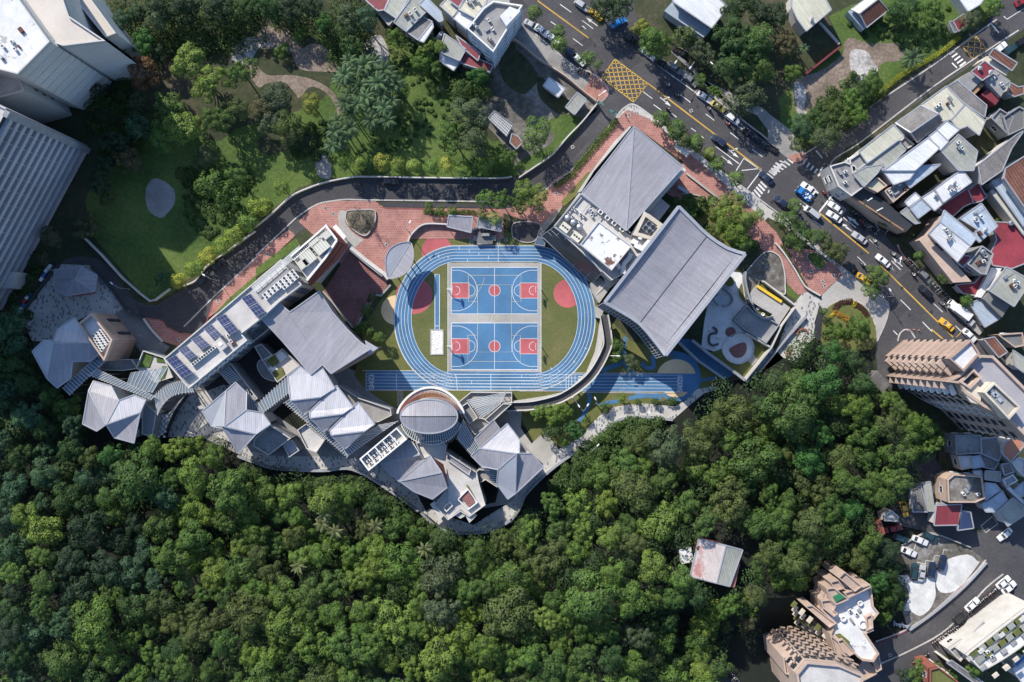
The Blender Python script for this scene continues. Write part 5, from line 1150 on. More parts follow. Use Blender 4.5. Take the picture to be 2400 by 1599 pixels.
yard_poly('yard_planter','480,140 430,200 415,300 460,390 550,440 520,350',.3,M_turf,ring=.2); yard_poly('yard_planter','570,400 640,560 740,635 850,630 910,580 760,500 650,430',.32,M_turf,ring=.2)
yard_poly('yard_planter','260,60 330,60 365,110 350,180 270,210 210,160',.6,M_turf,ring=.2); yard_poly('yard_planter','720,140 1190,470 1150,490 700,175',.5,M_turf,False)
yard_poly('path_to_yard','640,1150 700,1230 620,1310 555,1240',.18,M_conc,False)
r=thing('play_terrace','grey stepped roof terrace with broad stairs right of the children yard','terrace')
b=MB(); w_=W(T('J','540,450 640,560 760,640 850,645 1000,730 810,1000 500,800 350,665'),2.2); b.prism(w_,0,2.2); b.build('slab',M_flatg,r); b=MB(); b.ring(w_,.25,2.1,3.0); b.build('parapet',M_wallg,r)
b=MB()
for k in range(6):q=W(T('J','%f,%f %f,%f'%(620+k*22,745+k*20,725+k*22,625+k*4)),2.3); b.bar(q[0],q[1],.12,.14)
b.build('stairs',M_trim,r)
r=thing('white_roof_terrace','pale concrete terrace with a long yellow bench in the children yard','terrace'); b=MB(); w_=W(T('J','700,170 1160,490 1000,730 880,640 910,580 760,500 650,430 560,370 560,330'),1.8); b.prism(w_,0,1.8); b.build('slab',M_conc,r)
b=MB(); b.bar(P(*T('J','690,185')[0],2.2),P(*T('J','1035,410')[0],2.2),.7,.5); tag(b.build('yellow_bench',mat('yellow paint',(0.75,0.48,0.04),.5,.08)),'long bright yellow bench on the pale terrace right of the curved roof hall','bench')
b=MB()
for s in('1200,470 1000,745 860,1050 490,1510','750,125 1200,470','850,1050 500,850'):b.wallpath(W(T('J',s),0),.35,0,2.6)
tag(b.build('yard_boundary_wall',M_wallw),'pale boundary wall along the right side of the children yard','wall')
b=MB(); b.wallpath(W(T('J','1370,615 1120,890 980,1060 700,1400'),0),.5,0,1.2); tag(b.build('path_wall',M_wallg),'dark coping wall between the dotted terrace and the curved benches','wall')
b=MB(); b.wallpath(W(smooth(T('J','500,-10 490,100 530,300 580,430 640,550 760,640 880,625'),False,4),0),.4,0,2.8); tag(b.build('curved_yard_wall',M_wallg),'tall curved grey wall snaking through the children yard','wall')
r=thing('slide_pod','square grey hut with a round ended dark pit beside the curved roof hall','playhouse'); b=MB(); b.prism(W(T('J','70,370 160,290 250,370 160,460'),2.4),0,2.4); b.build('hut',M_trim,r); b=MB(); b.wallpath(W(smooth(T('J','200,220 300,300 335,390 270,465 190,465'),False,5),0),.3,0,1.2); b.build('rail',M_wallg,r)
for k,(s,lab)in enumerate((('60,770 110,800 110,850 40,860 10,900 10,980 60,1025 140,1000','dark S shaped bench in the children yard'),)):
 b=MB(); b.wallpath(W(smooth(T('J',s),False,5),.2),.5,0,.45); tag(b.build('curved_bench',M_dark),lab,'bench')
for k,(s,lab)in enumerate((('1245,870 1260,820 1320,790 1380,810 1400,850','arched dark red bench at the top of the pale play court'),('1170,1070 1120,1110 1130,1170 1180,1200','arched dark red bench at the bottom of the pale play court'))):
 b=MB(); b.wallpath(W(smooth(T('J',s),False,5),.1),.5,0,.5); tag(b.build('curved_bench',M_fin),lab,'bench')
for k,(x,y)in enumerate(((697,500),(767,585))):
 q=P(*T('J','%d,%d'%(x,y))[0]); b=MB(); b.lathe((q.x,q.y,.3),[(.45,0),(.45,.4),(.3,.41),(.3,.2),(0,.2)],16); tag(b.build('ring_stool',M_white),('upper','lower')[k]+' round white ring seat in the dark planter','seat','white ring seats')
b=MB(); b.wallpath(W(T('22','1500,-10 1700,180 1930,340'),0),.5,0,2.6); b.wallpath(W(T('22','1640,-10 1800,120 2050,300 2120,355'),0),.7,0,2.6); tag(b.build('ramp_wall',M_wallg),'pair of grey walls flanking the dark sunken ramp below the children yard','wall')
b=MB(); b.poly(wz(T('22','1510,-20 1640,-20 1800,120 2050,300 1960,350 1700,180'),.06)); struct('sunken_ramp',b,M_blue)
r=thing('heart_planter','heart shaped raised bed of dry grey shrubs in the brick forecourt','planter')
hp=smooth(T('11','845,365 960,358 1085,360 1105,400 1100,470 1050,570 1000,605 930,575 860,515 822,450 825,395'),True,4); w_=W(hp,0); b=MB(); b.ring(w_,.3,0,.7); b.build('curb',M_conc,r); b=MB(); b.prism(w_,0,.5); b.build('soil',M_soil,r)
b=MB(); b.prism(W(smooth(T('11','760,380 830,380 815,460 870,550 960,620 990,640 960,660 870,720 770,560'),True,3),0),0,.14); struct('pale_ramp_paving',b,M_conc)
def wallrun(t,s,w,h,m,label,name='retaining_wall',z=0,cat='wall',sm=True):
 p=T(t,s); p=smooth(p,False,5)if sm else p; b=MB(); b.wallpath(W(p,z),w,0,h); return tag(b.build(name,m),label,cat)
wallrun('12','-160,1050 0,1110 200,1168 620,1185 890,1172 1200,1345 1500,1560',.6,1.4,M_wallg,'grey brown retaining wall along the forest below the school')
wallrun('13','1520,0 1620,100 1720,158 1900,190 2100,180 2240,130 2352,60',.6,1.4,M_wallg,'rounded retaining wall at the southern tip of the campus')
wallrun('22','-10,1640 80,1510 130,1400 340,1190 560,1030 700,960 800,850 900,770 1010,710 1200,690 1470,720',.6,1.4,M_wallg,'winding retaining wall between the dotted path and the forest')
# ================================================================== SURROUNDING BUILDINGS
r=thing('apartment_tower','tall pale residential tower at the top left corner with tiled terrace roofs','apartment building')
HT=33.0
M_twr=mat('pale tower wall',(0.52,0.515,0.5),.85,.1)
M_pinkt=mat('pinkish terrace tile',(0.56,0.51,0.46),.85,.08)
def mass(root,pts,z1,mw,mr,z0=0,par=.8,**k):return block(root,pts,z1,mw,mr,z0,par,.35,**k)
w_=mass(r,T('P','-200,-160 30,-25 120,100 45,176 -220,110 -400,-100'),HT,M_twr,M_flatw)
b=MB(); c_=cen(w_); vs=visible_sides(w_,6)
for a,c,L in vs:
 d=(c-a).normalized(); n_=Vector((d.y,-d.x)); n_=n_ if((a+c)/2-c_).dot(n_)>0 else-n_; z=2.0
 while z<HT-1:b.bar((a.x+n_.x*.06,a.y+n_.y*.06,z),(c.x+n_.x*.06,c.y+n_.y*.06,z),.14,.18); z+=3.1
b.build('floor_bands',M_flatp,r)
w2=mass(r,T('P','30,-30 130,-60 165,40 250,98 152,110 120,100'),29,M_twr,M_pinkt,roof='terrace_roof',wall='side_wall')
w2=mass(r,T('P','-400,60 -220,112 45,178 60,215 -100,260 -420,200'),24,M_twr,M_flatp,roof='terrace_roof',wall='side_wall')
b=MB()
for k in range(5):
 q=P(*T('P','%f,%f'%(160+k*17,96+k*12))[0],24-k*3.3); b.box((q.x,q.y,24-k*3.6),2.4,2.6,2.4,-.9)
b.build('bay_windows',M_wallw,r)
w3=mass(r,T('P','120,-70 250,90 275,80 150,-90'),18,M_twr,M_pinkt,roof='terrace_roof',wall='side_wall')
q0,q1=P(-60,205,0),P(175,262,0)
windows(r,P(-150,242-45,0),P(176,300-45,0),8,20,12,3,.9,.9,M_trimd,(-200,100),cap=36)
r=thing('slab_block','huge grey slab block with stepped rows of balcony shades filling the left edge','apartment building')
sb=T('P','-260,180 -130,235 -110,260 -330,690 -700,560')
SBH=40
A0,B_,D0=P(205,345,0),P(-5,735,0),P(-170,165,0)
pts=[A0,B_,P(-400,560,0),P(-260,100,0)]; b=MB(); b.prism(pts,0,SBH,top=False); b.build('core',M_dark,r); b=MB(); b.poly([(p.x,p.y,SBH)for p in pts]); b.build('roof',M_flatp,r)
dB=(B_-A0).normalized(); outn=Vector((dB.y,-dB.x,0)); outn=outn if outn.x>0 else-outn
L_=(B_-A0).length; qa,qb=A0+dB*1.5,B_-dB*1.5
for k in range(13):
 z=1.5+k*3.05; b=MB(); q0,q1=qa+outn*.5,qb+outn*.5; b.bar(Vector((q0 .x,q0 .y,z)),Vector((q1 .x,q1 .y,z)),1.0,1.3); b.build('balcony_band',mat('grey lilac wall tile',(0.42,0.405,0.43),.8,.1),r)
for i in range(int(L_/3.4)):p=qa+dB*(i+.5)*3.4+outn*.3; b=MB(); b.box((p.x,p.y,0),.6,.3,SBH-1,math.atan2(dB.y,dB.x)+1.57); b.build('partition',M_wallg,r)
b=MB(); q=[A0,A0+dB*1.5,A0+dB*1.5+outn*1.1,A0+outn*1.1]; b.prism(q,0,SBH+.5); q=[D0,A0,A0+outn*1.1+(A0-D0).normalized()*.3,D0+(A0-D0).normalized()*.3+outn*.02]; b.build('end_pier',M_wallg,r)
b=MB(); nT0=Vector((-(D0-A0).y,(D0-A0).x,0)).normalized(); nT0=nT0 if nT0 .y>0 else-nT0; q=[A0,D0,D0+nT0*.4,A0+nT0*.4]; b.prism(q,0,SBH+.5); b.build('end_wall',mat('grey lilac wall tile',(0,0,0)),r)
A0=A0+nT0*.4; D0=D0+nT0*.4
dT=(D0-A0).normalized(); nT=Vector((-dT.y,dT.x,0)); nT=nT if nT.y>0 else-nT
windows(r,A0,D0,1.5,39,1,13,1.8,1.8,M_wallw,(P(-100,500).x,P(-100,500).y),cap=90)
b=MB(); b.prism(W(T('01','-60,930 150,930 100,1080 -60,1090'),6),0,6); r=tag(b.build('utility_roof',M_flatp),'small pale flat roof at the foot of the grey slab block','building')
def shed(label,t,s,z,m,seam,mw=M_wallw,name='metal_roofed_house',lean=0.0,cat='house',group=None,eave=.25,par=0):
 r_=thing(name,label,cat,(0,0,0),0,group); pts=T(t,s); n=len(pts)
 V=[p+(z+(lean*i/(n-1)if lean else 0)*(1 if i<n/2 else-1)*.5,)for i,p in enumerate(pts)]
 V=[p+(z+lean*(1 if i in(0,n-1)else 0),)for i,p in enumerate(pts)]
 seam_roof(r_,V,[(tuple(range(n)),m,seam)],m,wallm=mw,outline=tuple(range(n)),ins=.35,eave=eave); return r_
M_cream=seam_mat('cream corrugated roof',(0.55,0.53,0.42),.5,.5,0,.85,.14,.1,spots=((0.35,0.22,0.12),0.2,.64))
M_greyc=seam_mat('grey green corrugated roof',(0.34,0.35,0.31),.45,.6,0,.8,.16,.15)
M_whitec=seam_mat('white corrugated roof',(0.66,0.67,0.68),.5,.45,0,.85,.12,.08)
M_bluec=seam_mat('pale blue corrugated roof',(0.40,0.47,0.55),.5,.45,0,.8,.14,.1)
M_redr=seam_mat('red metal roof',(0.22,0.04,0.05),.5,.5,0,.82,.14,.1)
M_rusty=seam_mat('rusted corrugated roof',(0.2,0.075,0.05),.7,.8,0,.6,.22,.3,c2=(0.26,0.12,0.08))
M_oldg=seam_mat('weathered dark sheet roof',(0.19,0.18,0.175),.5,.8,0,.75,.18,.3)
M_bluer=seam_mat('bright blue metal roof',(0.05,0.18,0.42),.5,.5,0,.85,.14,.1)
shed('dark red roof at the far left of the shophouse row by the top edge','10','1010,-80 1250,-80 1180,90 1120,100 1010,5',6,M_redr,-40)
shed('pale grey roof second in the shophouse row by the top edge','10','1180,95 1260,-80 1440,-80 1290,170',7,M_greyc,-45,lean=.5)
shed('small patched roof hanging off the left end of the shophouse row','10','1110,100 1180,95 1265,180 1220,235',4,M_greyc,-45)
shed('grey green corrugated roof in the middle of the shophouse row','10','1290,170 1440,-40 1600,20 1560,110 1380,290 1265,205',8,M_greyc,-45,lean=.6)
shed('long grey sloping roof right of the grey green one in the shophouse row','10','1380,290 1480,130 1620,200 1490,370',7,M_oldg,-45,lean=.6)
shed('white narrow roof beside the long grey sloping roof','10','1490,370 1620,205 1630,250 1540,390',7.5,M_whitec,-45)
shed('white and brown shed roof over the tree tops in the shophouse row','10','1640,370 1700,290 1730,300 1600,400',5,M_whitec,-45)
shed('patchwork lean-to roof with a loose pole pointing down into the green','10','1730,310 1930,450 1870,560 1690,480',6,M_greyc,-45,lean=.4)
shed('white triangular awning roof below the patchwork lean-to','10','1690,490 1890,540 1815,650 1690,560',4.5,M_flatw,-45)
shed('long dark red awning along the foot of the blue sided apartment block','10','1830,320 1940,400 2060,490 2040,560 1900,440',6,M_redr,-40)
shed('dark red roof at the lower end of the shophouse row','10','1900,480 2180,600 2150,665 1880,580',5,M_redr,-40)
r=thing('apartment_block','pale apartment block with a blue tiled side wall and white roof at the top edge','apartment building')
ap=T('10','2090,85 2352,230 2352,330 2180,490 1940,270'); ap=T('10','2090,85 2180,20 2450,60 2415,110 2180,490 1940,275')
M_blueside=brick_mat('blue and white tiled wall',(0.26,0.38,0.52),(0.5,0.55,0.6),(0.4,0.42,0.45),1.0,1.2,.5)
w_=ccw(W(ap,14)); b=MB(); b.prism(w_,0,14,top=False); b.build('wall',M_blueside,r); b=MB(); b.ring(w_,.3,13.7,15); b.build('parapet',M_white,r); b=MB(); b.poly([(p[0],p[1],14)for p in w_]); b.build('roof',M_flatg,r)
b=MB(); b.prism(W(T('10','2240,150 2330,60 2430,100 2300,240'),17),14,17); b.build('stair_house',M_flatw,r)
for a,c,L in visible_sides(w_,4):windows(r,a,c,1,13,max(2,int(L/3.4)),4,1.4,1.4,M_white,cen(w_),cap=40)
for k,(x,y)in enumerate(((2008,232),(2028,258),(2155,365))):
 q=P(*T('10','%d,%d'%(x,y))[0],14.5); m_=thing('water_tank',nth(k)+' small round water tank from the left on the blue sided block','water tank',(q.x,q.y,14.02),0,'tanks on the blue sided block'); b=MB(); b.lathe((0,0,0),[(.42,0),(.45,.1),(.45,1.2),(.3,1.4),(0,1.45)],14); b.build('tank',M_steel,m_,True); b=MB(); b.lathe((0,0,1.4),[(.15,0),(.15,.12),(0,.13)],8); b.build('lid',M_dark,m_)
shed('cream corrugated roof of the block left of the blue sided apartments','10','1860,85 1960,-60 2140,-60 2090,60 2010,165',11,M_cream,-50,lean=.5)
shed('striped cream and white roof between the cream roof and the alley','10','1690,50 1780,-40 1870,70 1810,160',10.5,M_cream,-50)
shed('white corrugated roof below the cream roof at the top edge','10','1810,165 1870,85 2000,180 1935,270',10.5,M_whitec,-50)
shed('small dark red roof panel between cream roofs at the very top edge','10','1770,0 1830,-60 1920,-20 1860,70',11.4,M_redr,-40)
shed('white roofed balcony strip over the alley of the shophouse row','10','1500,40 1560,-30 1700,110 1720,190 1680,200',8.5,M_bluec,-40)
shed('pale roof of the top edge block right of the stair house','10','2100,70 2140,-70 2300,-70 2330,40 2200,130',12.5,M_greyc,-50)
shed('bright white hut roof in the walled gravel yard','20','340,712 490,815 425,895 285,790',3,M_whitec,-50)
shed('grey green hut roof beside the lane mouth in the walled yard','20','600,850 685,915 575,1055 490,985',3,M_greyc,-55)
shed('white hut of gridded panels in the lower left corner of the yard','10','2190,1020 2360,1150 2300,1255 2130,1090',3,M_whitec,-50)
shed('rusty topped white hut below the gridded hut','20','0,1225 60,1260 95,1310 40,1370 -20,1310',3,M_rusty,-50)
b=MB()
for i in range(6):q0,q1=P(*lerp(T('10','2190,1020')[0],T('10','2130,1090')[0],i/5),3.3),P(*lerp(T('10','2360,1150')[0],T('10','2300,1255')[0],i/5),3.3); b.bar(q0,q1,.08,.06)
for i in range(8):q0,q1=P(*lerp(T('10','2190,1020')[0],T('10','2360,1150')[0],i/7),3.3),P(*lerp(T('10','2130,1090')[0],T('10','2300,1255')[0],i/7),3.3); b.bar(q0,q1,.08,.06)
tag(b.build('roof_net',M_dark),'dark rope net over the gridded white hut in the yard','net')
wallrun('20','780,958 640,1130 500,1275 370,1425 180,1560 60,1640',.3,1.5,M_wallw,'white yard wall along the upper side of the school lane','yard_wall')
wallrun('20','-20,370 60,400 250,560 470,700 640,840 780,950',.3,1.8,M_wallb,'dark yard wall behind the main road pavement','yard_wall')
wallrun('11','2352,60 2200,75 1500,70 1000,60 860,70 650,110 500,160 330,240 150,400 0,520',.3,1.2,M_wallw,'long curved wall between the park and the school lane','lane_wall')
wallrun('01','2352,560 2030,790 1900,890 1810,1010 1700,1060',.3,1.2,M_wallw,'straight wall beneath the row of yellow green lane trees','lane_wall')
wallrun('01','800,630 950,780 1130,980 1300,1130 1390,1200 1440,1190 1570,1090',.35,1.4,M_wallw,'white wall round the lower left side of the shaded lawn','lawn_wall',sm=False)
wallrun('01','850,890 920,960 1050,1120 1150,1260 1200,1310 1320,1355',.3,1.3,M_trimd,'dark edged wall between the dotted plaza and the curved drive','plaza_wall')
wallrun('01','1330,1360 1400,1460 1500,1568',.3,1.2,M_wallw,'short wall beside the end of the brick pavement','drive_wall')
wallrun('01','560,860 380,1090 190,1350',.3,1.6,M_trimd,'dark fence on the left side of the dotted plaza','plaza_fence',sm=False)
r=thing('lane_gate','green metal gateway beam over the mouth of the school lane','gate'); a,c=P(*T('20','780,958')[0],0),P(*T('20','940,1075')[0],0)
for q in(a,c):b=MB(); b.box((q.x,q.y,0),.5,.5,3.2,.6); b.build('post',M_wallw,r)
b=MB(); b.bar((a.x,a.y,3.2),(a.x+1.4,a.y-1.0,3.2),.5,.35); b.bar((c.x,c.y,3.2),(c.x-1.5,c.y+1.0,3.2),.5,.35); b.build('sign_beam',mat('green enamel',(0.05,0.17,0.15),.5,.1),r)
r=thing('white_roof_hall','white roofed workshop with a glazed lean-to beside the main road trees','building')
seam_roof(r,Z3('20','1480,-60,7 1740,-140,7 1985,60,7 1835,260,7 1475,15,7'),[((0,1,2,3,4),M_whitec,-40)],M_whitec,wallm=M_wallg,outline=(0,1,2,3,4))
b=MB(); b.prism(W(T('20','1470,20 1830,270 1760,345 1440,130 1400,100'),4),0,4); b.build('lean_to',M_bluec,r)
shed('cream rust streaked roof beside the rubble lot at the top edge','30','215,-60 500,-60 582,90 350,288 270,180 215,60',6,M_cream,-55)
r=thing('rusty_gable_house','small gable house with one rusty brown slope in the grassy lot','house')
seam_roof(r,Z3('30','765,85,3.6 910,-20,3.6 1015,-10,5.2 840,125,5.2 1105,95,3.4 905,255,3.4'),[((0,1,2,3),M_cream,-55),((3,2,4,5),M_rusty,-55)],M_rusty,wallm=M_wallw,ridges=((3,2),),outline=(0,1,2,4,5,3))
b=MB(); b.prism(W(T('30','735,110 765,85 905,250 880,275'),2.6),0,2.6); b.build('side_lean_to',M_bluec,r)
shed('white roof at the top edge right of the grassy lot','30','1720,-60 2020,-60 1950,40 1835,110',4.5,M_whitec,-40)
shed('small red roof shed in the grassy lot','30','1700,195 1800,125 1830,230 1750,290',3,M_redr,-50)
shed('tiny grey roof shed left of the small red shed','30','1660,200 1700,195 1740,290 1710,300',2.6,M_oldg,-50)
wallrun('30','325,700 640,450',.5,2.2,M_redr,'red topped wall remnant in the rubble lot','ruined_wall',sm=False)
wallrun('30','470,210 560,310 650,410',.7,.5,M_conc,'pale concrete strip wall between the cream roof and the rubble','low_wall',sm=False)
hb=MB()
shed('large cream double pitched warehouse roof east of the side street','30','1640,790 1800,960 1680,1100 1600,1115 1545,1030 1400,965',8,M_cream,-52)
shed('right slope of the large cream warehouse roof','30','1810,960 1995,1110 1940,1245 1830,1160 1750,1190 1680,1105',8.2,M_cream,-52)
shed('grey green narrow roof between the cream warehouse and the dark sheds','30','1645,795 1740,740 2010,970 1990,1080 1805,950',7,M_oldg,-40)
r=thing('dark_gable_warehouse','grey gable roofed warehouse with one dark weathered slope along the side street','building')
seam_roof(r,Z3('30','1405,968,8 1545,1030,8 1565,1045,9.6 1310,1220,9.6 1170,1130,7.6 1610,1120,7.4 1370,1310,7.4'),[((0,2,3,4),M_oldg,-55),((3,2,5,6),M_oldg,-55)],M_oldg,wallm=M_wallg,ridges=((3,2),),outline=(0,2,5,6,3,4))
r=thing('dark_red_roof_house','house with dark brown red roof at the box junction of the side street','house')
seam_roof(r,Z3('30','2075,445,7 2290,580,7 2240,650,6.4 2030,510,6.4'),[((0,1,2,3),M_rusty,-40)],M_rusty,wallm=M_wallw,outline=(0,1,2,3))
b=MB(); b.prism(W(T('30','2010,515 2215,655 2190,695 1960,560'),5),0,5); b.build('cream_annex',M_wallc,r)
r=thing('red_roof_house','house with a bright red upper roof and grey flat wings beside the side street','house')
seam_roof(r,Z3('30','1990,560,9 2095,640,9 1970,740,8.6 1865,660,8.6'),[((0,1,2,3),M_redr,-50)],M_redr,wallm=M_wallw,outline=(0,1,2,3))
b=MB(); b.prism(W(T('30','1735,740 1850,660 1960,745 1860,845'),7),0,7); b.prism(W(T('30','2000,740 2100,650 2230,745 2140,890'),7.4),0,7.4); b.build('grey_wings',M_flatg,r)
b=MB(); b.prism(W(T('30','1960,870 2010,820 2140,900 2090,965'),6),0,6); b.build('red_terrace',M_redr,r); b=MB(); b.prism(W(T('30','1860,850 1960,760 1990,780 1890,880'),6.5),0,6.5); b.build('stair_shed',M_wood,r)
shed('dark red lean-to roofs behind the bright red roofed house','30','2225,760 2300,800 2352,790 2352,860 2260,890 2200,850',5,M_rusty,-40)
def flat(label,t,s,z,m=M_flatg,mw=M_wallw,name='flat_roofed_house',par=.6,win=True,cat='house',cap=16):
 r_=thing(name,label,cat); w=block(r_,T(t,s),z,mw,m,par=par)
 if win:auto_windows(r_,w,0.8,z-.3,cap=cap)
 return r_
flat('grey flat roof with small clutter at the corner of the side street','30','740,1470 850,1395 910,1500 830,1560 770,1600',8,M_flatg)
shed('cream roof facing the side street above the striped roof','30','835,1390 1150,1145 1250,1250 980,1450 910,1500',9,M_cream,-38,lean=.3)
shed('striped grey and cream translucent roof at the corner block','30','830,1560 1200,1300 1265,1380 1070,1568 860,1640',8.5,M_greyc,-38)
flat('dark recessed roof yard between cream and white roofs of the corner block','30','1200,1300 1250,1255 1340,1330 1265,1380',6,M_flatg,win=False)
shed('long bright white roof crossing the corner block','30','1060,1568 1470,1265 1575,1360 1540,1395 1350,1568',10,M_whitec,-38)
shed('lower end of the bright white roof near the main road','31','1040,-20 1380,-30 1300,80 1150,130',9.6,M_whitec,-38)
shed('pale blue roof panel beside the bright white roof','31','1240,70 1380,-40 1590,-60 1480,30 1305,160',8.6,M_bluec,-38)
shed('white square roof right of the dark gable warehouse','30','1550,1190 1640,1110 1760,1190 1640,1300 1590,1240',9,M_whitec,-38)
shed('white roof panel below the white square roof','30','1475,1255 1550,1195 1660,1300 1580,1385',9.2,M_whitec,-38)
shed('big pale roof with grid marks at the lower right of the corner block','30','1590,1390 1750,1235 1925,1390 1890,1568 1750,1568',9,M_greyc,-42)
shed('white ribbed roof with two roof fans above the red courtyard','31','1530,170 1720,30 1790,0 1872,105 1610,295',8.6,M_whitec,-58)
shed('white roof with an opening beside the ribbed fan roof','31','1410,250 1530,175 1615,295 1530,370',8,M_whitec,-58)
shed('pale blue white roof with a skylight over the road side shops','31','1305,345 1405,260 1500,350 1380,440',7.8,M_bluec,-50)
shed('white awning roof behind the road side shop boards','31','1255,290 1350,200 1405,250 1290,335',7.4,M_whitec,-50)
shed('grey green roof strip at the lower end of the shop row','31','1215,385 1275,340 1400,480 1350,490',7,M_greyc,-50)
flat('cream floor balcony behind brown frames over the main road','31','890,150 1000,60 1090,140 1000,205',8,M_cream,M_wallb,win=False)
flat('curved front corner shop building with dark terrace at the zebra crossing','31','560,-40 700,-80 800,-40 880,150 760,240 640,150',8,M_flatg,M_wallw)
flat('dark cluttered roof terrace behind the shop boards','31','1060,190 1240,80 1300,165 1140,300',7.5,M_flatg,M_wallb,win=False)
shed('striped grey roof beside the corner terrace','31','780,30 890,-30 1060,-60 1000,30 880,150',9.2,M_greyc,-38)
b=MB()
r=thing('shop_arcade','long brown framed shop front with upright signboards along the main road','shops')
af=T('31','640,150 860,300 1030,440 1270,560 1340,490 1200,390 1100,300 890,170'); w_=W(af,6.5); b=MB(); b.prism(w_,0,6.5,mt=1); b.build('front',[M_wallb,M_dark],r)
b=MB()
for k in range(5):c0_,c1_=lerp(T('31','650,160')[0],T('31','1250,555')[0],k/5),lerp(T('31','650,160')[0],T('31','1250,555')[0],(k+.92)/5); b.bar(P(*c0_,6.7),P(*c1_,6.7),.35,.5)
b.build('fascia',M_wood,r)
sgn_c=[(0.7,0.7,0.68),(0.75,0.3,0.45),(0.75,0.73,0.7),(0.6,0.62,0.6),(0.7,0.7,0.72)]
for k,(x0,y0,x1,y1)in enumerate(((600,50,678,12),(785,210,882,155),(890,288,965,248),(975,380,1060,340),(1210,395,1270,360))):
 b=MB(); q0,q1=P(*T('31','%d,%d'%(x0,y0))[0],5),P(*T('31','%d,%d'%(x1,y1))[0],7); b.bar(Vector((q0 .x,q0 .y,5.2)),Vector((q1 .x,q1 .y,5.2)),.3,3.0)
 tag(b.build('shop_sign',mat('sign board %d'%k,sgn_c[k],.5,.08)),('topmost white','pink and white','third','fourth','lowest')[k]+' upright signboard over the main road shop fronts','sign','upright shop signboards')
M_redflat=mat('red flat roof',(0.25,0.035,0.05),.7,.2,big=.15)
shed('large dark red flat roof spreading behind the white shops','31','1560,340 1900,120 1985,250 1800,330 1700,420 1640,400',4,M_redflat,-40,eave=.15)
shed('dark red roof panel left of the weathered long shed','31','1840,180 1930,110 2010,240 1960,280 1890,300',4.2,M_redflat,-40)
shed('broad dark red roof at the right edge of the photo','31','2060,470 2280,480 2420,640 2420,830 2240,900 2060,870 2040,760 2100,640',4.1,M_redflat,-40)
shed('dark red yard roof below the twin slope white roof','31','1720,1050 1900,1030 2040,860 2030,960 1920,1150 1790,1130',3.6,M_redflat,-40)
r=thing('twin_slope_house','large white roof with a pale blue upper slope beside the main road','building')
seam_roof(r,Z3('31','1620,365,10 1920,610,10 1860,690,11 1580,470,11 1475,580,9.6 1740,840,9.6'),[((0,1,2,3),M_bluec,-38),((3,2,5,4),M_whitec,-38)],M_whitec,wallm=M_wallb,ridges=((3,2),),outline=(0,1,2,5,4,3))
b=MB(); b.prism(W(T('31','1440,600 1480,580 1870,1020 1700,1030 1390,640'),6.5),0,6.5); b.build('front_block',M_wallb,r)
for k in range(6):q=P(*lerp(T('31','1500,700')[0],T('31','1740,990')[0],k/5),6.5); obj('window',win_mesh(1.5,1.4),r,(q.x-.5,q.y-.5,3.4),-.85+0)
shed('small dark red roof attached below the twin slope white roof','31','1735,840 1800,780 1870,790 1790,890',8,M_redr,-38)
flat('weathered grey flat roof with a tank below the twin slope roof','31','1820,860 1960,690 2065,765 2000,960 1940,950',8,M_conc_d,M_wallg)
shed('white and pale blue roof pair above the weathered flat roof','31','1760,440 1960,300 2110,510 1940,660 1880,600 1920,540',7,M_bluec,-50)
shed('long cream roof strip running down the right edge','31','2040,190 2070,170 2352,540 2352,600',5,M_cream,-52)
shed('grey blue weathered long roof by the right edge','31','2050,100 2150,60 2352,400 2352,520',6,M_bluec,-58)
shed('large brown ribbed roof in the right edge corner','31','2180,-20 2400,-160 2480,300 2400,400 2170,70',9,M_rusty,-58)
shed('grey weathered roof left of the brown ribbed roof','30','1930,1520 2280,1240 2352,1200 2240,1360 2150,1568 1960,1700',8,M_oldg,-52)
r=thing('grey_roof_house','grey roofed house with white lower roof at the right edge above the parked truck','house')
seam_roof(r,Z3('31','2190,885,9 2420,1010,9 2260,1250,9 2030,1100,9'),[((0,1,2,3),M_greyc,-50)],M_greyc,wallm=M_wallw,outline=(0,1,2,3))
b=MB(); b.prism(W(T('31','2050,890 2150,900 1960,1170 1920,1160'),5),0,5); b.build('white_lower_roof',M_flatw,r); b=MB(); b.prism(W(T('31','1980,1180 2040,1110 2220,1240 2150,1350'),6),0,6); b.build('terrace',M_conc_d,r)
shed('curved grey blue awning with white ribs above the parked white truck','31','1850,1220 1950,1180 2130,1360 1990,1440',4,M_bluec,-40)
def fan(t,x,y,z,lab):
 q=P(*T(t,'%d,%d'%(x,y))[0],z); m_=thing('roof_fan',lab,'roof fan',(q.x,q.y,z),0,'round roof fans'); b=MB(); b.lathe((0,0,0),[(.3,0),(.3,.35),(.42,.4),(.45,.6),(.3,.75),(0,.8)],14); b.build('turbine',M_steel,m_,True); b=MB(); b.box((0,0,-.1),.8,.8,.15); b.build('base',M_white,m_)
for t,x,y,z,lab in(('31',1660,148,9,'left roof fan on the ribbed white roof'),('31',1708,115,9,'right roof fan on the ribbed white roof'),('31',1535,228,8.4,'roof fan on the white roof with an opening'),('31',1905,438,7.6,'roof fan on the pale blue roof pair'),('31',1995,545,7.5,'lower fan on the pale blue roof pair'),('31',2265,1010,9.8,'roof fan cluster on the grey roofed house'),('30',400,180,6.5,'roof fan on the cream rust streaked roof'),('30',1945,628,9.2,'white roof fan on the bright red roof'),('30',2045,662,9.2,'second white roof fan on the bright red roof')):fan(t,x,y,z,lab)
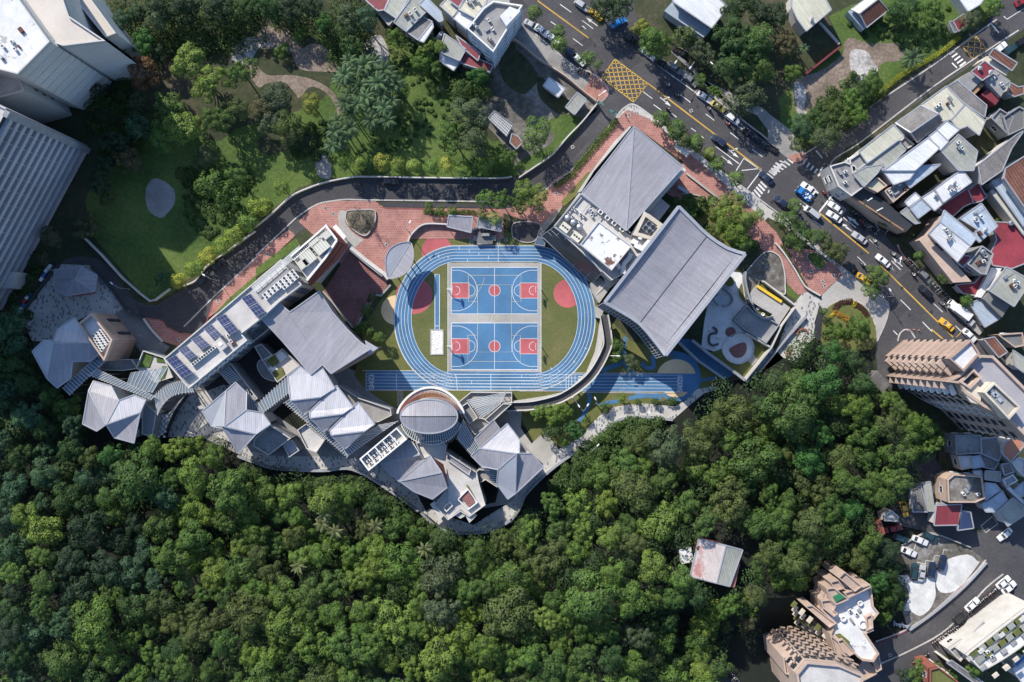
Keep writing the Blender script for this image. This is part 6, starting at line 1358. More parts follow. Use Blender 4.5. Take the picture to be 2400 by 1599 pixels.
for(x,y,z,lab)in((2220,485,4.6,'cream oval tank on the broad red roof'),(1965,750,8.3,'round tank on the weathered flat roof')):
 q=P(*T('31','%d,%d'%(x,y))[0],z); m_=thing('water_tank',lab,'water tank',(q.x,q.y,z),0); b=MB(); b.lathe((0,0,0),[(.6,0),(.65,.1),(.65,.9),(.4,1.2),(0,1.25)],16); b.build('tank',M_steel,m_,True); b=MB(); b.lathe((0,0,1.2),[(.2,0),(.2,.12),(0,.13)],8); b.build('lid',M_dark,m_)
flat('brown street house at the far right edge above the grey roofed house','32','2100,-60 2330,-80 2352,40 2260,60',5,M_conc_d,M_wallb)
flat('grey house at the right edge south of the main road','30','2150,1080 2300,980 2352,1010 2352,1180 2200,1250',5,M_conc_d,M_wallg)
flat('shaded grey house beside the red terrace at the right edge','30','2040,1090 2120,1000 2250,1080 2190,1240',4.5,M_flatg,M_wallg)
r=thing('brown_tower','tall brown tower with banded west wall and stacked balconies right of the forest','apartment building')
HA,HB=36.0,34.0
pa=[P(*p,HA)for p in T('32','1650,160 1850,-15 1935,115 1785,280')]; pb=[P(*p,HB)for p in T('32','1625,372 1760,292 1930,124 2050,130 2380,460 2600,700 2395,925 2195,718 1960,600 1790,480 1745,388')]
b=MB(); b.prism(pa,0,HA,top=False); b.ring(pa,.35,HA-.3,HA+.8); b.build('wall',M_tile,r); b=MB(); b.poly(pa); b.build('white_roof',M_flatw,r)
b=MB(); b.prism(pb,0,HB,top=False); b.build('wing_wall',M_tile,r); b=MB(); b.ring(pb,.6,HB-.3,HB+1); b.build('wing_parapet',M_wallb,r); b=MB(); b.poly(pb); b.build('wing_roof',mat('lilac grey roof',(0.34,0.33,0.36),.8,.12),r)
w4=W(T('32','1965,470 2060,375 2300,600 2195,718'),37); b=MB(); b.prism(w4,HB,37,top=False); b.ring(w4,.4,36.6,38); b.build('stair_core',M_wallc,r); b=MB(); b.poly(w4); b.build('core_roof',M_flatg,r)
w5=W(T('32','1785,455 1880,360 1960,440 1950,585 1860,560'),34.6); b=MB(); b.prism(w5,HB,34.7); b.build('cream_deck',M_wallc,r)
w5=W(T('32','1750,375 1880,250 1960,330 1850,440'),35); b=MB(); b.ring(w5,.5,HB,35.5); b.build('sunken_lounge',M_wallb,r); b=MB(); b.poly([(p.x,p.y,HB+.05)for p in w5]); b.build('lounge_glass',M_glass,r)
b=MB()
for k in range(4):q=P(*T('32','%d,%d'%(2040+k*28,440+k*26+20*(k%2)))[0],37); b.box((q.x,q.y,37.02),1.1,.8,.4,-.8)
b.build('roof_panels',M_bluec,r)
def floors(p,q,c,z1,step,dep,hh,m,nm):
 d=(q-p).normalized(); n_=Vector((d.y,-d.x,0)); n_=n_ if((p+q)/2-c).dot(n_)>0 else-n_; z=2.5
 while z<z1:b=MB(); b.bar(Vector((p.x,p.y,z))+n_*dep/2,Vector((q.x,q.y,z))+n_*dep/2,dep,hh); b.build(nm,m,r); z+=step
 return n_,d
ca=sum(pa,Vector())/4; cb=sum(pb,Vector())/len(pb)
floors(pa[0],pa[1],ca,HA-1,3.7,.12,.35,M_wallb,'floor_band')
n_,d=floors(pa[3],pa[0],ca,HA-1,3.7,.3,.3,M_wallb,'floor_band'); L_=(pa[3]-pa[0]).length
for k in range(9):
 z=2+k*3.7
 for j in range(2):q=pa[0].lerp(pa[3],.25+.5*j)+n_*.8; b=MB(); b.box((q.x,q.y,z),1.9,1.6,1.1,math.atan2(d.y,d.x)); b.build('balcony',M_wallb,r)
 q0,q1=pb[0],pb[-1]; dd_=(q1-q0).normalized(); nn_=Vector((dd_.y,-dd_.x,0)); nn_=nn_ if nn_.dot(-q0)>0 else-nn_; q=q0 .lerp(q1,.5)+nn_*.8; b=MB(); b.box((q.x,q.y,z),(q1-q0).length*.9,1.5,.3,math.atan2(dd_.y,dd_.x)); b.build('balcony',M_wallb,r)
 q0,q1=pb[-1],pb[-2]; dd_=(q1-q0).normalized(); nn_=Vector((dd_.y,-dd_.x,0)); nn_=nn_ if nn_.dot(-q0)>0 else-nn_; q0=Vector((q0 .x,q0 .y,z))+nn_*.9; q1=Vector((q1 .x,q1 .y,z))+nn_*.9; b=MB(); b.bar(q0,q1,.9,.9); b.build('balcony_railing',M_white,r)
for i,j in((9,8),(8,7),(7,6)):
 floors(pb[i],pb[j],cb,HB-1,3.7,.35,.4,M_wallb,'floor_band')
 windows(r,pb[i],pb[j],2,HB-2,max(2,int((pb[i]-pb[j]).length/4)),8,1.7,1.7,M_white if i==8 else M_trimd,cb,cap=30)
for k in range(2):
 q=pa[0].lerp(pa[1],.04+.92*k)
 for j in range(9):n2=Vector((pa[1].y-pa[0].y,-(pa[1].x-pa[0].x),0)).normalized(); n2=n2 if n2 .dot(-q)>0 else-n2; b=MB(); p=q+n2*.05; b.box((p.x,p.y,3.5+j*3.7),.8,.12,1.2,math.atan2(n2 .y,n2 .x)+1.57); b.build('slot_window',M_glass,r)
b=MB(); b.prism(W(T('32','1010,270 1120,400 1050,480 930,340'),4),0,4); tag(b.build('garage_roof',M_oldg),'low dark garage roof at the foot of the brown tower','garage')
r=thing('terraced_apartments','beige stepped apartment complex with a white speckled roof terrace at the bottom right','apartment building')
ta=T('33','690,545 860,680 940,690 960,860 1010,920 940,1010 960,1080 890,1110 1010,1290 960,1370 860,1360 640,1200 555,1120 600,1010 480,900 520,760')
w_=ccw(W(ta,13)); b=MB(); b.prism(w_,0,13,top=False); b.build('wall',M_wallb,r); b=MB(); b.poly([(p[0],p[1],13)for p in w_]); b.build('terrace_roof',M_flatw,r); b=MB(); b.ring(w_,.4,12.6,13.9); b.build('parapet',M_wallb,r)
for s,z in(('640,600 700,545 860,680 790,730',15.5),('690,740 930,660 940,690 730,790',15),('560,640 640,620 700,700 620,720',14.5),('530,700 600,690 740,800 620,850 560,800',15),('480,810 560,800 620,860 600,900 640,930 600,960 500,880',14.5),('330,860 400,850 620,1020 560,1060',14),('600,1190 680,1160 800,1290 740,1320',16),('620,1270 700,1340 790,1420 760,1500 660,1420',14),('860,1350 900,1330 1000,1480 830,1568 800,1470',10),('940,1320 1010,1290 1040,1440 990,1470',11),('890,960 950,930 960,1060 900,1090',13.8)):
 q=ccw(W(T('33',s),z)); b=MB(); b.prism(q,0,z); b.ring(q,.25,z,z+.6); b.build('stepped_block',M_wallb,r)
rq=random.Random(31); ZT=25.0; pt=[P(*p,ZT)for p in T('33','250,1480 345,1365 640,1392 870,1490 820,1800 300,1800')]; ct=sum(pt,Vector())/6
b=MB(); b.prism(pt,0,ZT,top=False); b.ring(pt,.5,ZT-.3,ZT+.9); b.build('tall_wall',M_wallb,r); b=MB(); b.poly(pt); b.build('tall_roof',M_flatp,r)
for i,j,nc in((0,1,2),(1,2,4),(2,3,3)):
 p,q=pt[i],pt[j]; d=(q-p).normalized(); n_=Vector((d.y,-d.x,0)); n_=n_ if((p+q)/2-ct).dot(n_)>0 else-n_; rz=math.atan2(d.y,d.x); L_=(q-p).length
 for k in range(7):
  z=1.6+k*3.3
  for c_ in range(nc):
   if(k*nc+c_)>45:continue
   o=p+d*L_*(c_+.5)/nc; m=o+n_*(.55+.35*(c_%2)); b=MB(); w_2=L_/nc*.62
   b.box((m.x,m.y,z),w_2,1.1,.25,rz); b.box((m.x+n_.x*.5,m.y+n_.y*.5,z),w_2,.15,1.1,rz); b.build('balcony',M_wallb,r)
 windows(r,p,q,1.5,ZT-1,nc,7,1.5,1.6,M_trimd,ct,cap=30)
for s_,z in(('560,1120 640,1180 780,1440 640,1400',17),('130,1330 250,1300 330,1400 240,1500 150,1480',18)):
 q=W(T('33',s_),z); b=MB(); b.prism(q,0,z); b.ring(q,.3,z,z+.7); b.build('stepped_block',M_wallb,r)
for k in range(5):
 for j in range(5):c_=lerp(T('33','%d,%d'%(240+j*72,850+j*70))[0],T('33','%d,%d'%(290+j*72,1060+j*70))[0],k/5); q=P(*c_,12-k*2); b=MB(); b.box((q.x,q.y,11.5-k*2.2),1.6,.8,.9,.9); b.build('planted_balcony',M_turf if(k+j)%3==0 else M_wallc,r)
for(x,y,rr)in((690,978,.75),(845,838,.65),(870,1028,1.2)):
 q=P(*T('33','%d,%d'%(x,y))[0],13.5); b=MB(); b.lathe((q.x,q.y,13),[(rr,0),(rr,.8),(rr*.65,.82),(rr*.6,.2),(0,.2)],20); b.build('round_planter',M_white,r)
for s,m__ in(('595,780 660,745 700,780 620,825',mat('green court',(0.02,0.16,0.07),.7,.1)),('640,1150 690,1140 750,1190 720,1240',M_turf)):
 b=MB(); b.prism(W(T('33',s),15.2),13,15.75); b.build('green_roof_patch',m__,r)
for a,c,L in visible_sides(w_,5):windows(r,a,c,1,12,max(2,int(L/4)),3,1.5,1.5,M_trimd,cen(w_),cap=30)
b=MB(); b.prism(W(smooth(T('33','365,1440 400,1420 440,1450 480,1568 380,1600'),True,4),17),13,17); b.build('white_vault',M_flatw,r)
b=MB(); b.prism(W(T('33','580,1530 740,1450 830,1568 600,1620'),12),0,12); b.build('grey_corner_roof',M_flatp,r)
r=thing('forest_shed','square roofed shed with pink white and grey bands alone in the forest','shed')
seam_roof(r,Z3('23','1715,245,14 1965,308,14.6 1880,655,14.6 1635,592,14 2120,350,14 2000,685,14'),[((0,1,2,3),seam_mat('pale pinkish roof',(0.52,0.46,0.44),.5,.6,0,.9,.1,.12,spots=((0.42,0.2,0.19),.14,.57)),-76),((1,4,5,2),M_greyc,-76)],M_greyc,wallm=M_fin,ridges=((1,2),),outline=(0,1,4,5,2,3))
b=MB(); b.prism(W(T('23','2050,470 2095,480 2045,695 1995,690'),13.2),0,13.2); b.build('red_lean_to',mat('faded red roof',(0.36,0.15,0.12),.8,.15),r)
b=MB(); b.box(P(*T('23','1580,375')[0],9),3,3.5,3.5,.2); tag(b.build('white_hut',M_flatw),'small white hut half hidden left of the forest shed','hut')
shed('red roof hidden among trees above the terraced apartments','33','20,710 90,570 180,600 230,700 90,755',5,M_redflat,-60)
shed('dark red roof at the top of the small parking court','33','1545,-60 1780,-70 1750,120 1525,125',5,M_redr,-85)
shed('dark blue tarpaulin roof beside the dark red roof','33','1775,-10 1860,0 1890,150 1740,170',5,seam_mat('navy sheet roof',(0.03,0.05,0.12),.5,.5),-85)
flat('pale cluttered roof left of the small parking court','33','1060,20 1130,-20 1195,40 1180,90 1060,80',4,M_flatp,M_wallw,win=False)
b=MB(); b.prism(W(T('33','930,130 1040,70 1080,200 960,260'),3),0,3); tag(b.build('pink_roof',M_fin),'faded pink roof beside the trees left of the parking court','shed')
flat('shaded brown roof garden house right of the forest edge','32','1640,1270 1700,1220 1960,1240 1985,1440 1900,1480 1650,1480',7,M_lot,M_wallb)
flat('dark roofed house in the shadow of the brown tower','32','1710,860 1950,860 1960,1030 1720,1040',6,M_flatg,M_wallg)
flat('white roofed house in the shade below the dark roofed house','32','1735,1050 1870,1050 1870,1160 1770,1180',4,M_flatw,M_wallw)
shed('blue grey roof right of the white shaded house','32','1870,1060 1950,1050 1990,1150 1880,1170',4.5,M_bluec,-80)
shed('terracotta octagonal roof by the right edge','32','2150,980 2190,920 2260,885 2330,910 2352,960 2230,1110 2160,1040',7,mat('terracotta roof',(0.38,0.16,0.10),.85,.1),0)
flat('white cluttered house below the terracotta roof','32','2230,1110 2300,1060 2352,1080 2352,1250 2280,1180',6,M_flatw,M_wallw)
flat('pale blue roofed house in the lane south of the brown tower','32','2150,1270 2240,1220 2290,1280 2180,1340',5,M_bluec,M_wallw)
shed('grey blue roof at the right edge above the lane bend','32','1960,1500 2150,1370 2200,1460 2080,1568 2000,1568',5,M_bluec,-50)
shed('pale roof right of the grey blue one above the lane bend','32','2110,1568 2250,1440 2350,1520 2352,1600 2200,1700',5.5,M_greyc,-50)
shed('white narrow roof strip along the right edge lane','32','2190,1350 2210,1330 2352,1470 2352,1500',6,M_whitec,-45)
shed('dark sheet roof at the right edge beside the lane','32','1960,900 2100,880 2150,1010 2120,1100 1960,1030',5,M_oldg,-80)
r=thing('white_terrace_row','white stepped terrace house row with green trimmed roof lights at the bottom right corner','apartment building')
w_=block(r,T('33','1810,1310 2100,1080 2352,890 2420,850 2420,1150 2300,1250 2150,1350 1960,1460 1900,1400'),12,M_wallw,M_flatw)
for i in range(7):
 for j in range(2):
  c_=lerp(T('33','1900,1290')[0],T('33','2300,1000')[0],i/6); q=P(c_[0]+j*14,c_[1]+j*15,12.5); b=MB(); b.box((q.x,q.y,12),2.6,1.3,.7,.66); b.build('roof_light',M_greyc if(i+j)%2 else M_turf,r)
flat('dark flat roofed house beside the scooters at the bottom right','33','1650,1260 1780,1170 1870,1240 1760,1370',6,M_flatg,M_wallw)
shed('pink red corrugated roof between the dark roof and the grey roof','33','1830,1180 1980,1010 2070,1080 1900,1240',6.4,mat('faded pink roof',(0.38,0.14,0.14),.8,.15),-50)
flat('grey flat roof right of the pink red roof','33','2040,1020 2180,900 2270,960 2100,1090',7,M_flatp,M_wallw)
flat('pale grey canopy house near the right edge by the lane','33','2170,890 2230,840 2310,920 2260,960',6,M_flatp,M_wallw)
flat('orange brown brick house with roof gardens in the bottom corner','33','1480,1440 1560,1420 1760,1568 1740,1640 1480,1600',9,M_turf,M_fin)
shed('long grey glazed roof with red frame in the bottom corner','33','1640,1385 1690,1365 1980,1568 1920,1590',9,M_oldg,-55)
shed('bright blue roof edge at the right bottom corner','33','2250,1400 2352,1310 2380,1330 2290,1420',8,M_bluer,-45)
shed('white roof at the very bottom right corner','33','2240,1440 2380,1360 2420,1568 2330,1568',7,M_whitec,-45)
flat('yellow trimmed small house front by the scooters','33','1640,1240 1780,1150 1790,1180 1680,1270',4,M_cream,M_wallc,win=False)
for k,(st,z,m,sm_,lb)in enumerate((('1950,1030 2120,1105 2080,1180 1950,1150',4,M_oldg,-60,'dark patched roof'),('2000,1190 2140,1200 2130,1290 1990,1270',4.5,M_greyc,-80,'grey green lane roof'),('1310,1330 1400,1310 1470,1568 1330,1568',3.2,M_oldg,-80,'long lattice shed roof by the yellow taxi'),('1425,1300 1490,1290 1530,1560 1470,1560',3.6,M_greyc,-80,'narrow pale roof beside the lattice shed'),('1560,1490 1640,1490 1660,1600 1560,1600',4,M_whitec,-80,'small white roof at the corner of the dark lane'),('2250,1375 2352,1290 2352,1420 2300,1440',5,M_bluec,-45,'blue grey roof at the right edge over the lane'),('1980,-20 2080,-40 2200,100 2120,150',5,M_rusty,-50,'rusty roof behind the brown tower'),('2250,80 2352,150 2352,290 2270,230',5,M_greyc,-50,'grey roof at the right edge behind the brown tower'),('1880,1190 1960,1185 1975,1240 1890,1235',3.5,M_whitec,-80,'tiny white roof above the roof garden'),('1990,1300 2090,1310 2140,1370 2000,1480',5,M_bluec,-60,'slanted blue grey roof right of the roof garden'),('2150,1130 2220,1120 2260,1200 2170,1230',5.5,M_oldg,-60,'weathered roof left of the white cluttered house'),('1570,1290 1610,1280 1640,1470 1590,1480',3,M_rusty,-85,'thin rusty roof along the dark lane'))):shed(lb+' in the lower right lanes','32',st,z,m,sm_)
r=[o for o in COL.objects if o.name=='white_terrace_row'][0]
for i in range(16):
 c_=lerp(T('33','1850,1310')[0],T('33','2352,920')[0],i/16); q=P(c_[0]+(i%3)*22,c_[1]+8+(i%3)*26,12); b=MB(); b.box((q.x,q.y,12),1.5,.9,.5+.5*(i%2),.66); b.build('roof_box',(M_wallw,M_flatg,M_wallc)[i%3],r)
b=MB(); b.poly(wz(T('33','1200,330 1280,260 1440,180 1560,190 1850,330 1960,420 2000,450 1880,580 1740,720 1560,880 1290,1080 1230,900 1270,780 1200,600 1300,560'),.05)); struct('court_ground',b,M_lot)
for s in('1830,390 1920,450 1930,480 1740,710 1590,740 1540,650 1545,540 1640,440','1190,585 1300,590 1340,635 1510,590 1535,700 1535,790 1480,900 1390,955 1300,905 1240,905 1290,800 1280,700 1200,650'):
 b=MB(); b.poly(wz(smooth(T('33',s),True,3),.07)); struct('white_concrete_patch',b,M_slabs)
wallrun('33','1220,300 1440,180 1600,220 1850,320',.3,.8,M_conc,'white wall along the top of the small parking court','court_wall',sm=False)
wallrun('33','1995,460 1880,590 1740,730 1500,930 1290,1080',.4,1.0,M_trim,'fenced wall along the curved road of the parking court','court_wall')
b=MB()
for i in range(14):c_=lerp(T('33','1155,1020')[0],T('33','1300,1050')[0],i/13); q=P(*c_,.1); b.box((q.x,q.y,.1),.3,1.4,.3+.3*(i%3),i*.5)
tag(b.build('scrap_pile',M_steel),'pile of white scrap beside the curved road','scrap')
r=thing('flower_island','round garden island ringed by purple and yellow shrubs beside the main road','garden')
w_=W(smooth(T('31','500,1350 560,1250 700,1190 860,1230 950,1350 990,1500 950,1640 620,1660 480,1560'),True,4),0); b=MB(); b.prism(w_,0,.25); b.build('lawn',M_turf,r)
b=MB(); b.prism(W(smooth(T('31','470,1240 440,1380 420,1500 470,1568 490,1400 500,1300'),True,3),0),0,.4); b.build('curb',M_dark,r)
r=thing('oval_planter','dark oval clipped shrub bed in the brick pavement beside the road trees','planter'); w_=W(smooth(T('31','400,752 450,765 510,820 522,870 480,910 420,880 365,820 358,775'),True,4),0); b=MB(); b.ring(w_,.25,0,.5); b.build('curb',M_conc,r); b=MB(); b.prism(inset(w_,.2),0,.8); b.build('hedge',M_lawn,r)
wallrun('31','60,670 130,750 230,900 300,1020 350,1080 470,1150',.35,1.1,M_wallw,'white garden wall along the brick pavement by the children yard','garden_wall')
wallrun('21','1600,30 1900,265',.5,.8,M_conc,'straight pale low wall in the brick pavement by the kite roof hall','low_wall',sm=False)
wallrun('21','1520,150 1620,210',.9,.8,M_trim,'short grey vent box at the corner of the kite roof hall','vent_box',cat='vent',sm=False)
wallrun('21','1560,215 1700,230 1850,310 1900,400',.3,.6,M_conc,'curved garden edging right of the kite roof hall','garden_edge')
r=thing('bus_shelter','long pale bus shelter roof on the speckled pavement beside the road trees','bus shelter'); a,c=P(*T('20','1500,1330')[0],2.8),P(*T('20','1620,1425')[0],2.8)
b=MB(); b.bar(a,c,1.5,.15); b.build('roof',M_whitec,r)
for q in(a,c,a.lerp(c,.5)):b=MB(); b.tube((q.x-.5,q.y-.4,.1),(q.x-.5,q.y-.4,2.75),.07); b.build('post',M_steel,r)
b=MB(); b.bar(a.lerp(c,.2)-Vector((.3,.3,2.3)),a.lerp(c,.8)-Vector((.3,.3,2.3)),.4,.08); b.build('bench',M_wood,r)
def lamp_proto():
 r_=thing('street_lamp','x','street lamp'); b=MB(); b.tube((0,0,0),(0,0,7),.1,.07); b.lathe((0,0,0),[(.2,0),(.2,.3),(.1,.35)],10); b.build('pole',M_steel,r_)
 b=MB(); b.tube((0,0,6.9),(1.6,0,7.3),.05,.04); b.build('arm',M_steel,r_); b=MB(); b.box((1.9,0,7.22),.8,.3,.14); b.build('lamp_head',M_white,r_); return r_
LP=lamp_proto(); first=True
for t,x,y,rz,lab in(('20',770,945,.6,'beside the green lane gateway'),('20',1500,590,-2.2,'under the trees across from the box junction'),('20',1630,640,-2.2,'right of the white car on the far pavement'),('22',560,520,-1,'below the curved ramp'),('22',640,625,1,'on the blue garden path'),('22',770,570,2,'on the turf below the ramp end'),('22',1225,700,1.6,'on the retaining wall in the forest edge'),('22',720,975,.8,'on the winding path near the rightmost pavilion'),('12',175,545,.5,'none'),('11',1405,560,1,'in the brick forecourt above the leaf canopy'),('01',1185,1090,2.5,'beside the gate of the dotted plaza'),('01',2010,1010,2.6,'on the kerb of the shaded lane'),('31',1060,1165,2.2,'at the corner of the concrete apron'),('20',1830,700,2.4,'on the far pavement by the big dark trees'),('22',880,130,0,'on the outer rail of the curved ramp')):
 if lab=='none':continue
 q=P(*T(t,'%d,%d'%(x,y))[0]); lb='slim grey street lamp '+lab
 if first:LP.location=q; LP.rotation_euler=(0,0,rz); LP['label']=lb; LP['group']='grey street lamps'; first=False
 else:copy_tree(LP,q,rz,lb,'grey street lamps')
k=0
bo=None
for x,y in((1295,1462),(1338,1462),(1382,1468)):
 q=P(*T('31','%d,%d'%(x,y))[0],.1); lb=('left','middle','right')[k]+' red bollard at the brick corner above the brown tower'; k+=1
 if bo is None:
  bo=thing('bollard',lb,'bollard',q,0,'red bollards'); b=MB(); b.lathe((0,0,0),[(.22,0),(.2,.1),(.1,.15),(.08,.8),(0,.85)],10); b.build('post',M_redc,bo); b=MB(); b.lathe((0,0,.5),[(.11,0),(.11,.15)],10); b.build('band',M_white,bo)
 else:copy_tree(bo,q,0,lb)
rk_=random.Random(14)
for lab,t,s,z in(('ribbed white fan roof','31','1560,200 1740,60 1840,110 1640,250',9.1),('twin slope white roof','31','1600,520 1700,560 1780,740 1650,640',10.6),('weathered grey flat roof','31','1880,830 1980,740 2040,800 1960,920',8),('large cream warehouse','30','1500,980 1650,880 1760,960 1650,1050',8.2),('big pale grid roof','30','1640,1400 1760,1280 1860,1390 1800,1520',9.2),('curved corner shop','31','600,0 720,-40 800,80 700,150',8),('dark cluttered terrace','31','1090,180 1220,110 1270,170 1150,260',7.5),('pale blue roof pair','31','1800,440 1950,360 2050,500 1930,600',7.4),('grey roofed house by the truck','31','2150,980 2250,940 2300,1060 2200,1160',9.3),('grey wing of the bright red house','30','2030,740 2100,680 2180,760 2130,840',7.4),('shaded brown roof garden','32','1690,1280 1900,1280 1930,1420 1700,1430',7),('brown tower wing roof','32','1950,200 2050,200 2300,450 2200,500',30),('white terrace row','33','1900,1300 2100,1150 2200,1200 2000,1360',12),('blue sided apartment block','10','2050,240 2150,150 2230,260 2130,400',14),('service building deck','H','950,400 1050,480 1000,600 900,560',11.5),('cream roof at the top edge','10','1950,0 2060,0 2000,100 1900,60',11.3),('solar wing roof','L','780,640 900,640 900,760 800,760',14),('beige apartments terrace','33','700,860 860,900 860,1180 640,1060',13),('tower roof at the top left','P','0,20 80,60 60,130 0,140',33),('grey green shophouse roof','10','1330,180 1450,60 1500,120 1390,240',8.3)):
 q4=T(t,s); kk=4 if z!=33 else 6
 for i in range(kk):
  c_=lerp(lerp(q4[0],q4[1],rk_.random()),lerp(q4[3],q4[2],rk_.random()),rk_.random()); q=P(*c_,z); rz=rk_.choice((.6,-.9))
  if i%2:ac((q.x,q.y,z),rz,'%s white unit on the %s'%(nth(i//2),lab),'scattered rooftop units',.8)
  else:
   m_=thing('roof_vent','%s grey vent box on the %s'%(nth(i//2),lab),'vent',(q.x,q.y,z),rz,'scattered rooftop vents'); b=MB(); b.box((0,0,0),rk_.uniform(.6,1.4),rk_.uniform(.4,.9),rk_.uniform(.4,1)); b.build('box',rk_.choice((M_wallg,M_steel,M_flatg,M_rusty)),m_); b=MB(); b.bar((0,0,.15),(rk_.uniform(1.2,3),0,.15),.09,.09); b.build('pipe',M_steel,m_)
# ================================================================== TREES AND PLANTS
def crown_mesh(name,seed,lobes=13,leaves=3400,flat=0.7,leaf=0.085,lr=(0.26,0.42),spread=0.62,droop=0.0,under=0.35):
 rnd=random.Random(seed); L=[]; el=rnd.uniform(.72,1.0)if lobes>9 else 1; ox=rnd.uniform(-.1,.1)
 for i in range(lobes):
  a=i*2.39996+rnd.uniform(-.3,.3); f=math.sqrt((i+.5)/lobes); r=spread*f*rnd.uniform(.85,1.12); z=flat*(1-f*f*.8)*rnd.uniform(.65,1.3)
  L.append((Vector((r*math.cos(a)+ox+rnd.uniform(-.1,.1),r*math.sin(a)*el+rnd.uniform(-.1,.1),z*rnd.uniform(.75,1.15))),rnd.uniform(lr[0]*.7,lr[1]*1.1)))
 b=MB(); tot=sum(l[1]**2 for l in L)
 for c,rr in L:
  n=int(leaves*rr*rr/tot)
  for k in range(n):
   z=rnd.uniform(-under,1); a=rnd.uniform(0,2*math.pi); q=math.sqrt(max(0,1-z*z)); d=Vector((q*math.cos(a),q*math.sin(a),z))
   wob=1+.22*mnoise.noise(Vector((d.x*2.5+c.x*9,d.y*2.5+c.y*9,d.z*2.5+seed))); rad=rr*wob*rnd.uniform(.8,1.08)
   p=c+Vector((d.x*rad,d.y*rad,d.z*rad*.85-droop*q*q*rr))
   if any((p-c2).length<r2*.78 for c2,r2 in L if c2 is not c):continue
   nn=(d+Vector((rnd.uniform(-.45,.45),rnd.uniform(-.45,.45),rnd.uniform(-.1,.5)))).normalized(); t=nn.cross(Vector((rnd.uniform(-1,1),rnd.uniform(-1,1),rnd.uniform(-1,1))))
   if t.length<1e-3:continue
   t.normalize(); u=nn.cross(t); s=leaf*rnd.uniform(.6,1.3)
   b.face([p-t*s*.55,p+u*s*.32-nn*s*.08,p+t*s*.6,p-u*s*.32-nn*s*.08])
 return b.mesh(name,M_leaf)
def trunk_mesh(name,seed,h=1.0):
 rnd=random.Random(seed); b=MB(); b.tube((0,0,-.3),(0.01,0,.6*h),.055,.035,7)
 for i in range(6):
  a=i*1.05+rnd.uniform(-.3,.3); z0=rnd.uniform(.3,.6)*h; r=rnd.uniform(.3,.6); p=Vector((r*math.cos(a),r*math.sin(a),z0+rnd.uniform(.25,.55))); m=Vector((0,0,z0)).lerp(p,.5)+Vector((0,0,.05))
  b.tube((0,0,z0),m,.03,.02,5); b.tube(m,p,.02,.008,5)
 return b.mesh(name,M_bark)
CR=[crown_mesh('crown',11,26,4300,.6,.078,(.15,.27),.74),crown_mesh('crown',12,34,4600,.5,.074,(.13,.24),.78),crown_mesh('crown',13,18,3900,.7,.08,(.2,.33),.68),crown_mesh('crown',14,40,4800,.5,.07,(.12,.22),.8),crown_mesh('crown',15,24,4200,.75,.078,(.17,.29),.7),crown_mesh('crown',16,30,4300,.6,.075,(.13,.26),.76),crown_mesh('crown',18,22,4000,.6,.08,(.18,.28),.76)]
CS=[crown_mesh('crown',21,9,1500,.8,.15,(.34,.5),.5),crown_mesh('crown',22,12,1600,.7,.14,(.28,.42),.58)]
CL=[crown_mesh('crown',31,13,1150,.7,.12,(.2,.36),.68),crown_mesh('crown',32,16,1300,.6,.11,(.16,.32),.7)]
TRK=[trunk_mesh('trunk',1),trunk_mesh('trunk',2)]
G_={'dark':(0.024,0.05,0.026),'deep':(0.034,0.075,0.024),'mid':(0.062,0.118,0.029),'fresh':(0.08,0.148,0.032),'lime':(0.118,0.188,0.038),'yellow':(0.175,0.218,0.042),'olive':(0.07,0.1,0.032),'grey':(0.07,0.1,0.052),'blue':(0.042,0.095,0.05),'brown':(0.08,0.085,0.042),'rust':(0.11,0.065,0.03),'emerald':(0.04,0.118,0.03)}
WORD={'dark':'shade-darkened green','deep':'deep green','mid':'mid green','fresh':'fresh green','lime':'bright lime green','yellow':'yellow green','olive':'olive green','grey':'greyish green','blue':'shade-tinted bluish green','brown':'brownish','rust':'rust tinted','emerald':'emerald green'}
TREES=[]
rt=random.Random(77)
def jit(c,k=.12,r=rt):f=r.uniform(1-k,1+k); return(c[0]*f*r.uniform(.93,1.07),c[1]*f,c[2]*f*r.uniform(.9,1.1),1)
def tree(px,py,rpx,h,col,label,group=None,kinds=CR,cat='tree',name='broadleaf_tree',base=None,hs=None):
 """px,py crown centre in the photo, rpx crown radius, h height of the crown's middle above its foot"""
 z0=hill(px,py)if base is None else base
 zc=z0+h; q=P(px,py,zc); R_=rpx*S*(H-zc)/H*(1.0)
 r_=thing(name,label,cat,(q.x,q.y,z0),rt.uniform(0,6.28),group)
 c=obj('crown',rt.choice(kinds),r_,(0,0,max(h-R_*.55,.3)),0,(R_*rt.uniform(.88,1.12),R_*rt.uniform(.88,1.12),(hs or 1.0)*R_*rt.uniform(.85,1.15))); c.color=jit(G_[col])
 t=obj('trunk',rt.choice(TRK),r_,(0,0,0),0,(R_*.9,R_*.9,max(h-R_*.2,.6))); return r_
PL=[]
def add(t,items):
 for it in items.split(';'):
  v=it.strip().split(',')
  if len(v)<7:continue
  x,y=float(v[0]),float(v[1]); PL.append((t,x,y,float(v[2]),float(v[3]),v[4].strip(),v[5].strip(),','.join(v[6:]).strip()))
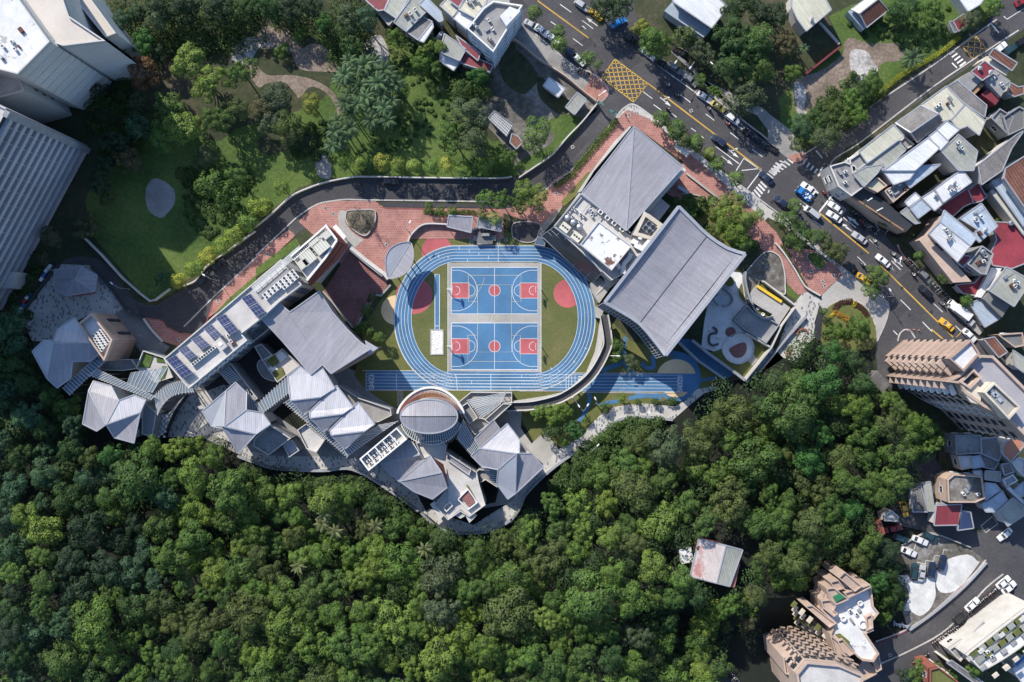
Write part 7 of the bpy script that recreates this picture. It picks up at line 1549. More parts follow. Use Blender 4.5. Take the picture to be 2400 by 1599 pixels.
add('10'.replace('1','0',1)if False else '00','1100,180,34,9,blue,n,blue green tree nearest the residential tower at the top;1240,120,30,8,dark,n,dark tree above the blue green tree near the tower;1060,420,30,9,grey,n,greyish tree right of the bay windows of the tower;1290,370,34,9,emerald,n,vivid green tree above the rust tinted tree;1290,640,50,10,rust,n,round rust tinted tree right of the residential tower;1400,180,34,8,grey,l,thin grey tree near the top edge of the park;1250,920,30,8,grey,n,small pale flowering tree below the rust tinted tree;1440,480,26,7,dark,n,dark tree between the rust tinted tree and the big yellow green one;1720,560,62,12,lime,n,large yellow green tree in the middle of the upper left park;1900,760,50,11,lime,n,bright yellow green tree joined to the lower right of the largest park tree;2190,650,44,10,fresh,n,fresh green tree at the right edge of the yellow green group;1530,980,50,10,mid,n,mid green tree below the yellow green group on its left;1660,1150,58,11,lime,n,broad lime tree low in the park grove;1950,1080,52,11,mid,n,mid green tree right of the broad lime tree in the grove;2150,980,40,9,olive,n,olive tree left of the grey green grove trees;1480,1240,40,9,fresh,n,fresh green tree at the lower left of the park grove;1250,1160,38,8,blue,l,thin bluish tree in the shade by the slab block;1050,1300,42,8,dark,n,dark tree in the shade by the slab block corner;1150,1450,44,8,brown,n,brownish shaded tree next to the slab block path;1850,1440,36,7,grey,l,open branched tree at the top of the shaded lawn;960,1490,34,7,dark,n,dark tree over the path beside the slab block;900,820,24,6,dark,n,dark tree at the foot of the residential tower;700,60,40,8,dark,n,dark tree at the top edge right of the tower terrace;1700,60,44,8,dark,n,dark tree at the top edge above the shaded clearing;2000,80,44,8,dark,n,second dark tree along the top edge shade;2250,70,40,8,deep,n,deep green tree at the top edge left of the bamboo;1450,60,40,8,dark,n,leftmost dark tree in the top edge shade')
add('10','90,60,44,9,deep,n,deep green top edge tree left of the bare earth;300,60,40,9,dark,n,dark top edge tree above the bare earth;470,40,36,9,dark,n,dark top edge tree right above the earth mound;850,130,44,10,grey,p,feathery grey green bamboo clump in the upper park;1000,180,40,9,blue,p,bluish feathery clump right of the bamboo;820,250,34,8,deep,p,deep green feathery clump left of the white patches;870,420,44,9,deep,p,dark feathery clump below the bamboo;620,200,30,8,emerald,n,dense emerald bush at the top of the earth mound;390,290,22,3,fresh,n,low green bush on the earth mound;240,450,22,3,fresh,n,sprawling green bush beside the rubble strip;190,880,54,10,grey,n,large grey green tree beside the gravel path;80,960,44,9,brown,n,brownish tree left of the large grey green tree;280,1150,50,10,olive,n,olive dark tree below the large grey green tree;510,960,36,8,yellow,n,round yellow flowering tree inside the path loop;130,1100,40,9,grey,n,grey green tree low in the path side group;1280,340,28,6,fresh,n,green bush at the left end of the shophouse gardens;1400,400,28,6,mid,n,bush below the grey sloping roof;1560,410,32,7,lime,n,bright green tree below the white narrow roof;1690,430,22,7,lime,n,lime tree growing over the patchwork lean-to;1540,560,32,6,fresh,n,green tree hanging over the park below the lean-to;1640,620,26,5,mid,n,shrub at the park edge below the white awning;2040,700,34,7,emerald,n,deep emerald tree below the dark red lower roof;1900,830,34,6,mid,n,small mid green tree between lawn and yard wall;2150,860,14,3,fresh,n,small bush at the yard corner;1960,1050,58,11,grey,n,large grey green tree left of the gridded white hut;1800,1230,48,10,mid,n,mid green tree at the left of the large grey green tree;2020,1280,48,10,grey,n,lower grey green tree by the yard;1350,850,24,6,fresh,l,light leaved small tree at the right of the palms;800,1480,26,6,fresh,r,first light green tree from the left in the lane side row;950,1500,22,6,lime,r,second light green tree from the left in the lane side row;1150,1490,28,6,yellow,r,third light green tree from the left in the lane side row;1300,1510,22,6,lime,r,fourth light green tree from the left in the lane side row;1450,1520,22,6,lime,r,fifth light green tree from the left in the lane side row;1610,1530,22,6,fresh,r,sixth light green tree from the left in the lane side row;1750,1510,24,6,yellow,r,seventh light green tree from the left in the lane side row;1900,1540,22,6,fresh,r,eighth light green tree from the left in the lane side row;2110,1520,24,6,fresh,r,ninth light green tree from the left in the lane side row;2290,1440,24,5,fresh,n,shrub at the left edge of the yard by the lane;2200,1560,20,4,mid,n,bush between the lane row and the yard')
add('20','230,1250,52,9,fresh,n,large green tree inside the bend of the lane at the yard;10,1420,14,3,fresh,n,small bush beside the rusty hut;210,110,22,5,fresh,t,street tree at the corner of the blue sided block;430,280,22,5,fresh,t,street tree between the parked cars by the blue sided block;440,400,24,5,fresh,t,street tree over the shaded parked cars;700,530,26,5,fresh,l,thin street tree above the brick corner;800,590,16,5,fresh,l,slender tree touching the yellow box junction road;850,60,50,8,deep,n,dark tree over the taxi and the top edge;1010,40,36,8,deep,n,dark tree at the top edge right of the taxi;1290,330,46,9,fresh,n,broad green tree with yellow blossom beside the blue car;1190,250,30,8,yellow,n,yellow tipped tree left of the white workshop;1360,420,38,8,fresh,n,green tree above the parked white car;1600,330,34,7,olive,l,sparse dark tree at the lean-to of the workshop;1750,450,38,7,grey,n,greyish tree left of the big dark tree;2060,300,62,12,deep,n,big dark green tree right of the white workshop;2150,470,66,12,deep,n,largest dark green tree between road and workshop;2260,330,50,11,mid,n,mid green tree on the upper right of the big dark trees;2000,600,46,10,deep,n,dark tree at the lower left of the big dark group;2300,640,44,10,mid,n,tree at the lower right of the big dark group;1740,740,20,4,fresh,n,small street tree left of the red scooters;1880,840,22,5,fresh,n,small yellow green street tree near the pale taxi;2200,850,48,9,grey,n,large dusty tree over the far pavement;2120,960,40,8,grey,l,dusty open tree at the roadside;2100,40,50,9,deep,n,dark tree at the top edge right of the workshop roof;2300,120,40,9,dark,n,very dark tree at the top edge by the cream roof;1370,1090,26,5,fresh,t,first pavement tree from the box junction beside the kite roof hall;1510,1190,30,5,fresh,t,second pavement tree from the box junction beside the kite roof hall;1590,1290,22,5,olive,t,third pavement tree from the box junction beside the kite roof hall;1690,1310,28,5,fresh,t,fourth pavement tree from the box junction beside the kite roof hall;1820,1410,20,5,yellow,t,fifth pavement tree from the box junction beside the kite roof hall;1890,1500,24,5,fresh,t,sixth pavement tree from the box junction beside the kite roof hall')
add('30','60,150,46,8,dark,n,dark tree left of the cream rust roof;180,400,44,7,brown,n,brownish leaf poor tree in the vacant lot;240,660,30,6,fresh,n,green tree at the end of the red wall remnant;960,760,30,6,mid,n,green tree beside the narrow yellow hedge;880,830,26,6,deep,n,dark tree beside the side street;790,900,36,7,fresh,n,broad tree at the lower side of the vacant lot;840,1050,30,6,fresh,n,tree overhanging the side street kerb;640,1030,40,7,olive,n,olive tree in the corner grove by the side street;480,1100,42,7,deep,n,dark tree in the corner grove by the side street;320,1150,38,7,blue,n,bluish tree at the left of the corner grove;600,1190,34,7,olive,n,brown green tree near the corner zebra crossing;300,1280,32,6,olive,n,lowest tree of the corner grove;520,1270,38,7,grey,n,greyish tree at the tip of the corner grove;1880,180,34,6,grey,n,round dusty tree right of the small red shed;1250,60,44,7,deep,n,deep green trees at the top edge behind the gable house;1500,90,40,6,fresh,n,leafy tree at the top edge of the grassy lot;2100,40,30,6,fresh,n,tree by the white roof at the top edge;2240,1090,22,4,fresh,n,shrub in the shaded yard at the right edge;2330,1060,24,4,deep,n,tree in the shaded courtyard at the right edge;1200,100,30,4,mid,n,bushy tree beside the rusty gable house')
add('01','450,600,34,6,brown,n,round dark shaded tree in front of the slab block;780,500,38,6,brown,n,large round shaded bush at the lawn corner;900,100,36,7,dark,n,shaded tree above the path by the slab block;960,260,24,5,olive,n,small olive tree on the shaded lawn;1900,100,46,9,fresh,l,spreading tree with pale branches left of the oval clearing;2060,210,44,8,fresh,l,spreading tree above the sunlit lawn wedge;2150,60,36,8,mid,n,mid green tree in the spreading group;1480,1000,24,5,blue,n,bluish tree at the bottom corner of the shaded lawn;1640,1010,26,5,yellow,r,brightest yellow green tree at the lower end of the lane row;1780,900,28,5,lime,r,lane row tree next above the brightest one;1910,780,28,5,yellow,r,third tree from the lower end of the diagonal lane row;2030,690,28,5,lime,r,fourth tree from the lower end of the diagonal lane row;2150,590,30,5,lime,r,fifth tree from the lower end of the diagonal lane row;2270,480,30,5,fresh,r,sixth tree from the lower end of the diagonal lane row;2340,330,26,5,lime,r,seventh tree from the lower end of the diagonal lane row;380,800,22,4,brown,n,shaded shrub at the plaza fence;60,1450,22,5,lime,n,bright tree at the left edge of the forest by the plaza;200,1450,22,4,brown,n,shaded tree below the plaza fence;50,1350,20,5,brown,n,brown tree at the left frame edge')
add('11','230,150,26,5,fresh,r,light green tree on the bend of the lane wall;60,330,26,5,lime,r,yellow green tree left of the bend of the lane;1060,1170,18,3,deep,n,dark shrub at the corner of the dark brick court;1010,1290,20,4,fresh,n,light tree right of the dark brick court;960,1440,22,4,fresh,n,tree below the dark brick court;1050,1480,18,4,mid,n,small tree beside the beige disc;1130,1540,20,4,mid,n,low tree in the lawn left of the track;1590,340,16,3,fresh,n,first shrub of the bed above the striped roofs;1690,370,16,3,fresh,n,second shrub of the bed above the striped roofs;1800,380,15,3,fresh,n,third shrub of the bed above the striped roofs;2100,240,26,7,fresh,l,thin branching tree left above the striped roofs;2080,400,20,5,fresh,l,light tree over the right striped roof;2250,260,30,7,fresh,n,green tree left of the round tree beside the kite roof;2200,430,22,6,lime,l,open lime tree hanging over the striped roof;2260,1240,1,1,fresh,n,tiny sprout')
add('21','120,170,38,7,lime,n,round fresh green tree between lane and brick path;230,250,36,7,lime,n,second round tree between lane and plant building;60,300,30,6,mid,n,tree left of the round fresh green tree;1500,290,22,4,deep,n,dark shrub in the corner garden of the kite hall;1640,330,30,5,mid,n,dark shrub group right of the striped annex;1920,330,32,7,lime,n,upper light tree in the grove right of the curved hall;2060,270,30,7,lime,n,lime tree beside the straight pale wall;2000,430,44,8,lime,n,large fresh tree in the grove right of the curved hall;2140,460,40,8,lime,n,right hand tree of the grove by the curved hall;2060,580,44,8,lime,n,lower large tree of the grove by the curved hall;2130,660,34,7,mid,n,lowest tree of the grove by the curved hall;2260,420,22,6,lime,n,small lime tree at the edge of the grove;1850,560,24,4,olive,n,reddish shrub on the slope of the corner garden;2070,70,22,5,fresh,t,pavement tree beside the white stop line')
add('22','970,30,26,4,mid,n,low tree in the garden under the curved ramp;960,140,24,4,mid,n,second low tree in the garden by the ramp;1110,190,24,4,grey,n,greyish tree in the garden beside the blue paths;1010,530,14,3,lime,n,bright little tree on the turf below the straight track;1320,560,14,2,deep,n,dark round shrub beside the dotted path;1160,560,14,2,mid,n,low shrub row piece beside the dotted path;1480,550,16,2,mid,n,bushy shrub at the end of the dotted path;400,680,38,6,lime,n,bright lime tree beside the right hand pavilion garden;250,660,22,5,lime,n,smaller lime tree left of the bright one;500,650,22,5,fresh,n,light tree right of the bright lime tree;360,830,28,5,deep,l,dark airy tree below the bright lime tree;570,820,28,6,emerald,n,emerald tree overhanging the winding path;480,930,18,4,fresh,n,small tree at the edge of the winding path;860,610,18,2,mid,n,shrub beside the winding path;690,720,12,2,fresh,n,little shrub on the blue path')
add('31','250,330,24,5,fresh,t,small street tree above the van;180,470,40,7,mid,n,left large tree of the road side group;300,590,38,7,mid,n,lower large tree of the road side group;430,600,30,6,mid,n,right tree of the road side group;540,650,28,6,olive,n,olive tree next to the dark car;650,740,38,6,olive,n,large yellow olive street tree above the taxi;1010,970,34,6,fresh,n,street tree partly covering the taxi;960,1080,28,5,fresh,n,lower half of the tree by the concrete apron;1075,460,18,4,fresh,t,small round tree in front of the brown shops;1395,780,16,4,mid,t,upper small tree beside the twin slope house;1620,985,18,4,fresh,t,middle small tree beside the scooters;1835,1200,20,4,fresh,t,lower small tree above the white truck;510,1290,14,3,mid,n,shrub at the gate of the flower island;860,1450,34,6,fresh,n,large tree on the flower island;620,1500,26,5,fresh,n,tree at the lower left of the flower island;2100,480,12,3,fresh,n,potted tree row on the red roof')
add('32','1125,540,30,8,fresh,n,tree against the foot of the brown tower garage;1230,650,32,9,mid,n,tree in the shadow edge below the brown tower;1340,730,36,9,fresh,n,broad tree at the right forest edge under the brown tower;1470,790,40,10,mid,n,large round tree at the right tip of the forest;1560,930,34,9,fresh,n,tree at the right tip of the forest beside the shaded lane;2310,160,18,4,emerald,n,green tree behind the brown tower at the right edge')
add('23','2170,860,42,9,fresh,n,green tree between the banded shed and the red hidden roof;1870,960,40,9,fresh,n,tree directly below the banded forest shed;2170,1040,26,9,brown,n,brownish round tree above the terraced apartments;1960,1040,28,8,olive,n,olive tree left of the brownish round tree;1740,1130,46,9,mid,n,wide tree above the bottom edge lane;1380,1190,46,10,fresh,n,tree left of the bottom edge lane;2010,800,38,9,mid,n,tree just right of the banded shed corner;2250,560,36,9,mid,n,tree right of the banded forest shed;1250,1400,40,9,mid,n,tree at the bottom edge left of the lane;1500,1400,34,8,deep,n,dark tree at the bottom edge by the lane')
add('33','110,560,46,11,mid,n,large tree hanging over the hidden red roof;260,640,36,10,fresh,n,tree touching the upper left of the terraced apartments;1080,970,22,5,fresh,n,small bright tree beside the white roof terrace;1100,350,40,8,dark,n,dark tree left of the parking court;1000,450,40,8,dark,n,very dark tree by the parking court;1150,560,30,7,deep,n,deep green tree beside the white concrete;1020,640,34,8,dark,n,dark tree right of the terraced apartments;1100,780,32,7,mid,n,leafy tree at the lower edge of the white concrete;1190,720,24,6,deep,n,tree touching the white concrete patch;1210,860,22,5,deep,n,tree at the bottom of the white concrete patch;1400,1480,32,6,fresh,n,green tree at the bottom edge right of the curved road;1540,1440,20,6,fresh,n,roof garden tree on the brick house;1700,1500,20,6,mid,n,second roof garden tree on the brick house;1900,1450,22,10,fresh,n,bush beside the white terrace row;2060,1440,24,8,grey,n,pale grey tree in front of the white terrace row;2330,1240,20,6,fresh,n,tree at the right edge beside the white terrace row;1280,1540,30,5,dark,n,dark shrubbery at the bottom edge')
kinds={'n':CR,'r':CS,'t':CS,'l':CL,'p':CL}
for(t,x,y,rp,h,c,kd,lab)in PL:
 if rp<5:continue
 q=T(t,'%f,%f'%(x,y))[0]; g='lane side row trees' if kd=='r' else('small street trees' if kd=='t' else None)
 nm={'n':'broadleaf_tree','r':'lane_tree','t':'street_tree','l':'open_crowned_tree','p':'bamboo_clump'}[kd]
 if h<=3:nm='shrub'
 o_=tree(q[0],q[1],rp*(1.0 if kd!='l' else 1.1),h,c,lab,g,kinds[kd],'shrub' if h<=3 else('bamboo' if kd=='p' else 'tree'),nm,base=0.0)
 if kd=='r':
  for ch in o_.children:
   if ch.name.startswith('crown'):ch.color=(ch.color[0]*1.45,ch.color[1]*1.3,ch.color[2]*1.2,1)
def palm_mesh(seed,n=16,L=1.0,wid=.062):
 rnd=random.Random(seed); b=MB()
 for i in range(n):
  a=i*2.39996; el=R(70-95*(i/n)); pts=[]; p=Vector((0,0,0)); seg=7; d=Vector((math.cos(a)*math.cos(el),math.sin(a)*math.cos(el),math.sin(el)))
  for k in range(seg+1):pts.append(p.copy()); p=p+d*(L/seg); d=(d+Vector((0,0,-.2))).normalized()
  side=Vector((-math.sin(a),math.cos(a),0))
  for k in range(seg):
   for m in range(2):
    f=(k+m/2)/seg; q=pts[k].lerp(pts[k+1],m/2); w=wid*2.4*math.sin(math.pi*min(1,f*.9+.12)); fw=(pts[k+1]-pts[k]).normalized()
    for s in(1,-1):b.face([q,q+fw*L*.05,q+fw*L*.1+side*s*w+Vector((0,0,-w*.5)),q+side*s*w*.8+fw*L*.03+Vector((0,0,-w*.4))])
   b.bar(pts[k],pts[k+1],.018,.018)
 return b.mesh('fronds',M_palm)
PM=[palm_mesh(1),palm_mesh(2,13),palm_mesh(3,18,1.0,.07)]
b=MB();
for k in range(8):b.tube((0,0,k/8),(0,0,(k+1)/8),.022-k*.0012,.0205-k*.0012,8,caps=(k==7))
b.box((0,0,.9),.02,.02,.02); PT=b.mesh('palm_trunk',M_bark)
def palm(px,py,rpx,h,label,group=None,col=(0.07,0.118,0.055),base=0.0):
 q=P(px,py,h+base); R_=rpx*S*1.25; r_=thing('palm_tree',label,'palm tree',(q.x,q.y,base),rt.uniform(0,6.28),group)
 c=obj('fronds',rt.choice(PM),r_,(0,0,h),0,(R_,R_,R_)); f=rt.uniform(.8,1.5); c.color=(col[0]*f,col[1]*f,col[2]*f,1); obj('trunk',PT,r_,(0,0,0),0,(8,8,h)); return r_
pp='860,560;1000,600;1080,570;950,650;1180,640;1230,690;1050,720;900,730;820,690;1120,760;1200,780;960,800;1040,830;870,860;780,740;1290,770;1150,880;1010,900;1060,980;930,960;1180,990;1250,930;820,940;860,1040;740,1110;1060,1110;1210,1110;720,1210;780,1230;860,1180;700,1340;760,1300'
pl=[tuple(map(float,s.split(',')))for s in pp.split(';')]
pl.sort(key=lambda p:p[1])
for i,(x,y)in enumerate(pl):q=T('10','%f,%f'%(x,y))[0]; palm(q[0],q[1],rt.uniform(19,25),rt.uniform(7.5,10.5),'%s palm from the top in the park palm grove'%nth(i).capitalize().lower(),'royal palms in the park grove')
palm(*T('30','1330,540')[0],26,5,'lone spiky palm beside the yellow hedge of the grassy lot'); palm(*T('30','330,450')[0],12,5,'tiny palm top beside the ruined wall')
for i,(x,y)in enumerate(((610,110),(730,180),(1550,350),(630,20),(390,500),(1100,130))):q=T('13','%d,%d'%(x,y))[0]; palm(q[0],q[1],18,11,('pale palm crown in the forest, %s from the left'%nth(sorted((610,730,1550,630,390,1100)).index(x))),'pale palms in the forest',(0.14,0.16,0.07),hill(*q))
def twig_mesh(seed,depth=4,n=5):
 rnd=random.Random(seed); b=MB()
 def grow(p,d,L,r,k):
  q=p+d*L; b.tube(p,q,r,r*.6,4,caps=False)
  if k==0:return
  for i in range(3 if k>1 else 4):
   nd=(d+Vector((rnd.uniform(-.8,.8),rnd.uniform(-.8,.8),rnd.uniform(-.25,.5)))).normalized(); grow(q,nd,L*rnd.uniform(.6,.85),r*.6,k-1)
 for i in range(n):a=i*6.28/n; grow(Vector((0,0,0)),Vector((math.cos(a)*.6,math.sin(a)*.6,.8)).normalized(),.32,.02,depth)
 return b.mesh('branches',M_twig)
TW=[twig_mesh(1),twig_mesh(2,4,4)]
sh=MB(); sh.tube((0,0,0),(0,0,.3),.03,.02,6); TWT=sh.mesh('trunk',M_bark)
for i,(t,x,y,rp,h,lab)in enumerate((('11',900,430,15,1.6,'upper left dry shrub of the heart shaped planter'),('11',1020,420,15,1.6,'upper right dry shrub of the heart shaped planter'),('11',960,500,16,1.7,'central dry shrub of the heart shaped planter'),('11',1040,500,13,1.4,'lower right dry shrub of the heart shaped planter'),('11',900,500,13,1.4,'lower left dry shrub of the heart shaped planter'),('11',970,400,26,6,'tall bare tree rising from the heart shaped planter'),('J',900,1440,26,5,'bare grey tree at the forest edge below the dotted terrace'),('32',60,330,22,6,'pale leafless tree in the forest next to the dotted terrace'),('11',930,360,18,5,'slender bare tree on the upper edge of the heart planter'))):
 q=T(t,'%d,%d'%(x,y))[0]; c=P(q[0],q[1],h); R_=rp*S; r_=thing('bare_shrub' if h<3 else 'bare_tree',lab,'shrub' if h<3 else 'bare tree',(c.x,c.y,.4),i*1.3)
 if h<3:obj('branches',TW[i%2],r_,(0,0,0),0,(R_,R_,R_*.9)); cc=obj('foliage',CL[0],r_,(0,0,0),0,(R_*1.35,R_*1.35,R_*.6)); cc.color=(0.16,0.155,0.12,1)
 else:obj('branches',TW[i%2],r_,(0,0,h-R_*.8),0,(R_,R_,R_)); obj('trunk',TWT,r_,(0,0,0),0,(4,4,h*3))
def hedge(t,s,w,h,col,label,name='hedge',step=1.0,sm=True):
 p=T(t,s); p=smooth(p,False,4)if sm else p; pts=W(p,0); b=MB(); rnd=random.Random(len(s))
 for i in range(len(pts)-1):
  a,c=pts[i],pts[i+1]; L=(c-a).length; d=(c-a).normalized(); nn=Vector((-d.y,d.x,0))
  for k in range(int(L*90*w*.6)):
   f=rnd.random(); o=rnd.uniform(-.5,.5); z=h*(1-abs(o)**3*2)*rnd.uniform(.55,1.05); q=a.lerp(c,f)+nn*o*w+Vector((0,0,z)); s_=rnd.uniform(.1,.22)
   t_=Vector((rnd.uniform(-1,1),rnd.uniform(-1,1),rnd.uniform(-.5,.5))).normalized(); u=t_.cross(Vector((rnd.uniform(-.4,.4),rnd.uniform(-.4,.4),1))).normalized(); b.face([q-t_*s_,q+u*s_*.6,q+t_*s_,q-u*s_*.6])
 o=b.build(name,M_leaf); o.color=(*col,1); return tag(o,label,'hedge')
hedge('20','960,1110 820,1270 700,1410 580,1560',1.9,.8,(0.06,0.1,0.02),'clipped green hedge between the lane and the brick path by the kite roof hall')
hedge('21','590,10 480,90 390,150',1.6,.8,(0.055,0.09,0.02),'lower piece of hedge between lane and brick path near the round tree')
hedge('30','1020,870 1180,720 1400,590 1560,500 1750,350',1.2,1.2,(0.2,0.22,0.02),'long yellow green hedge along the side street')
hedge('30','1950,210 2010,130 2070,90',1.2,1.2,(0.17,0.2,0.03),'short yellow hedge piece at the top of the side street')
hedge('31','600,1280 640,1230 700,1205 770,1200',1.3,.8,(0.06,0.022,0.025),'dark purple shrub arc at the top of the flower island')
hedge('31','780,1215 850,1260 910,1330',1.3,.8,(0.07,0.028,0.02),'dark maroon shrub arc at the right of the flower island')
hedge('31','600,1290 660,1330 740,1370',1.3,.8,(0.3,0.17,0.03),'orange yellow shrub arc in the flower island')
hedge('31','570,1320 590,1340',1.4,.8,(0.5,0.4,0.02),'small bright yellow shrub mound on the left of the flower island')
hedge('31','770,1225 800,1230',1.6,.9,(0.42,0.36,0.02),'bright yellow shrub mound at the top of the flower island')
hedge('31','120,680 200,830 310,1010 350,1060',.9,.7,(0.05,0.09,0.02),'thin green hedge between the white garden wall and the brick pavement')
hedge('11','1540,370 1700,400 1900,380 2020,390',1.2,.6,(0.06,0.1,0.02),'low green hedge in the brick bed above the striped roofs')
FP=[T('P','-60,735 40,742 85,850 130,900 200,935 195,1000 270,1045 330,1030 380,1010 470,1020 540,1060 600,1100 700,1125 830,1120 900,1160 985,1215 1060,1248 1130,1262 1215,1225 1265,1175 1300,1135 1350,1100 1420,1062 1470,995 1530,990 1600,985 1650,955 1680,905 1730,890 1780,895 1850,810 1900,790 1960,760 2040,790 2045,880 2075,960 2140,970 2205,1010 2210,1060 2170,1110 2130,1200 2060,1240 2090,1290 2110,1360 2100,1420 2060,1440 2030,1390 1985,1340 1920,1340 1850,1400 1750,1480 1700,1500 1690,1660 -60,1660')]
def inside(p,poly):
 x,y=p; c=False; j=len(poly)-1
 for i in range(len(poly)):
  if(poly[i][1]>y)!=(poly[j][1]>y)and x<(poly[j][0]-poly[i][0])*(y-poly[i][1])/(poly[j][1]-poly[i][1])+poly[i][0]:c=not c
  j=i
 return c
KEEP=[(1705,1318,75),(1838,1375,28),(1580,1520,30),(1605,1300,16)]
BRIGHT=[(470,1210,45,'lime'),(560,1190,40,'lime'),(680,1130,46,'lime'),(640,1500,80,'lime'),(720,1530,60,'fresh'),(880,1310,36,'lime'),(820,1400,44,'lime'),(930,1470,50,'lime'),(1060,1490,60,'lime'),(1250,1450,40,'lime'),(1000,1330,26,'lime'),(1400,1240,70,'lime'),(1520,1240,36,'lime'),(1570,1330,34,'lime'),(1830,1020,40,'lime'),(1990,930,40,'lime'),(2060,940,40,'fresh'),(1700,905,46,'lime'),(1430,1160,30,'lime'),(420,1080,50,'lime'),(460,1110,46,'lime'),(290,1060,40,'emerald'),(220,1060,36,'olive'),(60,1220,40,'lime'),(240,1490,60,'fresh'),(300,1560,70,'fresh'),(160,1360,30,'lime'),(30,1350,36,'fresh'),(350,1290,50,'blue'),(330,1340,44,'blue'),(400,1430,60,'olive'),(1270,1290,50,'olive'),(1620,1010,60,'olive'),(1580,1060,50,'grey'),(1440,1020,30,'olive'),(1470,1490,46,'grey'),(1740,1470,24,'olive'),(1690,1460,24,'olive'),(1040,1400,50,'grey'),(1770,850,60,'mid'),(1900,830,60,'emerald'),(2180,1030,40,'mid'),(20,1010,40,'fresh'),(150,1250,60,'dark'),(230,1250,50,'dark'),(100,1130,60,'blue'),(120,960,50,'mid'),(1330,1390,60,'mid')]  # dark and blue entries paint slope shade into the crowns
rf=random.Random(5); cand=[]
for i in range(60000):
 if len(cand)>520:break
 x,y=rf.uniform(-40,2230),rf.uniform(735,1640); r=rf.choice((28,34,40,46,52,60))
 if i>16000:r=min(r,30)
 if not inside((x,y),FP[0]):continue
 if any(math.hypot(x-a,y-b_)<c+r*.8 for a,b_,c in KEEP):continue
 k=1.3 if r>28 else 1.0
 if not all(inside((x+r*k*math.cos(a),y+r*k*math.sin(a)),FP[0])or y>1540 or x<30 for a in(0,.79,1.57,2.36,3.14,3.93,4.71,5.5)):continue
 if any((x-c[0])**2+(y-c[1])**2<((r+c[2])*(.72 if i>16000 else.8))**2 for c in cand):continue
 cand.append((x,y,r))
cand.sort(key=lambda c:-c[2]); big=cand[:300]; rest=cand[300:]
def zone(x,y):
 if y<1000 and x>1650:return 'between children yard and brown tower'
 if x>1750 and y<1280:return 'below the brown tower'
 if x>1750:return 'beside the terraced apartments'
 if x<380 and y<1120:return 'beside the western pinwheel pavilions'
 if x<380:return 'in the lower left corner'
 if x<900 and y<1280:return 'below the winding school path'
 if x<900:return 'in the forest left of centre'
 if x<1300 and y<1400:return 'below the rounded school tip'
 if x<1300:return 'at the bottom edge near the middle'
 if y<1240:return 'right of the rightmost pavilion'
 return 'around the banded forest shed'
info=[]
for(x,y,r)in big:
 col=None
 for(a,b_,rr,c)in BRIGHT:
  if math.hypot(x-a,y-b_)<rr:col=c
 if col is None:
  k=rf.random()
  if x<420 and y>1100:col='dark' if k<.22 else 'blue' if k<.45 else 'deep' if k<.7 else 'mid'  # shade of the left slope put into darker, bluer tree colours
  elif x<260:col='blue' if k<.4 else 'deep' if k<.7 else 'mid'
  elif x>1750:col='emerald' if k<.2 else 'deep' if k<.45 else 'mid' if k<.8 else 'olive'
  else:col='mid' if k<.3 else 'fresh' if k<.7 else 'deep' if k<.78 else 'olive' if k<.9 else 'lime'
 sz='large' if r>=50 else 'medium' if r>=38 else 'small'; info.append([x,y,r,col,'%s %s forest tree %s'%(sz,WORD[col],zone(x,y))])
byl={}
for t in info:byl.setdefault(t[4],[]).append(t)
for lb,ts in byl.items():
 if len(ts)>1:
  ts.sort(key=lambda t:t[0])
  for k,t in enumerate(ts):t[4]=lb+(', leftmost such' if k==0 else ', rightmost such' if k==len(ts)-1 else ', %s from left'%nth(k))
for x,y,r,col,lab in info:
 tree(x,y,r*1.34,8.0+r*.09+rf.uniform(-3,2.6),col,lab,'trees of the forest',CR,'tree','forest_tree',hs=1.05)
ub=MB(); ru=random.Random(9)
def clump(x,y,r,z0,zt,n):
 q=P(x,y,z0+zt); R_=r*S
 for k in range(n):
  z=ru.uniform(0,1); a=ru.uniform(0,6.283); s_=math.sqrt(1-z*z); d=Vector((s_*math.cos(a),s_*math.sin(a),z)); wob=1+.3*mnoise.noise(Vector((d.x*3+x,d.y*3+y,d.z*3)))
  p=Vector((q.x,q.y,z0+zt-R_*.5))+Vector((d.x*R_*wob,d.y*R_*wob,d.z*R_*.8*wob)); nn=(d+Vector((ru.uniform(-.7,.7),ru.uniform(-.7,.7),ru.uniform(0,.8)))).normalized(); t=nn.cross(Vector((ru.random(),ru.random(),ru.random()+.1))).normalized(); u=nn.cross(t); s2=ru.uniform(.16,.34)
  ub.face([p-t*s2,p+u*s2*.6,p+t*s2,p-u*s2*.6])
for(x,y,r)in rest:clump(x,y,r*1.1,hill(x,y),ru.uniform(6,9),900)
cnt=0
while cnt<900:
 x,y=ru.uniform(-60,2230),ru.uniform(735,1640)
 if not inside((x,y),FP[0])or any(math.hypot(x-a,y-b_)<c-4 for a,b_,c in KEEP):continue
 clump(x,y,ru.uniform(16,30),hill(x,y),ru.uniform(2,7.0),130); cnt+=1
o=ub.build('forest_undergrowth',M_leaf); o.color=(0.035,0.07,0.022,1); tag(o,'low understorey foliage filling the gaps between the forest trees','undergrowth',None,'stuff')
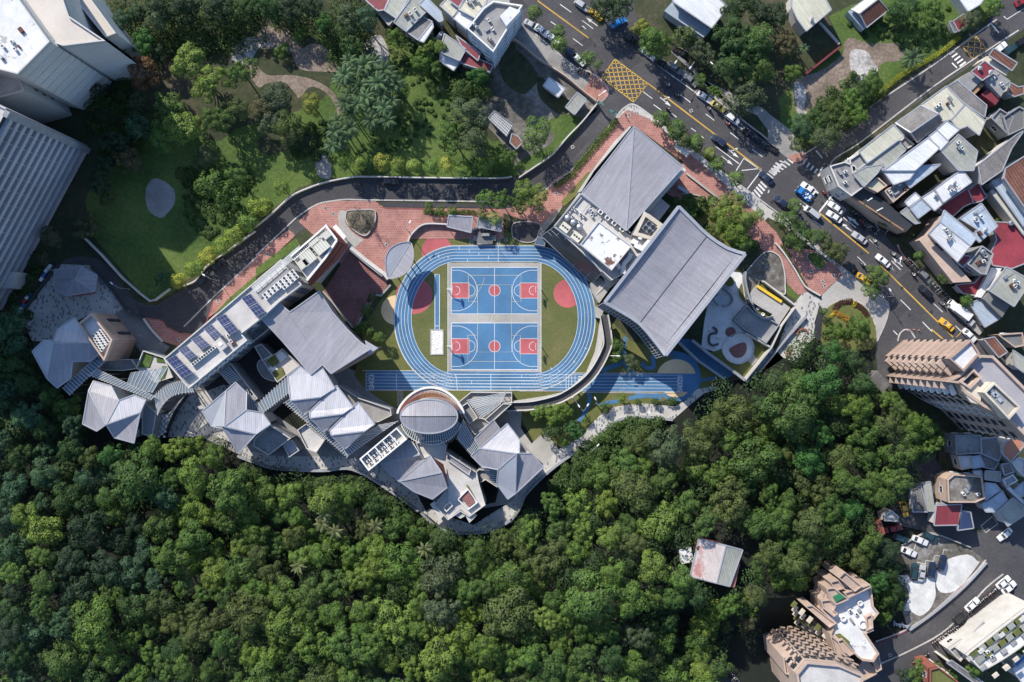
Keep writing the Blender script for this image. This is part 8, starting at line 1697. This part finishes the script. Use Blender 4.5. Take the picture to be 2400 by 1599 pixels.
ub=MB(); G2=[(T('10','400,1150 700,1100 700,1500 300,1450'),30,1,(8,18)),(T('01','1680,0 2352,0 2200,400 1900,650 1680,400'),110,.5,(6,14)),(T('10','1250,500 1700,650 1800,1100 1300,1400 900,1400 1300,900'),90,.4,(5,11)),(T('P','1285,1150 1350,1065 1420,1012 1470,988 1560,985 1500,1040 1420,1100 1330,1160'),150,3.5,(14,26)),(T('P','560,1090 620,1120 700,1128 840,1126 960,1205 1060,1268 1160,1268 1250,1215 1270,1250 1180,1300 1040,1300 940,1230 800,1160 600,1150'),320,3,(14,26)),(T('00','1000,0 2352,0 2352,400 1500,500 1000,300'),120,3.0,(30,60)),(T('10','0,0 1150,0 1000,600 760,620 650,360 300,250 0,200'),60,2.5,(30,50)),(T('30','700,700 960,640 1080,860 700,1200 350,1100 450,950'),50,1.5,(14,26)),(T('10','1700,650 2150,650 2100,900 1950,950 1780,850'),34,2,(20,34)),(T('01','1600,0 2352,0 2100,300 1900,400 1800,200'),40,1.6,(18,34)),(T('21','2000,600 2200,560 2250,700 2050,720'),8,1.5,(14,20)),(T('00','850,780 1100,700 1500,1300 1000,1568 780,1200'),60,3,(24,40)),(T('01','0,800 400,700 300,1300 0,1568'),30,1.5,(14,24)),(T('31','480,1400 900,1350 980,1568 500,1568'),14,1.2,(12,20)),(T('33','950,300 1250,550 1250,1000 1000,900 760,560 780,400'),26,3,(20,34)),(T('30','650,150 1800,-20 1750,300 1400,550 1100,350 800,330'),50,.7,(8,16)),(T('12','2200,950 2352,930 2352,1100'),3,1,(8,12)),(T('21','1500,240 1900,240 1900,620 1650,480'),16,1.4,(10,18))]
for poly,n,zt,rr in G2:
 xs=[p[0]for p in poly]; ys=[p[1]for p in poly]; k=0; tries=0
 while k<n and tries<5000:
  tries+=1; x,y=ru.uniform(min(xs),max(xs)),ru.uniform(min(ys),max(ys))
  if inside((x,y),poly):clump(x,y,ru.uniform(*rr)*.6,0,zt*ru.uniform(.4,1),120); k+=1
o=ub.build('undergrowth',M_leaf); o.color=(0.045,0.085,0.022,1); tag(o,'scattered low bushes over the parks and vacant lots','undergrowth',None,'stuff')
# ================================================================== VEHICLES AND PEOPLE
def car_proto(kind):
 """x forward; returns dict of part meshes"""
 L,Wd,Hh={'sedan':(4.6,1.82,1.45),'suv':(4.5,1.86,1.68),'van':(4.9,1.9,1.95)}[kind]
 hood,c0,r0,r1,c1={'sedan':(.92,.95,.35,-1.05,-1.72),'suv':(1.0,1.1,.5,-1.75,-2.1),'van':(1.05,1.75,1.05,-2.2,-2.4)}[kind]
 bz=.92 if kind=='sedan' else 1.0; X=[L/2*f for f in(-1,-.97,-.9,-.7,-.3,.2,.6,.82,.93,.985,1)]
 def hw(x):f=abs(x)/(L/2); return Wd/2*(1-.16*max(0,(f-.6)/.4)**2.2)
 def top(x):
  if x>c0:return bz-(x-c0)/(L/2-c0)*(.22 if kind!='van' else.35)
  if x<c1:return bz-.04
  return bz
 b=MB(); rings=[]
 for x in X:
  w,t=hw(x),top(x); e=.75 if abs(x)>L/2-.02 else 1.0
  rings.append([(x,-w*.9,.28),(x,-w*e,.45),(x,-w*e,t-.18),(x,-w*.88*e,t),(x,0,t+.03),(x,w*.88*e,t),(x,w*e,t-.18),(x,w*e,.45),(x,w*.9,.28)])
 for A,B_ in zip(rings,rings[1:]):
  for i in range(8):b.face([A[i],A[i+1],B_[i+1],B_[i]][::-1])
 b.face(rings[0]); b.face(rings[-1][::-1]); M={'body':b.mesh('body',M_paint,False)}
 wb,wt,tz=hw(0)*.9,hw(0)*.74,Hh
 Bq=[(c0,wb*.92),(c0,-wb*.92),(c1,-wb*.9),(c1,wb*.9)]; Tq=[(r0,wt),(r0,-wt),(r1,-wt*.97),(r1,wt*.97)]
 zb=bz+.0
 def side(i,j,nm):
  bb=MB(); bb.face([(Bq[i][0],Bq[i][1],zb),(Bq[j][0],Bq[j][1],zb),(Tq[j][0],Tq[j][1],tz-.03),(Tq[i][0],Tq[i][1],tz-.03)][::-1]); M.setdefault(nm,[]).append(bb.mesh(nm,M_glass))
 side(0,1,'windshield'); side(1,2,'side_window'); side(2,3,'rear_window'); side(3,0,'side_window')
 bb=MB()
 for x0,x1,w0,w1,z0,z1 in((r1-.04,r1+.25,.93,1.0,tz-.05,tz),(r1+.25,r0-.3,1.0,1.0,tz,tz+.02),(r0-.3,r0+.04,1.0,.95,tz+.02,tz-.04)):
  bb.face([(x0,-wt*w0,z0),(x1,-wt*w1,z1),(x1,wt*w1,z1),(x0,wt*w0,z0)])
 for i in range(4):bb.bar((Bq[i][0],Bq[i][1]*1.01,zb),(Tq[i][0],Tq[i][1]*1.01,tz-.02),.09,.07)
 bb.bar((r0,wt,tz-.02),(r1,wt,tz-.02),.07,.06); bb.bar((r0,-wt,tz-.02),(r1,-wt,tz-.02),.07,.06); M['roof']=bb.mesh('roof',M_paint)
 bb=MB(); bb.tube((0,-.1,0),(0,.1,0),.32,n=16); M['tyre']=bb.mesh('wheel',M_rubber); bb=MB(); bb.tube((0,-.11,0),(0,.11,0),.19,n=10); M['rim']=bb.mesh('rim',M_steel)
 bb=MB(); bb.box((0,0,0),.22,.38,.14); M['lamp']=bb.mesh('headlight',M_lampw); M['tail']=bb.mesh('tail_light',M_lampr)
 bb=MB(); bb.box((0,0,0),.16,.22,.13); M['mirror']=bb.mesh('mirror',M_dark)
 r_=thing('parked_car','x','car'); P_=[]
 P_.append(obj('body',M['body'],r_)); P_.append(obj('roof',M['roof'],r_)); obj('windshield',M['windshield'][0],r_); obj('rear_window',M['rear_window'][0],r_)
 for m in M['side_window']:obj('side_window',m,r_)
 for sx in(1,-1):
  for sy in(1,-1):w=obj('wheel',M['tyre'],r_,(sx*L*.3,sy*(Wd/2-.1),.32)); obj('rim',M['rim'],w)
 for sy in(1,-1):obj('headlight',M['lamp'],r_,(L/2-.13,sy*.6,.58)); obj('tail_light',M['tail'],r_,(-L/2+.1,sy*.62,.66)); obj('side_mirror',M['mirror'],r_,(c0-.15,sy*(hw(0)+.08),.92))
 return r_
PROTO={}; CN={}
CC={'white':(.72,.72,.72),'silver':(.42,.43,.45),'grey':(.16,.165,.17),'black':(.012,.012,.014),'navy':(.015,.025,.06),'blue':(.02,.2,.55),'taxi':(.72,.38,.02),'paletaxi':(.62,.5,.14),'red':(.3,.02,.02),'teal':(.02,.05,.06)}
def car(t,x,y,x2,y2,kind,col,label,group=None,name='parked_car',cat='car',L=None):
 """placed by the rear and front ends read off the photo"""
 a,c=T(t,'%f,%f %f,%f'%(x,y,x2,y2)); m=P((a[0]+c[0])/2,(a[1]+c[1])/2,.7); rz=ang(a,c)
 if kind not in PROTO:PROTO[kind]=car_proto(kind); o=PROTO[kind]
 else:o=copy_tree(PROTO[kind])
 o.name=name; o.location=(m.x,m.y,.04); o.rotation_euler=(0,0,rz); o['label']=label; o['category']=cat
 if group:o['group']=group
 elif 'group' in o:del o['group']
 o.scale=(.93,.9,.95)
 for ch in o.children:
  if ch.name.split('.')[0]in('body','roof'):ch.color=(*CC[col],1)
  else:ch.color=(1,1,1,1)
 if 'taxi' in col:
  b=MB(); b.box((-.35,0,1.46),.22,.55,.14); b.build('taxi_sign',M_white,o)
 return o
g1,g2,g3='cars parked along the main road','cars driving on the main road','cars parked in the small court'
TO_COPY=[]
car('20',155,215,205,245,'sedan','silver','silver car at the left end of the kerb row by the blue sided block',g1)
car('20',210,225,335,335,'sedan','white','white car at the kerb between the first two street trees',g1)
car('20',340,320,400,380,'sedan','white','white car half hidden under the second street tree',g1)
car('20',490,450,590,530,'suv','navy','dark navy car in the shade above the brick corner',g1)
car('20',560,500,660,590,'sedan','white','white car beside the painted bay under the thin street tree',g1)
car('20',590,15,690,85,'suv','silver','silver car at the top edge of the main road',g2)
car('20',825,175,710,90,'sedan','taxi','yellow taxi with roof sign half under the dark tree at the top',g2,'taxi','taxi')
car('20',925,235,1030,180,'sedan','blue','bright blue car turned across the shaded forecourt at the top')
car('20',1040,325,1140,400,'suv','black','black car in the shade left of the broad roadside tree',g1)
car('20',1200,455,1305,535,'sedan','white','white car at the head of the far kerb bays above the box junction',g1)
car('20',1310,545,1440,625,'suv','black','black car behind the white one in the far kerb bays',g1)
car('20',1445,590,1550,665,'suv','grey','dark grey car under the pavement tree in the far kerb bays',g1)
car('20',1600,700,1680,770,'sedan','grey','grey car beside the red parked scooters',g1)
car('20',1705,850,1830,935,'sedan','white','white car in the far bays ahead of the pale yellow taxi',g1)
car('20',1840,945,1950,1015,'sedan','paletaxi','pale yellow taxi in the far bays',g1,'taxi','taxi')
car('20',1960,1045,2085,1135,'suv','white','white car in the far bays behind the pale yellow taxi',g1)
car('20',1960,1340,1840,1250,'suv','navy','navy car driving beside the kite roof hall',g2,'driving_car')
car('21',2390,110,2280,20,'sedan','navy','dark blue car waiting before the zebra crossing',g2,'driving_car')
car('31',180,340,60,240,'suv','navy','dark navy car just past the zebra crossing',g2,'driving_car')
car('31',425,205,315,120,'sedan','white','white car on the zebra crossing beside the blue truck',g2,'driving_car')
car('31',460,430,350,345,'van','silver','silver van next to the roadside trees',g2,'driving_car','van')
car('31',680,385,560,295,'sedan','white','white car inside the stop box before the crossing',g2,'driving_car')
car('31',670,465,545,380,'sedan','white','white car next to the stop box on the centre line side',g2,'driving_car')
car('31',905,665,775,570,'sedan','silver','silver car with a sunroof behind the lane arrows',g2,'driving_car')
car('31',1110,875,1000,780,'sedan','white','bright white car at the gap in the yellow centre line',g2,'driving_car')
car('31',1500,1165,1390,1060,'suv','black','black car driving near the row of parked scooters',g2,'driving_car')
car('31',1700,1465,1580,1365,'sedan','taxi','yellow taxi driving near the bottom of the main road',g2,'taxi','taxi')
car('31',710,850,820,945,'suv','black','black car parked by the large olive street tree',g1)
car('31',820,955,935,1030,'sedan','taxi','yellow taxi half hidden under the street tree',g1,'taxi','taxi')
car('31',1390,920,1490,1020,'suv','grey','grey brown car between the two rows of parked scooters',g1)
car('31',1680,1220,1760,1290,'van','white','white van cab at the head of the white truck',g1,'parked_van','van')
car('31',1800,1465,1900,1560,'sedan','white','white car at the street corner behind the small truck',g1)
car('30',2300,30,2380,-10,'sedan','red','red car at the top right corner of the photo')
car('30',2100,470,2160,420,'sedan','white','white car parked beside the dark red roof house')
car('30',2180,490,2270,420,'suv','teal','dark car in the shade beside the dark red roof house')
car('30',2300,400,2380,350,'suv','black','black car at the right edge of the side street')
car('11',1180,100,1300,102,'suv','black','black car in the shade of the lane side trees')
car('01',1960,905,2055,825,'suv','black','upper dark car parked on the shaded lane below the trees')
car('01',1825,1045,1915,955,'suv','black','lower dark car parked on the shaded lane below the trees')
car('33',1330,235,1465,290,'sedan','white','white car in the top row of the small court',g3)
car('33',1420,190,1560,265,'suv','teal','dark green car against the top wall of the small court',g3)
car('33',1240,345,1345,390,'sedan','white','white car at the left side of the small court',g3)
car('33',1330,600,1350,490,'suv','teal','dark car leftmost in the lower row of the small court',g3)
car('33',1400,620,1425,505,'sedan','silver','silver car in the lower row of the small court',g3)
car('33',1490,595,1515,470,'suv','navy','navy car third in the lower row of the small court',g3)
car('33',1580,530,1615,410,'suv','navy','navy car rightmost in the lower row of the small court',g3)
car('33',1150,215,1290,270,'suv','teal','dark car in the shade left of the small court',g3)
car('33',2220,170,2130,245,'sedan','white','white car beside the yellow road barrier at the right')
car('33',1100,165,1210,140,'sedan','red','dark red car in the shade above the small court')
car('32',1235,1480,1270,1600,'sedan','taxi','yellow taxi parked under the forest edge',None,'taxi','taxi')
car('33',2110,690,2215,605,'sedan','white','upper white car of the pair at the road fork')
car('33',2160,735,2265,655,'sedan','white','lower white car of the pair at the road fork')
car('33',1830,890,1920,810,'sedan','white','white car with open door look on the curved road')
car('33',1715,1010,1815,930,'suv','black','black car parked on the curved road')
def truck(t,x,y,x2,y2,colc,bedc,label,load=True,L=5.6):
 a,c=T(t,'%f,%f %f,%f'%(x,y,x2,y2)); m=P((a[0]+c[0])/2,(a[1]+c[1])/2,.8); r_=thing('small_truck',label,'truck',(m.x,m.y,.04),ang(a,c))
 b=MB(); b.box((L/2-.85,0,.5),1.6,1.75,.6); b.box((L/2-1.0,0,1.1),1.1,1.6,.75); o=b.build('cab',M_paint,r_); o.color=(*colc,1)
 b=MB(); b.face([(L/2-.06,-.8,1.08),(L/2-.06,.8,1.08),(L/2-.43,.74,1.8),(L/2-.43,-.74,1.8)]); b.build('windshield',M_glass,r_)
 b=MB(); b.box((-.75,0,.62),L-1.9,1.8,.12);
 for s in(1,-1):b.box((-.75,s*.88,.7),L-1.9,.06,.4)
 b.box((-L/2+.2,0,.7),.06,1.8,.4); b.box((L/2-1.75,0,.7),.06,1.8,.6); o=b.build('cargo_bed',M_paint,r_); o.color=(*bedc,1)
 for sx in(L/2-.9,-L/2+1.1):
  for sy in(1,-1):b=MB(); b.tube((sx,sy*.85-.1,.36),(sx,sy*.85+.1,.36),.36,n=14); b.build('wheel',M_rubber,r_)
 for sy in(1,-1):b=MB(); b.box((L/2+.02,sy*.6,.6),.1,.3,.18); b.build('headlight',M_lampw,r_)
 if load:
  rr=random.Random(4); b=MB()
  for i in range(22):b.box((rr.uniform(-2.2,.8),rr.uniform(-.65,.65),.74),rr.uniform(.2,.5),rr.uniform(.2,.4),rr.uniform(.15,.5),rr.uniform(0,3))
  o=tag(b.build('scrap_load',M_white),'pale crates and scraps loaded on the blue truck','cargo'); o.location=(m.x,m.y,.04); o.rotation_euler=(0,0,ang(a,c))
 return r_
truck('31',400,270,258,160,CC['blue'],CC['blue'],'small blue truck loaded with scraps on the zebra crossing',True,4.6)
truck('31',1960,1490,1830,1375,CC['silver'],(.35,.33,.3),'small grey truck with an open bed parked behind the long white truck',False,5.0)
a,c=T('31','1700,1250 1860,1370'); m=P((a[0]+c[0])/2,(a[1]+c[1])/2,1); r_=thing('box_truck','long white box truck parked below the twin slope house','truck',(m.x,m.y,.04),ang(a,c))
b=MB(); b.box((-.2,0,.7),4.6,2.1,1.9); o=b.build('cargo_box',M_paint,r_); o.color=(*CC['white'],1); b=MB(); b.box((-3.1,0,.5),1.3,1.9,1.4); o=b.build('cab',M_paint,r_); o.color=(*CC['white'],1); b=MB(); b.box((-3.55,0,1.3),.5,1.7,.5); b.build('windshield',M_glass,r_)
for sx in(-2.9,1.4):
 for sy in(1,-1):b=MB(); b.tube((sx,sy*.9-.12,.4),(sx,sy*.9+.12,.4),.4,n=14); b.build('wheel',M_rubber,r_)
def scooter_proto():
 r_=thing('scooter','x','scooter'); b=MB(); b.box((-.1,0,.28),.75,.26,.12); b.box((-.5,0,.38),.7,.3,.28); b.box((.42,0,.35),.12,.36,.55,0); o=b.build('body',M_paint,r_)
 b=MB(); b.box((-.45,0,.68),.75,.28,.12); b.build('seat',M_rubber,r_)
 for x in(.62,-.68):b=MB(); b.tube((x,-.05,.24),(x,.05,.24),.24,n=12); b.build('wheel',M_rubber,r_)
 b=MB(); b.bar((.45,0,.9),(.62,0,.24),.06,.06); b.bar((.42,-.34,.98),(.42,.34,.98),.05,.05); b.build('handlebar',M_dark,r_)
 b=MB(); b.box((.5,0,.8),.14,.2,.16); b.build('headlight',M_lampw,r_)
 for s in(1,-1):b=MB(); b.bar((.42,s*.25,.98),(.46,s*.34,1.16),.02,.02); b.box((.46,s*.36,1.14),.03,.12,.08); b.build('mirror',M_dark,r_)
 return r_
SC=scooter_proto(); SN=[0]; rs=random.Random(21)
SCOL=[(.02,.02,.022),(.02,.02,.022),(.3,.3,.31),(.6,.6,.6),(.04,.05,.09),(.25,.02,.03),(.1,.1,.1)]
def scooter(q,rz,label,group,col=None,z=.04):
 if SN[0]==0:o=SC; o.location=(q.x,q.y,z); o.rotation_euler=(0,0,rz); o['label']=label; o['group']=group
 else:o=copy_tree(SC,(q.x,q.y,z),rz,label,group)
 SN[0]+=1
 for ch in o.children:
  if ch.name.startswith('body'):ch.color=(*(col or rs.choice(SCOL)),1)
 return o
def row(t,x0,y0,x1,y1,n,turn,where,group,z=.04):
 a,c=T(t,'%f,%f %f,%f'%(x0,y0,x1,y1)); base=ang(a,c)+R(turn)
 for i in range(n):p=lerp(a,c,(i+.5)/n); q=P(*p,.6)+Vector((rs.uniform(-.08,.08),rs.uniform(-.12,.12),0)); scooter(q,base+rs.uniform(-.12,.12),'%s scooter from the upper left %s'%(nth(i),where),group,None,z)
row('20',2125,1180,2352,1355,20,90,'in the painted bays of the far kerb','scooters in the far kerb bays')
row('31',1270,810,1380,930,11,80,'in the row opposite the twin slope house','scooters by the twin slope house')
row('31',1500,1030,1660,1190,14,80,'in the row beside the parked grey car','scooters beside the grey car')
row('33',1840,940,2120,700,18,90,'in the row below the curved road fork','scooters below the road fork',.1)
row('33',1510,1220,1800,1020,16,90,'in the dark row beside the curved road','scooters beside the curved road',.1)
row('23',1870,1360,2080,1568,14,90,'in the shaded lane at the bottom edge','scooters in the bottom lane')
row('20',1480,430,1600,500,9,90,'under the trees across the main road','scooters across the main road',.14)
row('20',1730,770,1810,850,7,90,'on the far pavement near the white car','scooters on the far pavement',.14)
row('31',760,375,880,470,6,60,'waiting beside the stop box','scooters waiting at the stop box')
row('31',850,490,1020,560,8,80,'in the bay beside the brown shops','scooters beside the brown shops')
row('30',0,1330,90,1390,6,90,'at the corner before the side street','scooters at the side street corner')
row('33',1320,1400,1480,1310,7,60,'at the foot of the brick house','scooters at the brick house')
row('20',600,640,700,690,5,90,'in the shade of the thin street tree','scooters under the thin street tree',.14)
row('31',1080,560,1250,590,7,70,'in the dark gap beside the shops','scooters in the shop gap',.14)
def person_mesh(seated=True):
 me=bpy.data.meshes.new('person'); bm=bmesh.new(); lay=bm.verts.layers.skin.verify()
 J={}
 def v(n,co,r):
  x=bm.verts.new(co); x[lay].radius=(r,r); J[n]=x; return x
 if seated:
  v('pel',(-.38,0,.88),.16); v('wst',(-.34,0,1.05),.145); v('che',(-.26,0,1.3),.165); v('nk',(-.2,0,1.46),.06); v('hd',(-.16,0,1.6),.11); v('ht',(-.15,0,1.7),.09)
  for s,k in((1,'l'),(-1,'r')):
   v(k+'sh',(-.24,s*.19,1.38),.065); v(k+'el',(-.02,s*.3,1.14),.048); v(k+'wr',(.3,s*.27,1.02),.034); v(k+'ha',(.4,s*.27,1.0),.036)
   v(k+'hp',(-.36,s*.11,.84),.1); v(k+'kn',(.08,s*.15,.8),.07); v(k+'an',(.1,s*.13,.42),.045); v(k+'to',(.26,s*.13,.38),.045)
 else:
  v('pel',(0,0,.95),.14); v('wst',(0,0,1.1),.13); v('che',(.01,0,1.33),.15); v('nk',(.02,0,1.5),.06); v('hd',(.04,0,1.62),.1); v('ht',(.04,0,1.72),.085)
  for s,k in((1,'l'),(-1,'r')):
   v(k+'sh',(0,s*.19,1.42),.06); v(k+'el',(-.03*s,s*.25,1.14),.045); v(k+'wr',(.1*s,s*.27,.9),.032); v(k+'ha',(.13*s,s*.27,.82),.034)
   v(k+'hp',(0,s*.1,.88),.09); v(k+'kn',(.12*s,s*.1,.5),.065); v(k+'an',(.05*s,s*.1,.1),.045); v(k+'to',(.05*s+.16,s*.11,.05),.045)
 E=['pel wst','wst che','che nk','nk hd','hd ht']+['%s %s'%(a.replace('#',k),b_.replace('#',k))for k in 'lr' for a,b_ in(('che','#sh'),('#sh','#el'),('#el','#wr'),('#wr','#ha'),('pel','#hp'),('#hp','#kn'),('#kn','#an'),('#an','#to'))]
 for e in E:a,b_=e.split(); bm.edges.new((J[a],J[b_]))
 J['pel'][lay].use_root=True; bm.to_mesh(me); bm.free(); o=bpy.data.objects.new('tmp',me); COL.objects.link(o); m=o.modifiers.new('s','SKIN'); m.use_smooth_shade=True; o.modifiers.new('d','SUBSURF').levels=1
 bpy.context.view_layer.update(); r_=bpy.data.meshes.new_from_object(o.evaluated_get(bpy.context.evaluated_depsgraph_get())); bpy.data.objects.remove(o); r_.materials.clear(); r_.materials.append(M_cloth); r_.name='person'; return r_
PSIT,PSTD=person_mesh(True),person_mesh(False)
b=MB(); b.lathe((0,0,0),[(.125,0),(.14,.07),(.125,.15),(.08,.21),(0,.235)],14); HELM=b.mesh('helmet',M_paint,True)
b=MB(); b.lathe((0,0,0),[(.105,.02),(.11,.06),(.09,.12),(0,.15)],12); HAIR=b.mesh('hair',M_rubber,True)
CLO={'white':(.65,.65,.65),'dark':(.03,.03,.04),'red':(.4,.04,.05),'grey':(.2,.2,.22),'blue':(.05,.12,.35)}
def rider(t,x,y,x2,y2,cl_,hc,lab):
 a,c=T(t,'%f,%f %f,%f'%(x,y,x2,y2)); q=P(*lerp(a,c,.5),1.0); rz=ang(a,c); scooter(q,rz,'scooter ridden by the '+lab,'scooters being ridden on the main road')
 r_=obj('person',PSIT,None,(q.x,q.y,.04),rz); r_.color=(*CLO[cl_],1); tag(r_,lab,'person','scooter riders on the main road'); h=obj('helmet',HELM,r_,(-.155,0,1.54)); h.color=(*CLO[hc],1)
rider('20',1455,790,1420,765,'white','white','rider in white just right of the box junction')
rider('20',1540,890,1505,865,'dark','grey','dark clad rider beside the dashed line right of the box junction')
rider('20',1425,995,1460,1022,'dark','white','rider with white helmet beside the pavement tree')
rider('20',1830,1015,1795,985,'grey','white','rider in grey next to the pale yellow taxi')
rider('20',2005,1150,1970,1125,'red','white','rider in red beside the parked white car')
rider('31',540,220,500,185,'red','dark','rider in red on the edge of the zebra crossing')
rider('31',1000,660,965,632,'white','white','rider in white next to the silver car')
rider('31',1175,780,1140,755,'white','grey','rider in white by the dark kerb corner')
rider('31',890,880,860,855,'dark','white','dark rider left of the bright white car')
rider('31',1360,970,1325,940,'white','dark','rider in white beside the scooter row')
rider('31',1625,1240,1585,1212,'grey','white','rider in grey above the white truck')
rider('31',880,475,845,455,'red','red','rider in red among the waiting scooters')
rider('31',300,395,275,375,'white','white','rider in white between van and roadside trees')
def walker(t,x,y,cl_,lab,rz=0,z=.12):
 q=P(*T(t,'%f,%f'%(x,y))[0],1.0); r_=obj('person',PSTD,None,(q.x,q.y,z),rz); r_.color=(*CLO[cl_],1); tag(r_,lab,'person'); h=obj('hair',HAIR,r_,(.035,0,1.6))
walker('20',1045,1060,'dark','pedestrian in dark clothes at the brick corner near the lane mouth',1)
walker('30',1030,915,'red','pedestrian in red and blue on the side street edge',2)
walker('30',1480,605,'grey','pedestrian in grey on the shaded pavement of the side street',0)
walker('31',232,800,'grey','pedestrian standing on the brick pavement near the road side trees',2)
walker('31',1195,540,'white','pedestrian in white beside the shops',1)
walker('33',1745,310,'dark','pedestrian in dark clothes along the parking court wall',1)
rc=random.Random(2)
for i,(x,y,c)in enumerate(((470,885,'white'),(440,920,'white'),(420,960,'blue'),(395,1000,'white'),(290,1145,'blue'),(265,1165,'white'),(240,1200,'red'),(232,1240,'blue'),(215,1265,'white'),(190,1305,'white'),(272,1432,'white'))):
 q=P(*T('01','%d,%d'%(x,y))[0]); m_=thing('storage_bin','%s %s bin from the top along the dark plaza fence'%(nth(i),c),'bin',(q.x,q.y,.1),.9,'bins beside the plaza fence'); b=MB(); b.box((0,0,0),1.1,.8,.8); o=b.build('bin',M_cloth,m_); o.color=(*CLO[c],1); b=MB(); b.box((0,0,.8),1.15,.85,.08); o=b.build('lid',M_cloth,m_); o.color=(*[min(1,v*1.2)for v in CLO[c]],1)
bpy.context.view_layer.update()
